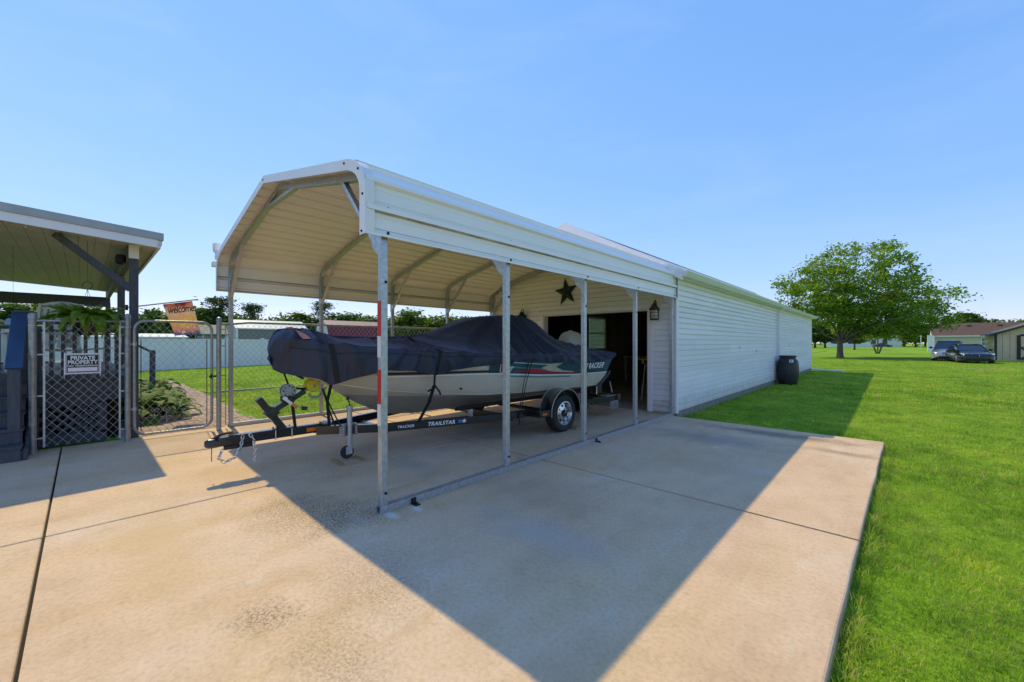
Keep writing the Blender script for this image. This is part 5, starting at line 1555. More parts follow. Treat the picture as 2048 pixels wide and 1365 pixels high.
# steps rise away from the pad
for k in range(5):
    x = -7.50 - k * .20; z = .18 * (k + 1)
    mb = MB(); mb.box(x - .225, x + .02, -2.3, -.49, z - .035, z); obj("tread", mb, NAVY_WOOD, deck, bevel=.004)
    mb = MB(); mb.box(x - .03, x, -2.3, -.50, z - .18 + .001, z - .036); obj("riser", mb, NAVY_WOOD, deck)
mb = MB(); mb.prism([(-7.52, .0), (-8.42, .0), (-8.42, .72), (-7.72, .14), (-7.52, .14)], -.482, -.452); obj("stringer", mb, NAVY_WOOD, deck)
mb = MB(); mb.box(-7.79, -7.69, -.615, -.515, .182, 1.10); obj("newel_post", mb, NAVY_WOOD, deck, bevel=.006)
mb = MB(); mb.beam((-7.67, -.565, 1.09), (-8.43, -.565, 1.80), .14, .035); obj("handrail", mb, NAVY_GLOSS, deck, bevel=.006, label="blue sloping handrail cap beside the steps")
mb = MB(); mb.beam((-7.78, -.565, .55), (-8.36, -.565, 1.05), .04, .08); obj("rail", mb, NAVY_WOOD, deck)
for k in range(4):
    x = -7.90 - k * .13; zt = 1.09 + (-7.67 - x) * .934 - .03; zb = .55 + (-7.78 - x) * .86
    mb = MB(); mb.box(x - .018, x + .018, -.583, -.547, zb, zt); obj("baluster", mb, NAVY_WOOD, deck)
# far railing and the side stair rail
for k in range(13):
    y = -2.6 + k * .17
    mb = MB(); mb.box(-12.04, -12.0, y - .035, y + .035, DZ0, 1.66); obj("baluster", mb, NAVY_WOOD, deck)
mb = MB(); mb.box(-12.08, -11.96, -2.7, -.45, 1.66, 1.72); obj("top_rail", mb, NAVY_WOOD, deck)
mb = MB(); mb.box(-12.05, -11.99, -2.7, -.45, 1.0, 1.04); obj("rail", mb, NAVY_WOOD, deck)
for (x, y, z1) in ((-12.9, .55, 1.62), (-12.9, 1.15, 1.22), (-12.9, .85, 1.38)):
    mb = MB(); mb.box(x - .05, x + .05, y - .05, y + .05, -.05, z1); obj("newel_post", mb, NAVY_WOOD, deck)
mb = MB(); mb.beam((-12.9, .5, 1.58), (-12.9, 1.2, 1.14), .09, .05); obj("handrail", mb, NAVY_WOOD, deck)

# ------------------------------------------------------------------ porch cover over the deck
porch = thing("porch_roof", "low-slope patio roof with white fascia and slate blue posts over the deck", "porch roof", (-8.3, .53, -.05))
RZ = lambda y: 3.035 - .061 * (y - .1)                # underside of the roof falls towards +Y
X0P, X1P = -16.4, -7.92
y0, y1 = -5.2, .79
k = 0
y = y1
while y > y0:
    ya = max(y - .165, y0)
    mb = MB(); z1_, z0_ = RZ(y), RZ(ya)
    mb.add([(X0P, y - .004, z1_ - .15), (X1P - .02, y - .004, z1_ - .15), (X1P - .02, ya, z0_ - .15), (X0P, ya, z0_ - .15), (X0P, y - .004, z1_ - .132), (X1P - .02, y - .004, z1_ - .132), (X1P - .02, ya, z0_ - .132), (X0P, ya, z0_ - .132)],
           [(3, 2, 1, 0), (4, 5, 6, 7), (0, 1, 5, 4), (1, 2, 6, 5), (2, 3, 7, 6), (3, 0, 4, 7)])
    obj("ceiling_board", mb, CEIL_BOARD, porch)
    y -= .165
def rake(x0, x1, za, zb, ya, yb, name, m):
    mb = MB(); mb.add([(x, yy, RZ(yy) + dz) for x in (x0, x1) for yy, dz in ((ya, za), (yb, za), (yb, zb), (ya, zb))], [(0, 1, 2, 3), (7, 6, 5, 4), (0, 4, 5, 1), (1, 5, 6, 2), (2, 6, 7, 3), (3, 7, 4, 0)])
    return obj(name, mb, m, porch)
rake(X1P - .018, X1P + .012, -.185, -.07, y0, y1 - .02, "fascia", WHITE_TRIM)
rake(X1P - .05, X1P + .03, -.068, .035, y0, y1 + .04, "drip_edge", mat("grey_metal_edge", (.36, .36, .35), .4, .3, var=.12, scale=4))
rake(X0P - .1, X1P - .052, -.129, .03, y0, y1 + .03, "roof_deck", WHITE_METAL)
mb = MB(); mb.box(X0P - .1, X1P - .02, y1 - .018, y1 + .012, RZ(y1) - .185, RZ(y1) - .07); obj("fascia", mb, WHITE_TRIM, porch)
def ppost(x, y, z1, cap=True):
    mb = MB(); mb.box(x - .05, x + .05, y - .05, y + .05, -.05, z1); o = obj("post", mb, NAVY_WOOD, porch, bevel=.006)
    if cap:
        mb = MB(); mb.box(x - .055, x + .055, y - .055, y + .055, z1 + .001, RZ(y) - .151); obj("post_cap", mb, WHITE_TRIM, porch)
ppost(-8.30, .53, 2.66); ppost(-10.35, .49, 2.60, False); ppost(-15.9, .49, 2.5, False)
mb = MB(); mb.box(-16.3, -8.37, .455, .525, RZ(.5) - .38, RZ(.5) - .152); obj("beam", mb, mat("dark_beam", (.10, .095, .085), .6, var=.25, scale=4, stretch=(.5, 4, 4)), porch)
mb = MB(); mb.box(-16.40, -16.33, -5.2, .55, 2.42, 2.70); obj("beam", mb, NAVY_WOOD, porch)
mb = MB(); mb.beam((-8.30, .50, 2.20), (-8.30, -.26, RZ(-.26) - .17), .09, .09, (1, 0, 0)); obj("knee_brace", mb, NAVY_WOOD, porch, bevel=.004)
mb = MB(); mb.tube([(X1P - .03, -1.5, 2.94)] + [(X1P - .06, -1.5 + q * .17, 2.91 - .035 * math.sin(q * 1.57 / 2) ** 2) for q in range(1, 13)], .003, 4); obj("light_cord", mb, GALV_DULL, porch)
for k in range(8):
    mb = MB(); mb.lathe([(.004, .02), (.010, .008), (.008, -.012), (.002, -.018)], 8, (X1P - .06, -1.3 + .27 * k, 2.87)); obj("cord_bulb", mb, LAMP_GLASS, porch)
mb = MB(); mb.lathe([(.05, 0), (.065, -.05), (.065, -.12), (.03, -.15)], 12, (-8.55, .40, 2.74)); obj("porch_lamp", mb, DARK_IRON, porch, smooth=True)

# ------------------------------------------------------------------ hanging fern, wind chime, flag, chairs
def frond_mesh(seed, L, droop):
    r = random.Random(seed); V, F = [], []
    n = 22; pts = []
    ang = r.uniform(.9, 1.25); x = z = 0
    for k in range(n + 1):
        pts.append((x, z)); a = ang - droop * (k / n) ** 1.1 * 2.3
        x += math.cos(a) * L / n; z += math.sin(a) * L / n
    for k in range(1, n + 1):
        w = .066 * math.sin(math.pi * min(1, .12 + .9 * k / n)) ** .8 * (1.15 - .5 * k / n) + .006
        (xa, za) = pts[k]; (xb, zb) = pts[k - 1]
        for sg in (1, -1):
            o = len(V); tw = r.uniform(-.006, .006)
            V += [(xb, 0, zb), (xb + (xa - xb) * .85, 0, zb + (za - zb) * .85), (xa + .35 * (xa - xb), sg * w, za - .012 + tw), (xb + .35 * (xa - xb), sg * w * .92, zb - .012 + tw)]
            F.append((o, o + 1, o + 2, o + 3))
    me = bpy.data.meshes.new("frond"); me.from_pydata(V, [], F); me.materials.append(LEAF_FERN); return me
mb = MB(); mb.box(-8.40, -7.53, -2.3, -.484, -.04, .12); obj("step_base", mb, NAVY_WOOD, deck)
fern = thing("hanging_fern", "bushy green fern in a basket hanging from the porch beam", "fern", (-8.18, .05, 1.60))
mb = MB(); mb.lathe([(.07, -.10), (.12, -.04), (.14, .06), (.145, .07), (.12, .065)], 18); local_part("basket", mb, BLACK_PLASTIC, fern, smooth=True)
for k in range(3):
    a = 2.1 * k; mb = MB(); mb.tube([(.14 * math.cos(a), .14 * math.sin(a), .06), (0, 0, .55)], .003, 4); local_part("hanger_wire", mb, DARK_IRON, fern)
mb = MB(); mb.tube([(.0, .05 * math.cos(a), .60 + .05 * math.sin(a)) for a in np.linspace(-1.5, 3.6, 12)], .005, 5); mb.tube([(0, 0, .65), (0, 0, 1.22)], .003, 4); local_part("hook", mb, DARK_IRON, fern)
fm = [frond_mesh(s, L, d) for s, L, d in ((1, .58, 1.05), (2, .62, 1.35), (3, .52, .9), (4, .62, 1.55), (5, .42, .5))]
r_ = random.Random(3)
for k in range(92):
    o = bpy.data.objects.new("frond", fm[k % 5] if k < 66 else fm[4]); COL.objects.link(o); o.parent = fern
    a = k * 2.399 + r_.uniform(-.2, .2)
    o.location = (.05 * math.cos(a), .05 * math.sin(a), .05); o.rotation_euler = (r_.uniform(-.15, .15), r_.uniform(-.25, .12), a); s_ = r_.uniform(.8, 1.15); o.scale = (s_, s_, s_)

chime = thing("wind_chime", "string of pale blue glass discs hanging from the porch at far left", "wind chime", (-10.0, -.74, 1.86))
BLUEGL = mat("pale_blue_glass", (.08, .38, .70), .12, var=.15, scale=14, coat=.5)
mb = MB(); mb.lathe([(.07, 0), (.055, .015), (.01, .02)], 12); local_part("chime_top", mb, DARK_IRON, chime, smooth=True)
mb = MB(); mb.tube([(0, 0, .02), (0, 0, 1.05)], .002, 4); local_part("cord", mb, DARK_IRON, chime)
for k, (dx, z) in enumerate(((.02, -.07), (-.04, -.11), (-.05, -.16), (.01, -.14), (.02, -.20), (-.01, -.25), (-.01, -.30), (.03, -.10))):
    mb = MB(); mb.tube([(0, dx, 0), (0, dx, z)], .0012, 3); mb.lathe([(.006, -.005), (.032, -.004), (.034, 0), (.032, .004), (.006, .005)], 14, (0, dx, z), 'X'); local_part("disc", mb, BLUEGL, chime, smooth=True)

def flag_mat():
    m, nt, p, out = new_mat("printed_garden_flag")
    v = coord(nt, "UV")
    sx = nd(nt, "ShaderNodeSeparateXYZ"); nt.links.new(v, sx.inputs[0])
    n = noise(nt, v, 5, 6, .65)
    t = math_n(nt, 'ADD', sx.outputs[1], math_n(nt, 'MULTIPLY', math_n(nt, 'SUBTRACT', n, .5), .85))
    c = ramp(nt, t, [(.0, (.05, .10, .25)), (.14, (.62, .22, .20)), (.28, (.75, .42, .10)), (.45, (.80, .45, .08)), (.58, (.72, .40, .22)), (.75, (.75, .50, .36)), (.90, (.55, .16, .10)), (1.0, (.20, .03, .05))])
    vo = nd(nt, "ShaderNodeTexVoronoi"); vo.inputs["Scale"].default_value = 8; nt.links.new(v, vo.inputs["Vector"])
    low = ramp(nt, sx.outputs[1], [(.38, 1.0), (.60, 0.0)])
    fl_ = math_n(nt, 'MULTIPLY', ramp(nt, vo.outputs["Distance"], [(.22, 1), (.42, 0)]), low)
    hv = nd(nt, "ShaderNodeHueSaturation"); hv.inputs["Saturation"].default_value = .75; nt.links.new(vo.outputs["Color"], hv.inputs["Color"])
    petal = mixc(nt, .55, hv.outputs[0], (.75, .28, .30))
    c = mixc(nt, fl_, c, petal)
    nt.links.new(c, p.inputs["Base Color"]); p.inputs["Roughness"].default_value = .8
    tr = nt.nodes.new("ShaderNodeBsdfTranslucent"); nt.links.new(c, tr.inputs["Color"])
    mx = nt.nodes.new("ShaderNodeMixShader"); mx.inputs[0].default_value = .45
    nt.links.new(p.outputs[0], mx.inputs[1]); nt.links.new(tr.outputs[0], mx.inputs[2]); nt.links.new(mx.outputs[0], out.inputs["Surface"])
    return m
flag = thing("garden_flag", "orange floral welcome flag on a slanted pole by the porch post", "flag", (-10.28, .50, 2.04))
FA, FB = Vector((-10.28, .56, 2.05)), Vector((-10.15, 1.56, 2.265))
mb = MB(); mb.tube([FA, FB], .012, 8); mb.lathe([(.016, -.02), (.02, .01), (.008, .04)], 8, tuple(FB), 'Y'); obj("pole", mb, GALV_DULL, flag, smooth=True)
mb = MB(); mb.box(-10.29, -10.26, .54, .58, 2.0, 2.1); obj("pole_bracket", mb, DARK_IRON, flag)
def flag_pt(u, v, off=0.0):
    """u along the pole 0..1, v from 1 (top) to 0"""
    A = FA + (FB - FA) * (.50 + .44 * u)
    d = 1 - v
    x = A.x + off + .03 * math.sin(5 * u + 3.2 * d) * d
    return (x, A.y + .18 * d * (1 - .25 * u), A.z - .02 - .60 * d - .05 * d * u)
gu, gv = 14, 18
mb = MB(); mb.grid([[flag_pt(i / gu, j / gv) for i in range(gu + 1)] for j in range(gv + 1)])
me = mb.mesh("cloth"); uv = me.uv_layers.new(name="UVMap")
for l in me.loops:
    i, j = l.vertex_index % (gu + 1), l.vertex_index // (gu + 1); uv.data[l.index].uv = (i / gu, j / gv)
obj("cloth", me, flag_mat(), flag, smooth=True, fix=False)
vs, fs = text_geom("welcome", .30, .35, .003, .9)
wd = max(v[0] for v in vs) - min(v[0] for v in vs)
mb = MB(); mb.add([flag_pt(.52 + v[0] * .92 / wd, .70 + v[1] * 1.05, .006) for v in vs], fs); obj("lettering", mb, BLACK_INK, flag, fix=False)

def rocker(label, loc, rz):
    t = thing("rocking_chair", label, "rocking chair", loc, rz, "cream rocking chairs on the deck")
    M_ = CREAM_PAINT
    for sg in (-1, 1):
        pts = [(sg * .25, -.45 + .95 * q, .03 + .10 * (2 * q - 1) ** 2) for q in np.linspace(0, 1, 9)]
        mb = MB(); mb.tube(pts, .022, 4); local_part("rocker", mb, M_, t)
        mb = MB(); mb.beam((sg * .25, -.22, .05), (sg * .25, -.24, .62), .04, .04, (1, 0, 0)); local_part("leg", mb, M_, t)
        mb = MB(); mb.beam((sg * .25, .20, .05), (sg * .25, .36, 1.10), .045, .035, (1, 0, 0)); local_part("leg", mb, M_, t)
        mb = MB(); mb.beam((sg * .27, -.30, .635), (sg * .27, .30, .625), .09, .022); local_part("arm", mb, M_, t, bevel=.004)
    for k in range(7):
        y = -.24 + k * .07
        mb = MB(); mb.box(-.25, .25, y, y + .055, .40 - k * .006, .42 - k * .006); local_part("seat_slat", mb, M_, t)
    for k in range(6):
        x = -.19 + k * .076
        mb = MB(); mb.beam((x, .235, .42), (x, .355, 1.02), .05, .016, (0, 1, 0)); local_part("back_slat", mb, M_, t)
    top = [(-.26, 1.02), (-.26, 1.09)] + [(x, 1.09 + .05 * math.cos(x / .26 * 1.57)) for x in np.linspace(-.2, .2, 7)] + [(.26, 1.09), (.26, 1.02)]
    mb = MB(); mb.prism(top, .345, .368); local_part("head_rail", mb, M_, t)
    mb = MB(); mb.box(-.25, .25, .255, .275, .50, .55); local_part("lower_rail", mb, M_, t)
rocker("cream slatted rocking chair with its high back showing above the fern", (-9.35, .12, DZ0), math.radians(160))
rocker("cream rocking chair partly hidden behind the warning sign and step newel", (-9.15, -.40, DZ0), math.radians(60))

# ------------------------------------------------------------------ brick path, hosta bed, edging, side yard
BRICK = mat("tan_red_paver", (.52, .355, .27), .9, var=.22, scale=25, bmp=.4, bscale=90, obj_rand=.35)
path = struct(obj("brick_path", MB().box(-20.2, -8.13, .35, 2.34, -.10, -.052), mat("path_sand", (.20, .155, .11), .95, var=.2, scale=30)))
bk = MB(); bk.box(-.097, .097, -.047, .047, -.03, .0); bkm = bk.mesh("brick"); bkm.materials.append(BRICK)
rest = MB(); cnt = 0
cells = []
r_ = random.Random(11)
for i in range(58):
    for j in range(20):
        x = -8.24 - i * .203; yy = .42 + j * .1 
        lo = float(I(x, [-20, -16, -13, -11, -9.9, -9.6], [2.10, 1.75, 1.5, 1.45, 1.3, .35]))
        hi = float(I(x, [-20, -14, -12.5, -9.4, -8.2], [2.75, 2.35, 2.32, 2.2, 2.3]))
        if lo < yy < hi: cells.append((x + (.1 if j % 2 else 0), yy))
cells.sort(key=lambda c: -c[0])
for k, (x, yy) in enumerate(cells):
    z = -.036 + r_.uniform(-.003, .003)
    if k < 295:
        o = bpy.data.objects.new("brick", bkm); COL.objects.link(o); o.location = (x, yy, z); o.rotation_euler = (r_.uniform(-.01, .01), r_.uniform(-.01, .01), r_.uniform(-.02, .02)); o.parent = path
    else:
        rest.box(x - .097, x + .097, yy - .047, yy + .047, z - .03, z)
o = obj("far_bricks", rest, BRICK, path, fix=False); o["kind"] = "stuff"
# lawn edging strip with bare soil behind
edg = thing("lawn_edging", "low concrete edging strip crossing the side lawn beyond the chain-link fence", "edging", (-14.2, 6, -.05))
for k in range(14):
    y = 2.4 + k * .62
    mb = MB(); mb.box(-14.28, -14.12, y, y + .612, -.06, .005); obj("edging_block", mb, STONE_EDGE, edg, bevel=.008)
mb = MB(); mb.box(-14.55, -14.29, 2.4, 11.0, -.06, -.038); obj("soil", mb, DARK_SOIL, edg)
bed = struct(obj("flower_bed", MB().prism([(-9.7, .30), (-9.66, 1.0), (-9.9, 1.32), (-11, 1.42), (-13, 1.47), (-16, 1.72), (-18.5, 1.95), (-18.5, .52), (-9.7, .52)], -.05, -.02, 'XY'), DARK_SOIL))
be = thing("bed_edging", "weathered stone edging round the hosta bed beside the brick path", "edging", (-9.8, 1.1, -.05))
ep = [(-9.60, .38), (-9.60, .70), (-9.64, 1.02), (-9.82, 1.27), (-10.2, 1.36), (-10.7, 1.42), (-11.3, 1.45), (-12, 1.47), (-13, 1.52), (-14, 1.58)]
for a, b in zip(ep, ep[1:]):
    mb = MB(); mb.beam((*a, .005), ((b[0] - (b[0] - a[0]) * .02), b[1] - (b[1] - a[1]) * .02, .005), .09, .11); obj("edging_stone", mb, STONE_EDGE, be, bevel=.012)
wb = thing("wire_border", "low white scrolled wire border in front of the hosta bed", "wire border", (-9.5, .7, -.04))
for k in range(5):
    y = .40 + k * .16
    ring = lambda cy_, cz_, r0, sg: [(-9.52, cy_ + sg * r0 * (1 - q / 14 * .75) * math.cos(q * .62), cz_ + r0 * (1 - q / 14 * .75) * math.sin(q * .62)) for q in range(13)]
    mb = MB(); mb.tube([(-9.52, y, -.04), (-9.52, y, .17)], .004, 4); mb.tube(ring(y + .03, .20, .035, 1), .0035, 4); mb.tube(ring(y - .03, .20, .035, -1), .0035, 4); obj("scroll", mb, WHITE_TRIM, wb)
mb = MB(); mb.tube([(-9.52, .34, .08), (-9.52, 1.1, .08)], .004, 4); obj("border_wire", mb, WHITE_TRIM, wb)
# hostas: single heart-shaped leaves
def hosta_leaf():
    V, F = [], []
    n = 6
    for k in range(n + 1):
        t = k / n; w = .085 * math.sin(math.pi * (t ** .75)) ** .8 if 0 < t < 1 else .004
        z = .10 * math.sin(t * 2.2) - .06 * t * t
        V += [(t * .24, -w, z + .014), (t * .24, 0, z), (t * .24, w, z + .014)]
    for k in range(n):
        for q in (0, 1): F.append((k * 3 + q, k * 3 + q + 1, k * 3 + q + 4, k * 3 + q + 3))
    me = bpy.data.meshes.new("leaf"); me.from_pydata(V, [], F); me.polygons.foreach_set("use_smooth", [True] * len(F)); me.materials.append(LEAF_HOSTA); return me
hl = hosta_leaf()
r_ = random.Random(5)
hs = [(-10.05, .80, 1.15, "large hosta nearest the gate at the corner of the bed"), (-10.35, 1.12, 1.0, "hosta at the outer corner of the bed beside the brick path"), (-10.1, .45, 1.0, "hosta closest to the deck side of the bed"), (-11.3, 1.1, 1.05, "second-row hosta beside the brick path"),
      (-11.2, .65, 1.1, "second-row hosta nearer the deck"), (-12.6, 1.15, 1.1, "hosta in front of the dark side-stair post"), (-14.2, 1.3, 1.2, "farthest yellow-green hosta along the path")]
for (x, yy, s0, lb) in hs:
    t = thing("hosta_plant", lb, "hosta", (x, yy, -.03), 0, "hostas in the side bed")
    for k in range(34):
        o = bpy.data.objects.new("leaf", hl); COL.objects.link(o); o.parent = t
        a = k * 2.399 + r_.uniform(-.3, .3); lev = k / 34
        rr_ = (.34 - .30 * lev) * s0; h = (.06 + .24 * lev + r_.uniform(-.03, .03)) * s0
        o.location = (rr_ * math.cos(a), rr_ * math.sin(a), h); o.rotation_euler = (r_.uniform(-.3, .3), .45 - .55 * lev + r_.uniform(-.2, .2), a); s_ = r_.uniform(1.0, 1.45) * s0; o.scale = (s_, s_, s_)
        if k % 3 == 0:
            pass
    mb = MB()
    for k in range(16):
        a = k * 2.4; mb.tube([(0, 0, 0), (.12 * math.cos(a) * s0, .12 * math.sin(a) * s0, .2 * s0)], .006, 4)
    o = obj("stems", mb, LEAF_HOSTA, None); o.parent = t
# ------------------------------------------------------------------ trees
def leaf_cloud(C, size, rng, up=.35, shape=1.0):
    """C (n,3) leaf centres -> diamond leaves with random facing"""
    n = len(C)
    N = rng.normal(size=(n, 3)); N[:, 2] = np.abs(N[:, 2]) + up
    N /= np.linalg.norm(N, axis=1, keepdims=True)
    A = np.cross(N, rng.normal(size=(n, 3))); A /= np.linalg.norm(A, axis=1, keepdims=True)
    B = np.cross(N, A)
    s = (size * rng.uniform(.6, 1.25, n))[:, None]
    w = .55 * shape
    V = np.stack([C - A * s, C - B * s * w + N * s * .12, C + A * s, C + B * s * w + N * s * .12], 1).reshape(-1, 3)
    F = np.arange(4 * n).reshape(n, 4)
    return V, F
def limb(mb, p0, p1, r0, r1, rng, wob=.08, n=6):
    p0, p1 = np.array(p0, float), np.array(p1, float)
    L = np.linalg.norm(p1 - p0)
    pts, rs = [], []
    for k in range(n + 1):
        t = k / n
        p = p0 + (p1 - p0) * t + np.array((0, 0, .10 * L * math.sin(math.pi * t))) * .6
        if 0 < k < n: p = p + rng.normal(size=3) * wob * L * .25
        pts.append(tuple(p)); rs.append(r0 + (r1 - r0) * t)
    mb.tube(pts, rs, 7)
    return pts
def broadleaf(seed, H, crown, tr, n_cl, per, lsize, clump, fork=.18, lean=(0, 0)):
    """crown: list of (cx,cy,cz,rx,ry,rz) ellipsoids in metres; returns trunk MB and crown mesh arrays"""
    rng = np.random.RandomState(seed)
    tk = MB()
    zf = H * fork
    tk.tube([(0, 0, -.2), (0, 0, .0), (lean[0] * .2, lean[1] * .2, .25), (lean[0] * .5, lean[1] * .5, zf * .6), (lean[0], lean[1], zf)], [tr * 1.75, tr * 1.5, tr * 1.1, tr * .95, tr * .9], 12)
    cl = []
    vol = [c[3] * c[4] * c[5] for c in crown]
    for c in crown:
        m = int(n_cl * c[3] * c[4] * c[5] / sum(vol))
        d = rng.normal(size=(m, 3)); d /= np.linalg.norm(d, axis=1, keepdims=True)
        r = rng.uniform(.25, 1.0, m) ** .45
        cl.append(np.array(c[:3]) + d * r[:, None] * np.array(c[3:6]))
    cl = np.concatenate(cl)
    cl = cl[cl[:, 2] > zf * .75]
    # limbs: main ones to spread-out clusters, twigs from the nearest limb point
    pts = []
    far = [int(np.argmax(cl[:, 2]))]
    for _ in range(13):
        d = np.min(np.linalg.norm(cl[:, None] - cl[far][None], axis=2), axis=1); far.append(int(np.argmax(d)))
    for q in far:
        e = cl[q]
        pts += limb(tk, (lean[0], lean[1], zf * rng.uniform(.75, 1.0)), tuple(np.array((lean[0], lean[1], zf)) + (e - np.array((lean[0], lean[1], zf))) * .93), tr * rng.uniform(.30, .48), tr * .06, rng, .10, 8)
    P = np.array(pts)
    for q in range(0, len(cl), 2):
        e = cl[q]; i = int(np.argmin(np.linalg.norm(P - e, axis=1) + .6 * np.maximum(0, P[:, 2] - e[2])))
        limb(tk, P[i], e, tr * .11, tr * .025, rng, .08, 3)
    C = []
    for e in cl:
        m = int(per * rng.uniform(.55, 1.4))
        C.append(e + rng.normal(size=(m, 3)) * clump * np.array((1, 1, .62)) * rng.uniform(.75, 1.3))
    C = np.concatenate(C)
    V, F = leaf_cloud(C, lsize, rng)
    return tk, V, F
def plant_tree(name, label, loc, parts, leafm, group=None, barkm=BARK):
    tk, V, F = parts
    t = thing(name, label, "tree", loc, 0, group)
    local_part("trunk", tk, barkm, t, smooth=True, angle=60)
    me = np_mesh("crown", V, F); o = link("crown", me, leafm, t); o.matrix_parent_inverse = Matrix.Identity(4)
    return t
# the maple stands 40 m off; its crown leans to the right of the picture (along +X +Y)
Rv = np.array((.729, .684))
def cr(a, d, z, ra, rd, rz):       # crown lobe: a across the view, d away, as plan offsets
    return (Rv[0] * a - .684 * d, Rv[1] * a + .729 * d, z, (ra + rd) / 2, (ra + rd) / 2, rz)
maple = broadleaf(21, 11.8, [cr(1.4, 0, 7.7, 4.8, 4.7, 4.0), cr(-2.4, 0, 6.4, 3.4, 3.6, 3.2), cr(6.2, .5, 5.6, 3.9, 3.6, 2.7), cr(10.6, 0, 5.9, 2.0, 1.9, 1.2), cr(3.0, -.5, 4.2, 4.2, 3.8, 1.9), cr(-4.6, 0, 6.9, 1.7, 1.7, 1.0), cr(4.5, 0, 3.3, 4.6, 4.0, 1.5), cr(8.2, 0, 3.9, 2.8, 2.6, 1.7), cr(-2.0, 0, 4.3, 3.0, 3.0, 1.5)],   .25, 640, 60, .145, .36, fork=.14)
plant_tree("maple_tree", "large spreading maple tree on the lawn beyond the garage", (-3.65, 51.8, -.1), maple, LEAF_MAPLE)
# crepe myrtle: several bare stems under a loose crown
rng = np.random.RandomState(4); tk = MB()
for k in range(8):
    a = k * .8; tk.tube([(.15 * math.cos(a), .15 * math.sin(a), 0), (.45 * math.cos(a), .45 * math.sin(a), .9), (.9 * math.cos(a), .9 * math.sin(a), 2.0), (1.0 * math.cos(a + .2), 1.0 * math.sin(a + .2), 2.8)], [.06, .045, .03, .01], 6)
C = np.concatenate([np.array((1.1 * math.cos(a) * f, 1.1 * math.sin(a) * f, z)) + rng.normal(size=(60, 3)) * .30 for a in np.linspace(0, 6.28, 9) for f, z in ((1, 2.4), (.8, 3.0), (.5, 3.5))])
V, F = leaf_cloud(C, .14, rng)
plant_tree("flowering_shrub_tree", "small multi-stemmed tree with bare legs standing right of the maple", (-1.24, 74.2, -.1), (tk, V, F), LEAF_LIGHT)

# woods and garden trees far behind: a few forms, each stood out one by one
forms = [broadleaf(31 + k, 9, [(0, 0, 5.6, 2.7, 2.7, 2.9), (.9, .6, 4.0, 2.6, 2.4, 2.0), (-1.0, -.4, 4.4, 2.3, 2.5, 2.2)], .20, 120, 46, .34, .55, .2) for k in range(3)]
pines = []
for k in range(2):
    rng = np.random.RandomState(60 + k); tk = MB(); tk.tube([(0, 0, -.2), (.1, 0, 4), (0, .1, 9.6)], [.22, .16, .04], 7)
    C = []
    for q in range(34):
        z = rng.uniform(3.6, 9.8); rad = 2.1 * (1 - (z - 3.4) / 7.6) ** .6 * rng.uniform(.4, 1); a = rng.uniform(0, 6.28); e = np.array((rad * math.cos(a), rad * math.sin(a), z)); tk.tube([(0, 0, z - .4), tuple(e)], [.04, .012], 4)
        C.append(e + rng.normal(size=(60, 3)) * np.array((.5, .5, .24)))
    V, F = leaf_cloud(np.concatenate(C), .28, rng, shape=.5); pines.append((tk, V, F))
FORM_ME = []
for (tk, V, F), lm in [(f, LEAF_FAR) for f in forms] + [(p_, LEAF_PINE) for p_ in pines] + [(forms[1], LEAF_LIGHT)]:
    tme = tk.mesh("trunk"); tme.materials.append(BARK); cme = np_mesh("crown", V, F); cme.materials.append(lm)
    FORM_ME.append((tme, cme))
def far_tree(x, y, h, form, label, group, rz, wide=1.0):
    t = thing("pine_tree" if form in (3, 4) else "broadleaf_tree", label, "tree", (x, y, -.1), rz, group)
    s_ = h / 9.4
    t.scale = (s_ * wide, s_ * wide, s_)
    for nm, me in zip(("trunk", "crown"), FORM_ME[form]):
        o = bpy.data.objects.new(nm, me); COL.objects.link(o); o.parent = t
r_ = random.Random(9)
LEFT = [(-159.3, -12.3, 9.3, 0), (-155.6, -8.9, 10.6, 1), (-152.0, -5.5, 9.9, 2), (-147.5, -1.2, 8.2, 0), (-144, 1.5, 7.6, 2), (-141.6, 4.3, 7.3, 1), (-137.5, 8, 7.6, 5), (-133.9, 11.5, 9.1, 1), (-129.9, 15.3, 7.9, 5), (-127, 18, 8.2, 2), (-124.9, 20, 8.9, 0), (-121.3, 23.4, 10.9, 3), (-123, 22, 9.6, 1), (-119, 25.5, 7.4, 2), (-115.4, 28.9, 9.4, 4), (-111, 33, 6.4, 2), (-106.8, 37, 8.3, 1), (-104.6, 38.6, 7.2, 2), (-102.7, 40.8, 9.9, 3), (-99.5, 43.7, 8.3, 0), (-97.3, 45.9, 8.1, 1), (-95.2, 47.8, 7.4, 5), (-93.4, 49.5, 7.6, 2), (-91.5, 51, 6.6, 0), (-89.6, 53, 7.1, 1), (-86.2, 56.3, 8.9, 5), (-83.7, 58.6, 6.7, 2), (-81.4, 60.7, 7.4, 5), (-76.9, 65, 7.2, 0), (-73, 68, 7.4, 1)]
GL = "trees behind the neighbouring sheds"
seen = {}
place = ["behind the porch at far left", "behind the fern and porch posts", "behind the welcome flag", "between the gate and the grey shed", "above the red barn shed", "right of the red barn shed above the boat cover"]
def place_of(i):
    return place[0] if i < 4 else place[1] if i < 7 else place[2] if i < 10 else place[3] if i < 15 else place[4] if i < 24 else place[5]
ORD = ["leftmost ", "second ", "third ", "fourth ", "fifth ", "sixth ", "seventh ", "eighth ", "ninth ", "tenth "]
def nth(pl):
    seen[pl] = seen.get(pl, -1) + 1
    return ORD[seen[pl]]
kinds = {0: "dark green broadleaf tree", 1: "rounded green broadleaf tree", 2: "bushy mid-green tree", 3: "tall dark pine", 4: "slender dark pine standing above its neighbours", 5: "light green leafy tree"}
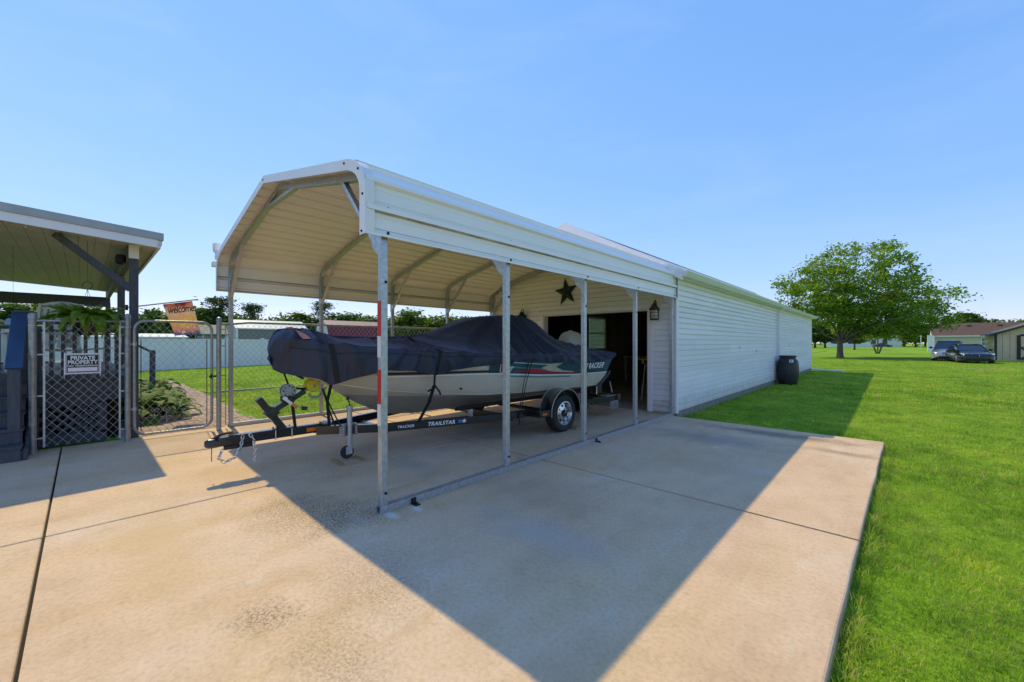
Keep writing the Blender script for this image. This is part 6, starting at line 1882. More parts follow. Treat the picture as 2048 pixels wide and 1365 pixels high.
for i, (x, y, h, f) in enumerate(LEFT):
    far_tree(x, y, h * 1.14, f, nth(place_of(i)) + kinds[f] + " " + place_of(i), GL, r_.uniform(0, 6.28), r_.uniform(1.25, 1.7))
RIGHT = [(-24, 142, 9.2, 1), (-19.5, 146, 9.0, 0), (-16.3, 149.2, 8.6, 2), (-14.1, 151.3, 8.2, 0), (-11, 215, 9.5, 1), (-7, 217, 10, 0), (-2, 221, 10.5, 2), (2.2, 224, 9, 1), (6, 185, 7.4, 5), (9, 178, 7.4, 2), (12, 180, 7.8, 0), (15.8, 179.3, 11.2, 1), (19, 182.4, 9.6, 2), (4, 215, 8.6, 0), (10, 225, 9.4, 2), (-30, 150, 10, 2)]
GR = "trees beyond the far lawn"
for i, (x, y, h, f) in enumerate(RIGHT):
    pl = "at the far corner of the garage" if i < 4 or i == 15 else "behind the white house" if i < 8 else "above the tan house roof" if i in (11, 12) else "on the far lawn right of the shrub tree"
    far_tree(x, y, h, f, nth(pl) + kinds[f] + " " + pl, GR, r_.uniform(0, 6.28), 1.5)
far_tree(-5.5, 112, 6.8, 2, "lower tree with a dark trunk behind the maple and left of the shrub tree", GR, .4, 1.1)

# ------------------------------------------------------------------ neighbours' buildings
ROOF_W = mat("white_metal_shed_roof", (.66, .66, .63), .5, var=.1, scale=2, world_c=True)
GREY_SIDE = mat("grey_shed_siding", (.20, .20, .19), .7, var=.12, scale=3, stretch=(1, 1, 5), bmp=.2, bscale=20)
PALE_GREY = mat("pale_grey_gable", (.42, .45, .48), .7, var=.08, scale=3)
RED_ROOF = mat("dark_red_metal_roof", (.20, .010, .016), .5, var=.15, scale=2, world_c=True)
GLARE_ROOF = mat("red_roof_painted_glare", (.40, .22, .18), .5, var=.12, scale=2, world_c=True)  # roof red paled on the upper slopes: sun glare painted into the colour
TAN_SIDE = mat("tan_shed_siding", (.72, .49, .30), .7, var=.12, scale=2, bmp=.1, bscale=20, world_c=True)
PEEL = mat("peeling_tan_siding", (.62, .50, .32), .8, var=.35, scale=4, stretch=(1, 1, .35), bmp=.2, bscale=20, world_c=True)
BROWN_TRIM = mat("dark_brown_trim", (.028, .022, .016), .6, var=.2, scale=5)
SHINGLE = mat("brown_shingles", (.105, .060, .045), .9, var=.25, scale=6, stretch=(1, 1, 3), bmp=.4, bscale=30, world_c=True)
GREY_SHINGLE = mat("grey_shingles", (.13, .13, .135), .9, var=.25, scale=6, bmp=.4, bscale=30, world_c=True)
HOUSE_SIDE = mat("cream_house_siding", (.62, .51, .40), .6, var=.06, scale=2)
WIN_DARK = mat("dark_window_pane", (.03, .04, .05), .1, var=.2, scale=2, coat=.4)
BLUE_GREY = mat("blue_grey_shutter", (.16, .21, .26), .6, var=.1)

def gable_y(t, x0, x1, y0, y1, zw, zr, wallm, roofm, over=.2, trim=None):
    """simple gabled house, ridge along Y"""
    xc = (x0 + x1) / 2
    mb = MB(); mb.prism([(x0, -.1), (x1, -.1), (x1, zw), (xc, zr), (x0, zw)], y0, y1); obj("wall", mb, wallm, t)
    s_ = (zr - zw) / ((x1 - x0) / 2)
    for sg in (-1, 1):
        xe = xc + sg * ((x1 - x0) / 2 + over); ze_ = zr - s_ * ((x1 - x0) / 2 + over)
        mb = MB(); mb.prism([(xc, zr + .02), (xc, zr + .12), (xe, ze_ + .12), (xe, ze_ + .02)], y0 - over, y1 + over); obj("roof_slope", mb, roofm, t)
    if trim:
        for x in (x0, x1):
            for y in (y0, y1):
                mb = MB(); mb.box(x - .07, x + .07, y - .07, y + .07, -.1, zw); obj("corner_trim", mb, trim, t)
def win(t, x0, x1, y0, y1, z0, z1, m=WIN_DARK, fr=WHITE_TRIM, axis='Y', d=.04):
    """a framed window lying in a wall facing -Y or +X"""
    f = MB(); p = MB()
    if axis == 'Y':
        y = y0
        f.box(x0 - .08, x1 + .08, y - d, y + .02, z0 - .08, z0); f.box(x0 - .08, x1 + .08, y - d, y + .02, z1, z1 + .08); f.box(x0 - .08, x0, y - d, y + .02, z0, z1); f.box(x1, x1 + .08, y - d, y + .02, z0, z1); f.box(x0, x1, y - d, y + .02, (z0 + z1) / 2 - .03, (z0 + z1) / 2 + .03)
        p.box(x0, x1, y - .02, y + .005, z0, z1)
    else:
        x = x0
        f.box(x - .02, x + d, y0 - .08, y1 + .08, z0 - .08, z0); f.box(x - .02, x + d, y0 - .08, y1 + .08, z1, z1 + .08); f.box(x - .02, x + d, y0 - .08, y0, z0, z1); f.box(x - .02, x + d, y1, y1 + .08, z0, z1); f.box(x - .02, x + d, (y0 + y1) / 2 - .03, (y0 + y1) / 2 + .03, z0, z1)
        p.box(x - .005, x + .02, y0, y1, z0, z1)
    w = obj("window", f, fr, t); obj("pane", p, m, w)
gs = thing("grey_shed", "grey garden shed with white metal roof behind the white vinyl fence", "shed", (-46.7, 13, -.1))
gable_y(gs, -48.5, -45, 10, 16.2, 2.75, 3.55, GREY_SIDE, ROOF_W, .15, WHITE_TRIM)
mb = MB(); mb.prism([(-48.48, -.1), (-45.02, -.1), (-45.02, 2.74), (-46.75, 3.53), (-48.48, 2.74)], 9.97, 9.998); obj("gable_panel", mb, PALE_GREY, gs)
win(gs, -47.4, -46.4, 9.97, 0, 1.2, 2.2)
rs = thing("red_barn_shed", "white gambrel barn shed with a dark red roof behind the boat", "shed", (-47, 22, -.1))
bx0, bx1, by0, by1 = -49, -45, 18.6, 25.6
xc_ = -47
gp_ = [(bx0, -.1), (bx1, -.1), (bx1, 2.1), (bx1 - .55, 3.3), (xc_, 3.85), (bx0 + .55, 3.3), (bx0, 2.1)]
mb = MB(); mb.prism(gp_, by0, by1); obj("wall", mb, PALE_GREY, rs)
for sg in (-1, 1):
    a = (xc_ + sg * 2.08, 2.05); b = (xc_ + sg * 1.48, 3.32); c = (xc_, 3.90)
    mb = MB(); mb.prism([a, b, (b[0] + sg * .06, b[1] + .04), (a[0] + sg * .08, a[1] + .02)], by0 - .1, by1 + .1); obj("roof_slope", mb, RED_ROOF, rs)
    mb = MB(); mb.prism([b, c, (c[0], c[1] + .08), (b[0] + sg * .06, b[1] + .07)], by0 - .1, by1 + .1); obj("roof_slope", mb, GLARE_ROOF, rs)
for y in (20.3, 22.6, 24.4):
    win(rs, bx1, 0, y, y + .55, 1.35, 1.9, axis='X')
mb = MB(); mb.prism([(bx0 + .08, 2.15), (bx1 - .08, 2.15), (bx1 - .58, 3.28), (xc_, 3.8), (bx0 + .58, 3.28)], by0 - .02, by0 - .001); obj("gable_panel", mb, WHITE_TRIM, rs)
cs_ = thing("canopy_shed", "low dark green canopy roof between the gate posts behind the white fence", "canopy", (-40, 7.5, -.1))
GREEN_CANVAS = mat("grey_green_canopy", (.10, .14, .12), .7, var=.15, scale=3)
mb = MB(); mb.prism([(-41.6, 2.0), (-40, 2.75), (-38.4, 2.0), (-38.4, 2.08), (-40, 2.85), (-41.6, 2.08)], 6.2, 8.0); obj("canopy", mb, GREEN_CANVAS, cs_)
for x in (-41.5, -38.5):
    for y in (6.35, 7.85):
        mb = MB(); mb.tube([(x, y, -.1), (x, y, 2.05)], .04, 6); obj("pole", mb, GALV, cs_)
mb = MB(); mb.box(-41.4, -38.6, 6.4, 7.8, -.1, 1.95); obj("body", mb, GREY_SIDE, cs_)
lw = thing("low_white_building", "low building with a pale flat roof seen over the fence behind the hostas", "building", (-44, 2.5, -.1))
mb = MB(); mb.box(-47, -41, -.5, 5.6, -.1, 1.75); obj("wall", mb, GREY_SIDE, lw)
mb = MB(); mb.prism([(-47.2, 1.76), (-40.8, 1.76), (-40.8, 1.86), (-44, 2.15), (-47.2, 1.86)], -.7, 5.8); obj("roof", mb, ROOF_W, lw)
nh = thing("neighbour_house", "corner of a pale sided house with a low roof at the far left edge", "house", (-24, -4.5, -.1))
mb = MB(); mb.box(-28, -20.5, -8.0, -2.15, -.1, 2.2); obj("wall", mb, PALE_GREY, nh)
mb = MB(); mb.prism([(-8.3, 2.95), (-1.9, 2.12), (-1.9, 2.2), (-8.3, 3.1)], -28.3, -20.2, 'YZ'); obj("roof", mb, GREY_SHINGLE, nh)
for k in range(12):
    mb = MB(); mb.prism([(-20.5, .3 + k * .15), (-20.47, .3 + k * .15), (-20.49, .45 + k * .15), (-20.5, .45 + k * .15)], -7.9, -2.17); obj("siding_board", mb, PALE_GREY, nh)

vf = thing("vinyl_fence", "tall white vinyl privacy fence along the back of the side yard", "fence", (-29, 6, -.05))
A, B = Vector((-26.0, -2.5, 0)), Vector((-33.5, 18.5, 0))
n_ = 10
VINYL_F = mat("white_vinyl_fence", (.80, .74, .76), .45, var=.04, scale=2)
dv = (B - A).normalized()
for k in range(n_ + 1):
    p = A + (B - A) * (k / n_)
    mb = MB(); mb.box(p.x - .065, p.x + .065, p.y - .065, p.y + .065, -.1, 1.66); mb.box(p.x - .08, p.x + .08, p.y - .08, p.y + .08, 1.66, 1.70); obj("post", mb, VINYL_F, vf)
    if k < n_:
        q = A + (B - A) * ((k + 1) / n_)
        for z0, z1 in ((-.04, .08), (1.50, 1.62)):
            mb = MB(); mb.beam((p + dv * .07 + Vector((0, 0, (z0 + z1) / 2))), (q - dv * .07 + Vector((0, 0, (z0 + z1) / 2))), .05, z1 - z0); obj("rail", mb, VINYL_F, vf)
        L_ = (q - p).length - .14
        for j in range(11):
            a = p + dv * (.07 + L_ * j / 11 + .004); b = p + dv * (.07 + L_ * (j + 1) / 11 - .004)
            mb = MB(); mb.beam((a.x, a.y, .79), (b.x, b.y, .79), .022, 1.42); obj("picket", mb, VINYL_F, vf)

ts = thing("tan_shed", "tan wooden shed with brown X-braced doors at the right edge", "shed", (8.9, 56, -.1))
sx0, sx1, sy0_, sy1_ = 6.55, 11.4, 53.4, 58.4
mb = MB(); mb.prism([(sx0, -.1), (sx1, -.1), (sx1, 2.15), ((sx0 + sx1) / 2, 3.15), (sx0, 2.15)], sy0_, sy1_); obj("wall", mb, TAN_SIDE, ts)
mb = MB(); mb.box(sx0 - .02, sx0 - .002, sy0_ + .1, sy1_ - .1, -.08, 2.1); obj("side_panel", mb, PEEL, ts, label="weathered sunlit side wall")
for sg in (-1, 1):
    xm = (sx0 + sx1) / 2; w_ = (sx1 - sx0) / 2 + .3; s_ = 1.0 / 2.425
    mb = MB(); mb.prism([(xm, 3.17), (xm, 3.25), (xm + sg * w_, 3.25 - s_ * w_), (xm + sg * w_, 3.17 - s_ * w_)], sy0_ - .25, sy1_ + .25); obj("roof_slope", mb, GREY_SHINGLE, ts)
    mb = MB(); mb.prism([(xm, 3.10), (xm, 3.24), (xm + sg * w_, 3.24 - s_ * w_), (xm + sg * w_, 3.10 - s_ * w_)], sy0_ - .29, sy0_ - .252); obj("rake_board", mb, BROWN_TRIM, ts)
mb = MB(); mb.box(sx0 - .04, sx0 + .10, sy0_ - .03, sy0_ + .06, -.1, 2.15); obj("corner_trim", mb, BROWN_TRIM, ts)
for k in range(1, 12):
    x = sx0 + k * .4
    if x < 7.72 or x > 10.2:
        mb = MB(); mb.box(x - .008, x + .008, sy0_ - .004, sy0_ + .004, 0, 2.2); obj("batten_groove", mb, BROWN_TRIM, ts)
def bar(x0, z0, x1, z1, w):
    mb = MB(); mb.beam((x0, sy0_ - .035, z0), (x1, sy0_ - .035, z1), w, .04, (0, 1, 0)); return mb
dr = obj("door", MB().box(7.80, 10.10, sy0_ - .03, sy0_ - .012, .02, 1.95), TAN_SIDE, ts)
for mbx in (bar(7.82, 0, 7.82, 2.02, .2), bar(10.05, 0, 10.05, 2.02, .2), bar(7.9, 2.02, 10.0, 2.02, .16), bar(7.92, 1.0, 9.95, 1.0, .09), bar(7.92, .05, 8.95, .98, .09), bar(8.95, .05, 7.92, .98, .09), bar(8.98, .05, 9.95, .98, .09), bar(9.95, .05, 8.98, .98, .09), bar(7.92, .04, 9.95, .04, .09)):
    obj("door_brace", mbx, BROWN_TRIM, dr)
mb = MB(); mb.box(8.75, 9.2, sy0_ - .03, sy0_ - .005, 2.35, 2.7); obj("vent", mb, BLUE_GREY, ts)

th = thing("tan_house", "cream single-storey house with a long brown shingle roof behind the tan shed", "house", (16, 98, -.1))
mb = MB(); mb.box(5.2, 34, 94, 104, -.1, 2.5); obj("wall", mb, HOUSE_SIDE, th)
mb = MB(); mb.prism([(93.6, 2.42), (99, 4.5), (104.4, 2.42), (104.4, 2.52), (99, 4.62), (93.6, 2.52)], 4.9, 34.3, 'YZ'); rf = obj("roof", mb, SHINGLE, th)
mb = MB(); mb.prism([(94.0, 2.5), (99, 4.48), (104, 2.5)], 5.15, 5.21, 'YZ'); obj("gable", mb, WHITE_TRIM, th)
mb = MB(); mb.box(4.9, 34.3, 93.5, 93.62, 2.36, 2.52); obj("fascia", mb, WHITE_TRIM, th)
for x in (10.2, 14.8, 19, 23):
    win(th, x, x + 1.2, 94, 0, 1.0, 2.1, BLUE_GREY)
for x in (9.0, 12.2, 15.2, 18.5):
    mb = MB(); mb.box(x, x + .5, 97.4, 97.9, 3.95, 4.22); obj("roof_vent", mb, BROWN_TRIM, rf)
mb = MB(); mb.box(4.4, 5.1, 93.2, 94.0, -.1, 2.6); obj("porch_end", mb, WHITE_TRIM, th)
wh = thing("white_house", "distant white house seen beneath the maple's crown", "house", (-8, 200, -.1))
mb = MB(); mb.box(-18, 3, 196, 206, -.1, 3.2); obj("wall", mb, WHITE_TRIM, wh)
mb = MB(); mb.prism([(195.5, 3.15), (201, 5.4), (206.5, 3.15), (206.5, 3.3), (201, 5.55), (195.5, 3.3)], -18.4, 3.4, 'YZ'); obj("roof", mb, GREY_SHINGLE, wh)
for x in (-16, -11.5, -9, -5, -2):
    win(wh, x, x + 1.3, 196, 0, 1.0, 2.5)

# ------------------------------------------------------------------ cars
def car(name, label, loc, rz, paint, S, cat="car"):
    """S: dict of profile tables. y = 0 at the nose, rising to the tail; width along x"""
    t = thing(name, label, cat, loc, rz)
    L = S["len"]
    ys = np.array(S["ys"]) * L
    rows = []
    for i, y in enumerate(ys):
        hw, zb, zt = S["hw"][i], S["zb"][i], S["zt"][i]
        sec = []
        for a in np.linspace(0, math.pi, 17):
            c, s_ = math.cos(a), math.sin(a)
            x = hw * math.copysign(abs(c) ** .28, c)
            z = zb + (zt - zb) * (abs(s_) ** .42)
            sec.append((x, y, z))
        rows.append(sec)
    mb = MB(); mb.grid(rows)
    n_ = 17
    mb.f.append(tuple(range(n_))); mb.mi.append(0)
    mb.f.append(tuple((len(ys) - 1) * n_ + j for j in range(n_))[::-1]); mb.mi.append(0)
    local_part("body", mb, paint, t, smooth=True, angle=50)
    mb = MB(); mb.box(-S["hw"][3] + .08, S["hw"][3] - .08, .3, L - .3, .16, .42); local_part("underbody", mb, BLACK_PLASTIC, t)
    # greenhouse: glass box, painted roof and pillars
    g = S["green"]                                    # list of (y, z, half width)
    (yc, zc, wc), (yr0, zr0, wr0), (yr1, zr1, wr1), (yd, zd, wd) = g
    quad = lambda a, b, c, d: MB().add([a, b, c, d], [(0, 1, 2, 3)])
    gl = MB()
    gl.add([(-wc, yc, zc), (wc, yc, zc), (wr0, yr0, zr0), (-wr0, yr0, zr0), (wr1, yr1, zr1), (-wr1, yr1, zr1), (wd, yd, zd), (-wd, yd, zd)],
           [(0, 1, 2, 3), (3, 2, 4, 5), (5, 4, 6, 7), (1, 6, 4, 2), (0, 3, 5, 7)])
    local_part("windows", gl, CAR_GLASS, t)
    rows = []
    for f in np.linspace(0, 1, 5):
        w = wr0 + (wr1 - wr0) * f + .015; y = yr0 - .04 + (yr1 - yr0 + .08) * f; z = zr0 + (zr1 - zr0) * f
        rows.append([(w * q, y, z + .012 + .045 * (1 - q * q) * (.6 + .4 * math.sin(math.pi * f))) for q in np.linspace(-1, 1, 9)])
    mb = MB(); mb.grid(rows); local_part("roof", mb, paint, t, smooth=True, solid=.03)
    for sg in (-1, 1):
        for a, b in (((sg * wc, yc, zc), (sg * wr0, yr0, zr0)), ((sg * wd, yd, zd), (sg * wr1, yr1, zr1)), ((sg * (wc + wd) / 2, (yc + yd) / 2, (zc + zd) / 2 - .02), (sg * (wr0 + wr1) / 2, (yr0 + yr1) / 2, zr0))):
            mb = MB(); mb.beam(a, b, .07, .035, (sg, 0, .3)); local_part("pillar", mb, paint, t)
        mb = MB(); mb.lathe([(.02, -.10), (.085, -.06), (.095, .04), (.05, .10)], 10, (sg * (wc + .17), yc + .25, zc + .08), 'X'); mb.beam((sg * wc, yc + .25, zc + .03), (sg * (wc + .12), yc + .25, zc + .06), .06, .03); local_part("mirror", mb, S.get("mirror", paint), t, smooth=True)
        for wy in (S["wf"], S["wr"]):
            mb = MB(); R_ = .32; mb.lathe([(.20, -.09), (.29, -.10), (.32, -.07), (.32, .07), (.29, .10), (.20, .09)], 22, (sg * (S["hw"][3] - .09), wy, R_ - .02), 'X'); w = local_part("wheel", mb, BLACK_RUBBER, t, smooth=True, angle=35)
            mb = MB(); mb.lathe([(.20, .085 * sg), (.17, .07 * sg), (.05, .085 * sg), (.02, .09 * sg)], 18, (sg * (S["hw"][3] - .09), wy, R_ - .02), 'X'); obj("rim", mb, CHROME, w, smooth=True)
            mb = MB(); mb.tube([(sg * (S["hw"][3] + .004), wy + .37 * math.cos(a), .30 + .37 * math.sin(a)) for a in np.linspace(-.1, math.pi + .1, 12)], .02, 4); local_part("wheel_arch", mb, BLACK_PLASTIC, t)
    for nm, poly, m in S["front"]:
        for sg in ((-1, 1) if nm in ("headlight", "fog_lamp", "turn_signal") else (1,)):
            # panels on the nose: (x, y, z) corners, proud of the paint
            q = [(sg * x, y, z) for x, y, z in poly]
            mb = MB(); mb.add(q, [tuple(range(len(q)))]); local_part(nm, mb, m, t, fix=False, solid=.03)
    return t
LENS = mat("clear_headlight", (.55, .56, .55), .1, .2, var=.15, scale=20, coat=.6)
BLACK_PAINT = mat("black_car_paint", (.006, .007, .008), .22, var=.2, scale=3, coat=.35)
SILVER = mat("silver_car_paint", (.36, .38, .41), .25, .55, var=.06, scale=3, coat=.6)
BLUE_PAINT = mat("dark_blue_car_paint", (.02, .03, .06), .15, var=.2, scale=3, coat=.8)
sedan = dict(len=4.85, ys=[0, .02, .06, .12, .20, .28, .40, .60, .76, .88, .96, 1.0], hw=[.55, .74, .86, .91, .92, .92, .92, .92, .92, .90, .84, .70], zb=[.34, .24, .20, .19, .19, .19, .19, .19, .19, .21, .26, .36], zt=[.56, .66, .72, .78, .84, .91, .94, .95, .96, .97, .94, .80],
             green=[(1.25, .90, .76), (2.00, 1.34, .56), (3.10, 1.36, .56), (3.95, .98, .72)], wf=.95, wr=3.70,
             front=[("headlight", [(.30, .045, .60), (.80, .20, .64), (.86, .42, .73), (.55, .20, .70)], LENS), ("fog_lamp", [(.52, .03, .34), (.68, .09, .34), (.68, .09, .43), (.52, .03, .43)], LENS),
                    ("grille", [(-.30, -.01, .54), (-.05, -.03, .52), (-.05, -.02, .60), (-.28, .0, .62)], BLACK_PLASTIC), ("grille", [(.05, -.03, .52), (.30, -.01, .54), (.28, .0, .62), (.05, -.02, .60)], BLACK_PLASTIC),
                    ("air_intake", [(-.45, -.01, .30), (.45, -.01, .30), (.42, -.02, .42), (-.42, -.02, .42)], BLACK_PLASTIC), ("badge", [(-.03, -.05, .56), (.0, -.06, .52), (.03, -.05, .56), (0, -.05, .62)], CHROME)])
car("parked_sedan", "black sedan parked on the lawn facing the camera in front of the tan shed", (4.62, 43.7, -.09), math.radians(7.5), BLACK_PAINT, sedan)
van = dict(len=4.9, ys=[0, .02, .06, .12, .18, .24, .40, .60, .80, .94, .99, 1.0], hw=[.60, .78, .90, .96, .97, .98, .98, .98, .98, .97, .93, .86], zb=[.36, .26, .22, .20, .20, .20, .20, .20, .20, .22, .28, .36], zt=[.62, .74, .82, .92, 1.0, 1.06, 1.06, 1.06, 1.06, 1.06, 1.04, .96],
           green=[(.95, 1.02, .84), (1.85, 1.62, .66), (4.2, 1.64, .66), (4.75, 1.05, .82)], wf=.98, wr=3.85, mirror=BLACK_PLASTIC,
           front=[("headlight", [(.34, .05, .62), (.80, .16, .64), (.86, .30, .76), (.40, .12, .74)], LENS), ("turn_signal", [(.42, .04, .55), (.82, .14, .56), (.82, .15, .61), (.42, .05, .60)], ORANGE), ("grille", [(-.32, .0, .56), (.32, .0, .56), (.30, .06, .70), (-.30, .06, .70)], BLACK_PLASTIC), ("air_intake", [(-.5, -.01, .32), (.5, -.01, .32), (.5, -.01, .42), (-.5, -.01, .42)], BLACK_PLASTIC)])
mv = car("parked_minivan", "silver minivan with a dark windscreen parked behind the black sedan", (3.36, 47.2, -.09), math.radians(-6), SILVER, van, "minivan")
for sg in (-1, 1):
    mb = MB(); mb.beam((sg * .52, 2.1, 1.74), (sg * .52, 4.0, 1.74), .03, .03); local_part("roof_rail", mb, BLACK_PLASTIC, mv)
small = dict(sedan); small["front"] = []
car("distant_car", "dark blue car parked by the distant white house", (.6, 190, -.1), math.radians(75), BLUE_PAINT, small)
pst = MB(); pst.box(6.4, 6.6, 166, 166.2, -.1, 3.4); pst.box(6.3, 6.7, 165.9, 166.3, 3.4, 3.5)
tag(obj("white_post", pst, WHITE_TRIM), "thin white post standing on the far lawn left of the minivan", "post")

# ------------------------------------------------------------------ barrel, drain pipe, small things near the garage
bar_ = thing("rain_barrel", "black plastic rain barrel with a sticker against the garage wall", "barrel", (-2.66, 17.2, -.09))
mb = MB(); mb.lathe([(.26, 0), (.285, .03), (.30, .12), (.325, .30), (.335, .5), (.325, .70), (.305, .84), (.275, .90), (.235, .925), (.235, .96), (.25, .965), (.25, 1.0), (.22, 1.01)], 30); local_part("body", mb, BLACK_PLASTIC, bar_, smooth=True, angle=35)
mb = MB(); mb.lathe([(.255, .985), (.262, 1.0), (.262, 1.03), (.24, 1.04)], 30); local_part("lid", mb, BLACK_PLASTIC, bar_, smooth=True)
for z in (.20, .78):
    mb = MB(); mb.tube([(.318 * math.cos(a), .318 * math.sin(a), z) for a in np.linspace(0, 6.283, 30, endpoint=False)], .010, 6, closed=True); local_part("rib", mb, BLACK_PLASTIC, bar_, smooth=True)
mb = MB(); a0 = math.radians(-62)
mb.grid([[(.318 * math.cos(a0 + q) , .318 * math.sin(a0 + q), z) for q in np.linspace(-.2, .2, 5)] for z in (.80, .90)]); st_ = local_part("sticker", mb, WHITE_TRIM, bar_, fix=False)
mb = MB(); mb.grid([[(.321 * math.cos(a0 + q), .321 * math.sin(a0 + q), z) for q in np.linspace(-.15, .1, 4)] for z in (.83, .87)]); obj("sticker_print", mb, RED_INK, st_, fix=False)
mb = MB(); mb.tube([(-3.02, 26.30, .05), (-2.9, 26.32, .0), (-1.75, 26.1, -.02)], .05, 8)
tag(obj("drain_pipe", mb, WHITE_TRIM, smooth=True), "white drain pipe lying on the grass at the garage's far corner", "pipe")

# the wood that closes the view behind the single trees, too far to tell one tree from the next
def far_wood(name, label, pts, base, var, seed, m):
    rng = np.random.RandomState(seed)
    C = []
    pts = np.array(pts, float)
    seg = np.cumsum([0] + [np.linalg.norm(b - a) for a, b in zip(pts, pts[1:])])
    n = int(seg[-1] * 75)
    s = rng.uniform(0, seg[-1], n)
    x = np.interp(s, seg, pts[:, 0]) + rng.normal(size=n) * 2.5; y = np.interp(s, seg, pts[:, 1]) + rng.normal(size=n) * 2.5
    top = base + var * (np.sin(s * .9) * .35 + np.sin(s * .37 + 1) * .5 + np.sin(s * 2.1 + 2) * .2 + np.sin(s * 4.7) * .12)
    z = top * rng.uniform(0, 1, n) ** .6
    V, F = leaf_cloud(np.column_stack([x, y, z]), .62, rng)
    o = link(name, np_mesh(name, V, F), m)
    o["kind"] = "stuff"; o["label"] = label; o["category"] = "woods"
far_wood("distant_woods", "low band of distant woods behind the sheds and white fence", [(-190, -60), (-182, -15), (-160, 20), (-128, 60), (-100, 90), (-70, 130)], 9.4, 2.0, 5, LEAF_FAR)
far_wood("distant_woods", "low band of distant woods closing the far lawn on the right", [(-60, 215), (-20, 235), (20, 240), (60, 225), (100, 190)], 9.0, 2.4, 6, LEAF_FAR)
# ------------------------------------------------------------------ grass: blades thin out with distance, the ground sheet takes over beyond
def blades(name, label, regions, seed, z0):
    rng = np.random.RandomState(seed)
    Vs, Fs, off = [], [], 0
    for (pts, hgt, wid) in regions:
        n = len(pts)
        if n == 0: continue
        a = rng.uniform(0, 2 * math.pi, n); lean = rng.uniform(.15, 1.0, n); la = rng.uniform(0, 2 * math.pi, n)
        cl_ = np.sin(pts[:, 0] * 9 + 2 * np.sin(pts[:, 1] * 3.1)) * np.sin(pts[:, 1] * 8 + 1.7 * np.sin(pts[:, 0] * 4.3)) + .6 * np.sin(pts[:, 0] * 2.3 + pts[:, 1] * 1.9)
        h = hgt * rng.uniform(.5, 1.25, n) * (1 + .28 * cl_); w = wid * rng.uniform(.6, 1.2, n)
        base = np.column_stack([pts, np.full(n, z0 - .005)])
        side_ = np.column_stack([np.cos(a), np.sin(a), np.zeros(n)]) * w[:, None]
        ld = np.column_stack([np.cos(la), np.sin(la), np.zeros(n)])
        mid = base + np.column_stack([np.zeros(n), np.zeros(n), h * .6]) + ld * (h * lean * .35)[:, None]
        tip = base + np.column_stack([np.zeros(n), np.zeros(n), h * (1 - .25 * lean)]) + ld * (h * lean)[:, None]
        V = np.stack([base - side_, base + side_, mid + side_ * .8, mid - side_ * .8, tip], 1).reshape(-1, 3)
        i = np.arange(n)[:, None] * 5 + off
        q = np.concatenate([i + np.array([[0, 1, 2]]), i + np.array([[0, 2, 3]]), i + np.array([[3, 2, 4]])], 0)
        Vs.append(V); Fs.append(q); off += 5 * n
    me = np_mesh(name, np.concatenate(Vs), np.concatenate(Fs))
    o = link(name, me, GRASS)
    o["kind"] = "stuff"; o["label"] = label; o["category"] = "grass"
    return o
cf, sf = math.cos(math.radians(43.17)), math.sin(math.radians(43.17))
def scatter(rng, x0, x1, y0, y1, dens_fn, nmax, keep):
    """rejection-sample points whose density follows dens_fn(distance from the viewpoint)"""
    A_ = (x1 - x0) * (y1 - y0)
    N = int(nmax)
    P = np.column_stack([rng.uniform(x0, x1, N), rng.uniform(y0, y1, N)])
    d = np.hypot(P[:, 0], P[:, 1])
    ok = (rng.uniform(0, 1, N) < np.clip(dens_fn(d) * A_ / N, 0, 1)) & keep(P)
    # stay within the wedge the place shows (with a margin to either side)
    dep = -sf * P[:, 0] + cf * P[:, 1]; lat = cf * P[:, 0] + sf * P[:, 1]
    ok &= (dep > -.3) & (np.abs(lat) < dep * 1.45 + 1.2)
    return P[ok]
rng = np.random.RandomState(77)
off_pad = lambda P: ~((P[:, 0] < -.22 + .0245 * P[:, 1]) & (P[:, 1] < 7.75)) & ~((P[:, 0] < -3.0) & (P[:, 1] < 26.25))
near = scatter(rng, -.3, 5.0, -.6, 6.0, lambda d: np.full_like(d, 7200.), 300000, off_pad)
mid = scatter(rng, -3.0, 9.0, 4.0, 14.0, lambda d: 3600 * np.clip(6 / d, 0, 1) ** 1.3 * (d > 6), 500000, lambda P: off_pad(P) & ~((P[:, 1] < 6) & (P[:, 0] < 5.0)))
far = scatter(rng, -8.0, 20.0, 14.0, 48.0, lambda d: 900 * np.clip(14 / d, 0, 1) ** 1.7, 900000, off_pad)
print("blades", len(near), len(mid), len(far))
blades("lawn_grass", "short green grass covering the lawn beside the concrete pad", [(near, .036, .0021), (mid, .042, .0036), (far, .052, .0085)], 1, -.09)
yardk = lambda P: (P[:, 0] < -8.4) & (P[:, 0] > -28) & ~((P[:, 1] < 2.35) & (P[:, 0] > -20)) & ~((P[:, 0] > -14.56) & (P[:, 0] < -14.1)) & (P[:, 1] > 1.0)
yd = scatter(rng, -28, -8.4, 1.0, 14.0, lambda d: 1500 * np.clip(9 / d, 0, 1) ** 1.5, 420000, yardk)
blades("side_yard_grass", "bright mown grass of the side yard beyond the chain-link fence", [(yd, .06, .0060)], 2, -.045)
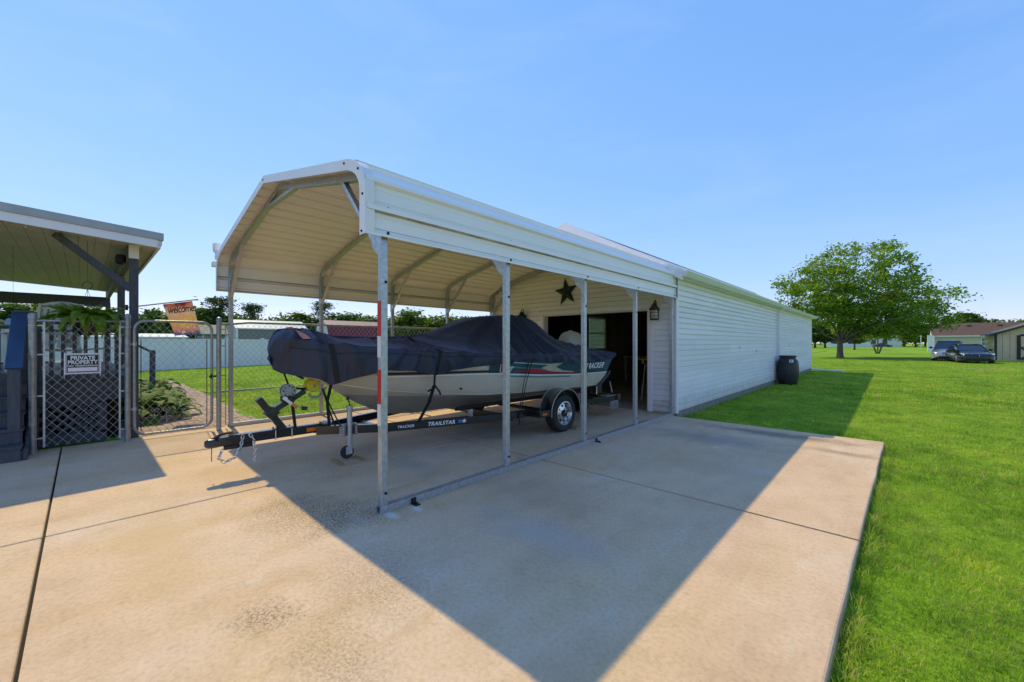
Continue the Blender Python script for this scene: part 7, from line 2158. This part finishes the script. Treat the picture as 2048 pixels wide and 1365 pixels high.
# a ragged fringe of longer blades along the edges of the pad and walls
fr = []
for x0, y0, x1, y1, n in ((-.235, -.6, -.045, 7.75, 5600), (-2.95, 7.80, -.1, 7.80, 1500), (-2.98, 7.9, -2.98, 26, 3500), (-8.22, 2.45, -8.22, 7.7, 1500), (-14.05, 2.4, -14.05, 11, 2200), (-14.6, 2.4, -14.6, 11, 2600)):
    t = rng.uniform(0, 1, n); fr.append(np.column_stack([x0 + (x1 - x0) * t, y0 + (y1 - y0) * t]) + rng.normal(size=(n, 2)) * .026 + np.array((.032, .02)))
n = 700; t = rng.uniform(0, 1, n); ov = np.column_stack([-.235 + .19 * t, -.6 + 8.35 * t]) + rng.normal(size=(n, 2)) * .012 + np.array((.02, 0))
blades("edge_grass", "ragged fringe of longer grass along the pad edge and walls", [(np.concatenate(fr), .058, .0024), (ov, .10, .0024)], 3, -.07)
tufts = []
for _ in range(46):
    c = np.array((rng.uniform(.1, 4), rng.uniform(.8, 9))); tufts.append(c + rng.normal(size=(rng.randint(8, 26), 2)) * .035)
tufts = np.concatenate(tufts); tufts = tufts[tufts[:, 0] > 0]
blades("tall_grass_tufts", "scattered taller pale tufts in the lawn near the camera", [(tufts, .11, .0026)], 4, -.09)
import sys, OpenImageIO as oiio, numpy as np
im=oiio.ImageBuf(sys.argv[1] if len(sys.argv)>1 else '/workdir/render_main.png').get_pixels(oiio.UINT8).astype(int)[...,:3]
h,w=im.shape[:2]; k=w/2048
P={'sky_tl':(100,60),'sky_tc':(1024,60),'sky_tr':(1950,60),'sky_ml':(200,350),'sky_mr':(1500,350),'sky_lr':(1980,560),'sky_ll':(370,560),'conc_sun':(300,1150),'conc_sun_r':(1560,1000),'conc_shade':(1000,1100),'conc_shade2':(1350,900),'grass_sun':(1900,1000),'grass_shade':(1550,820),'wall_r':(1450,680),'gable':(1080,590),'under_roof':(600,480),'eave_r':(1000,480)}
for n,(x,y) in P.items():
    x=int(x*k);y=int(y*k);r=3
    print(n,im[y-r:y+r+1,x-r:x+r+1].reshape(-1,3).mean(0).round())
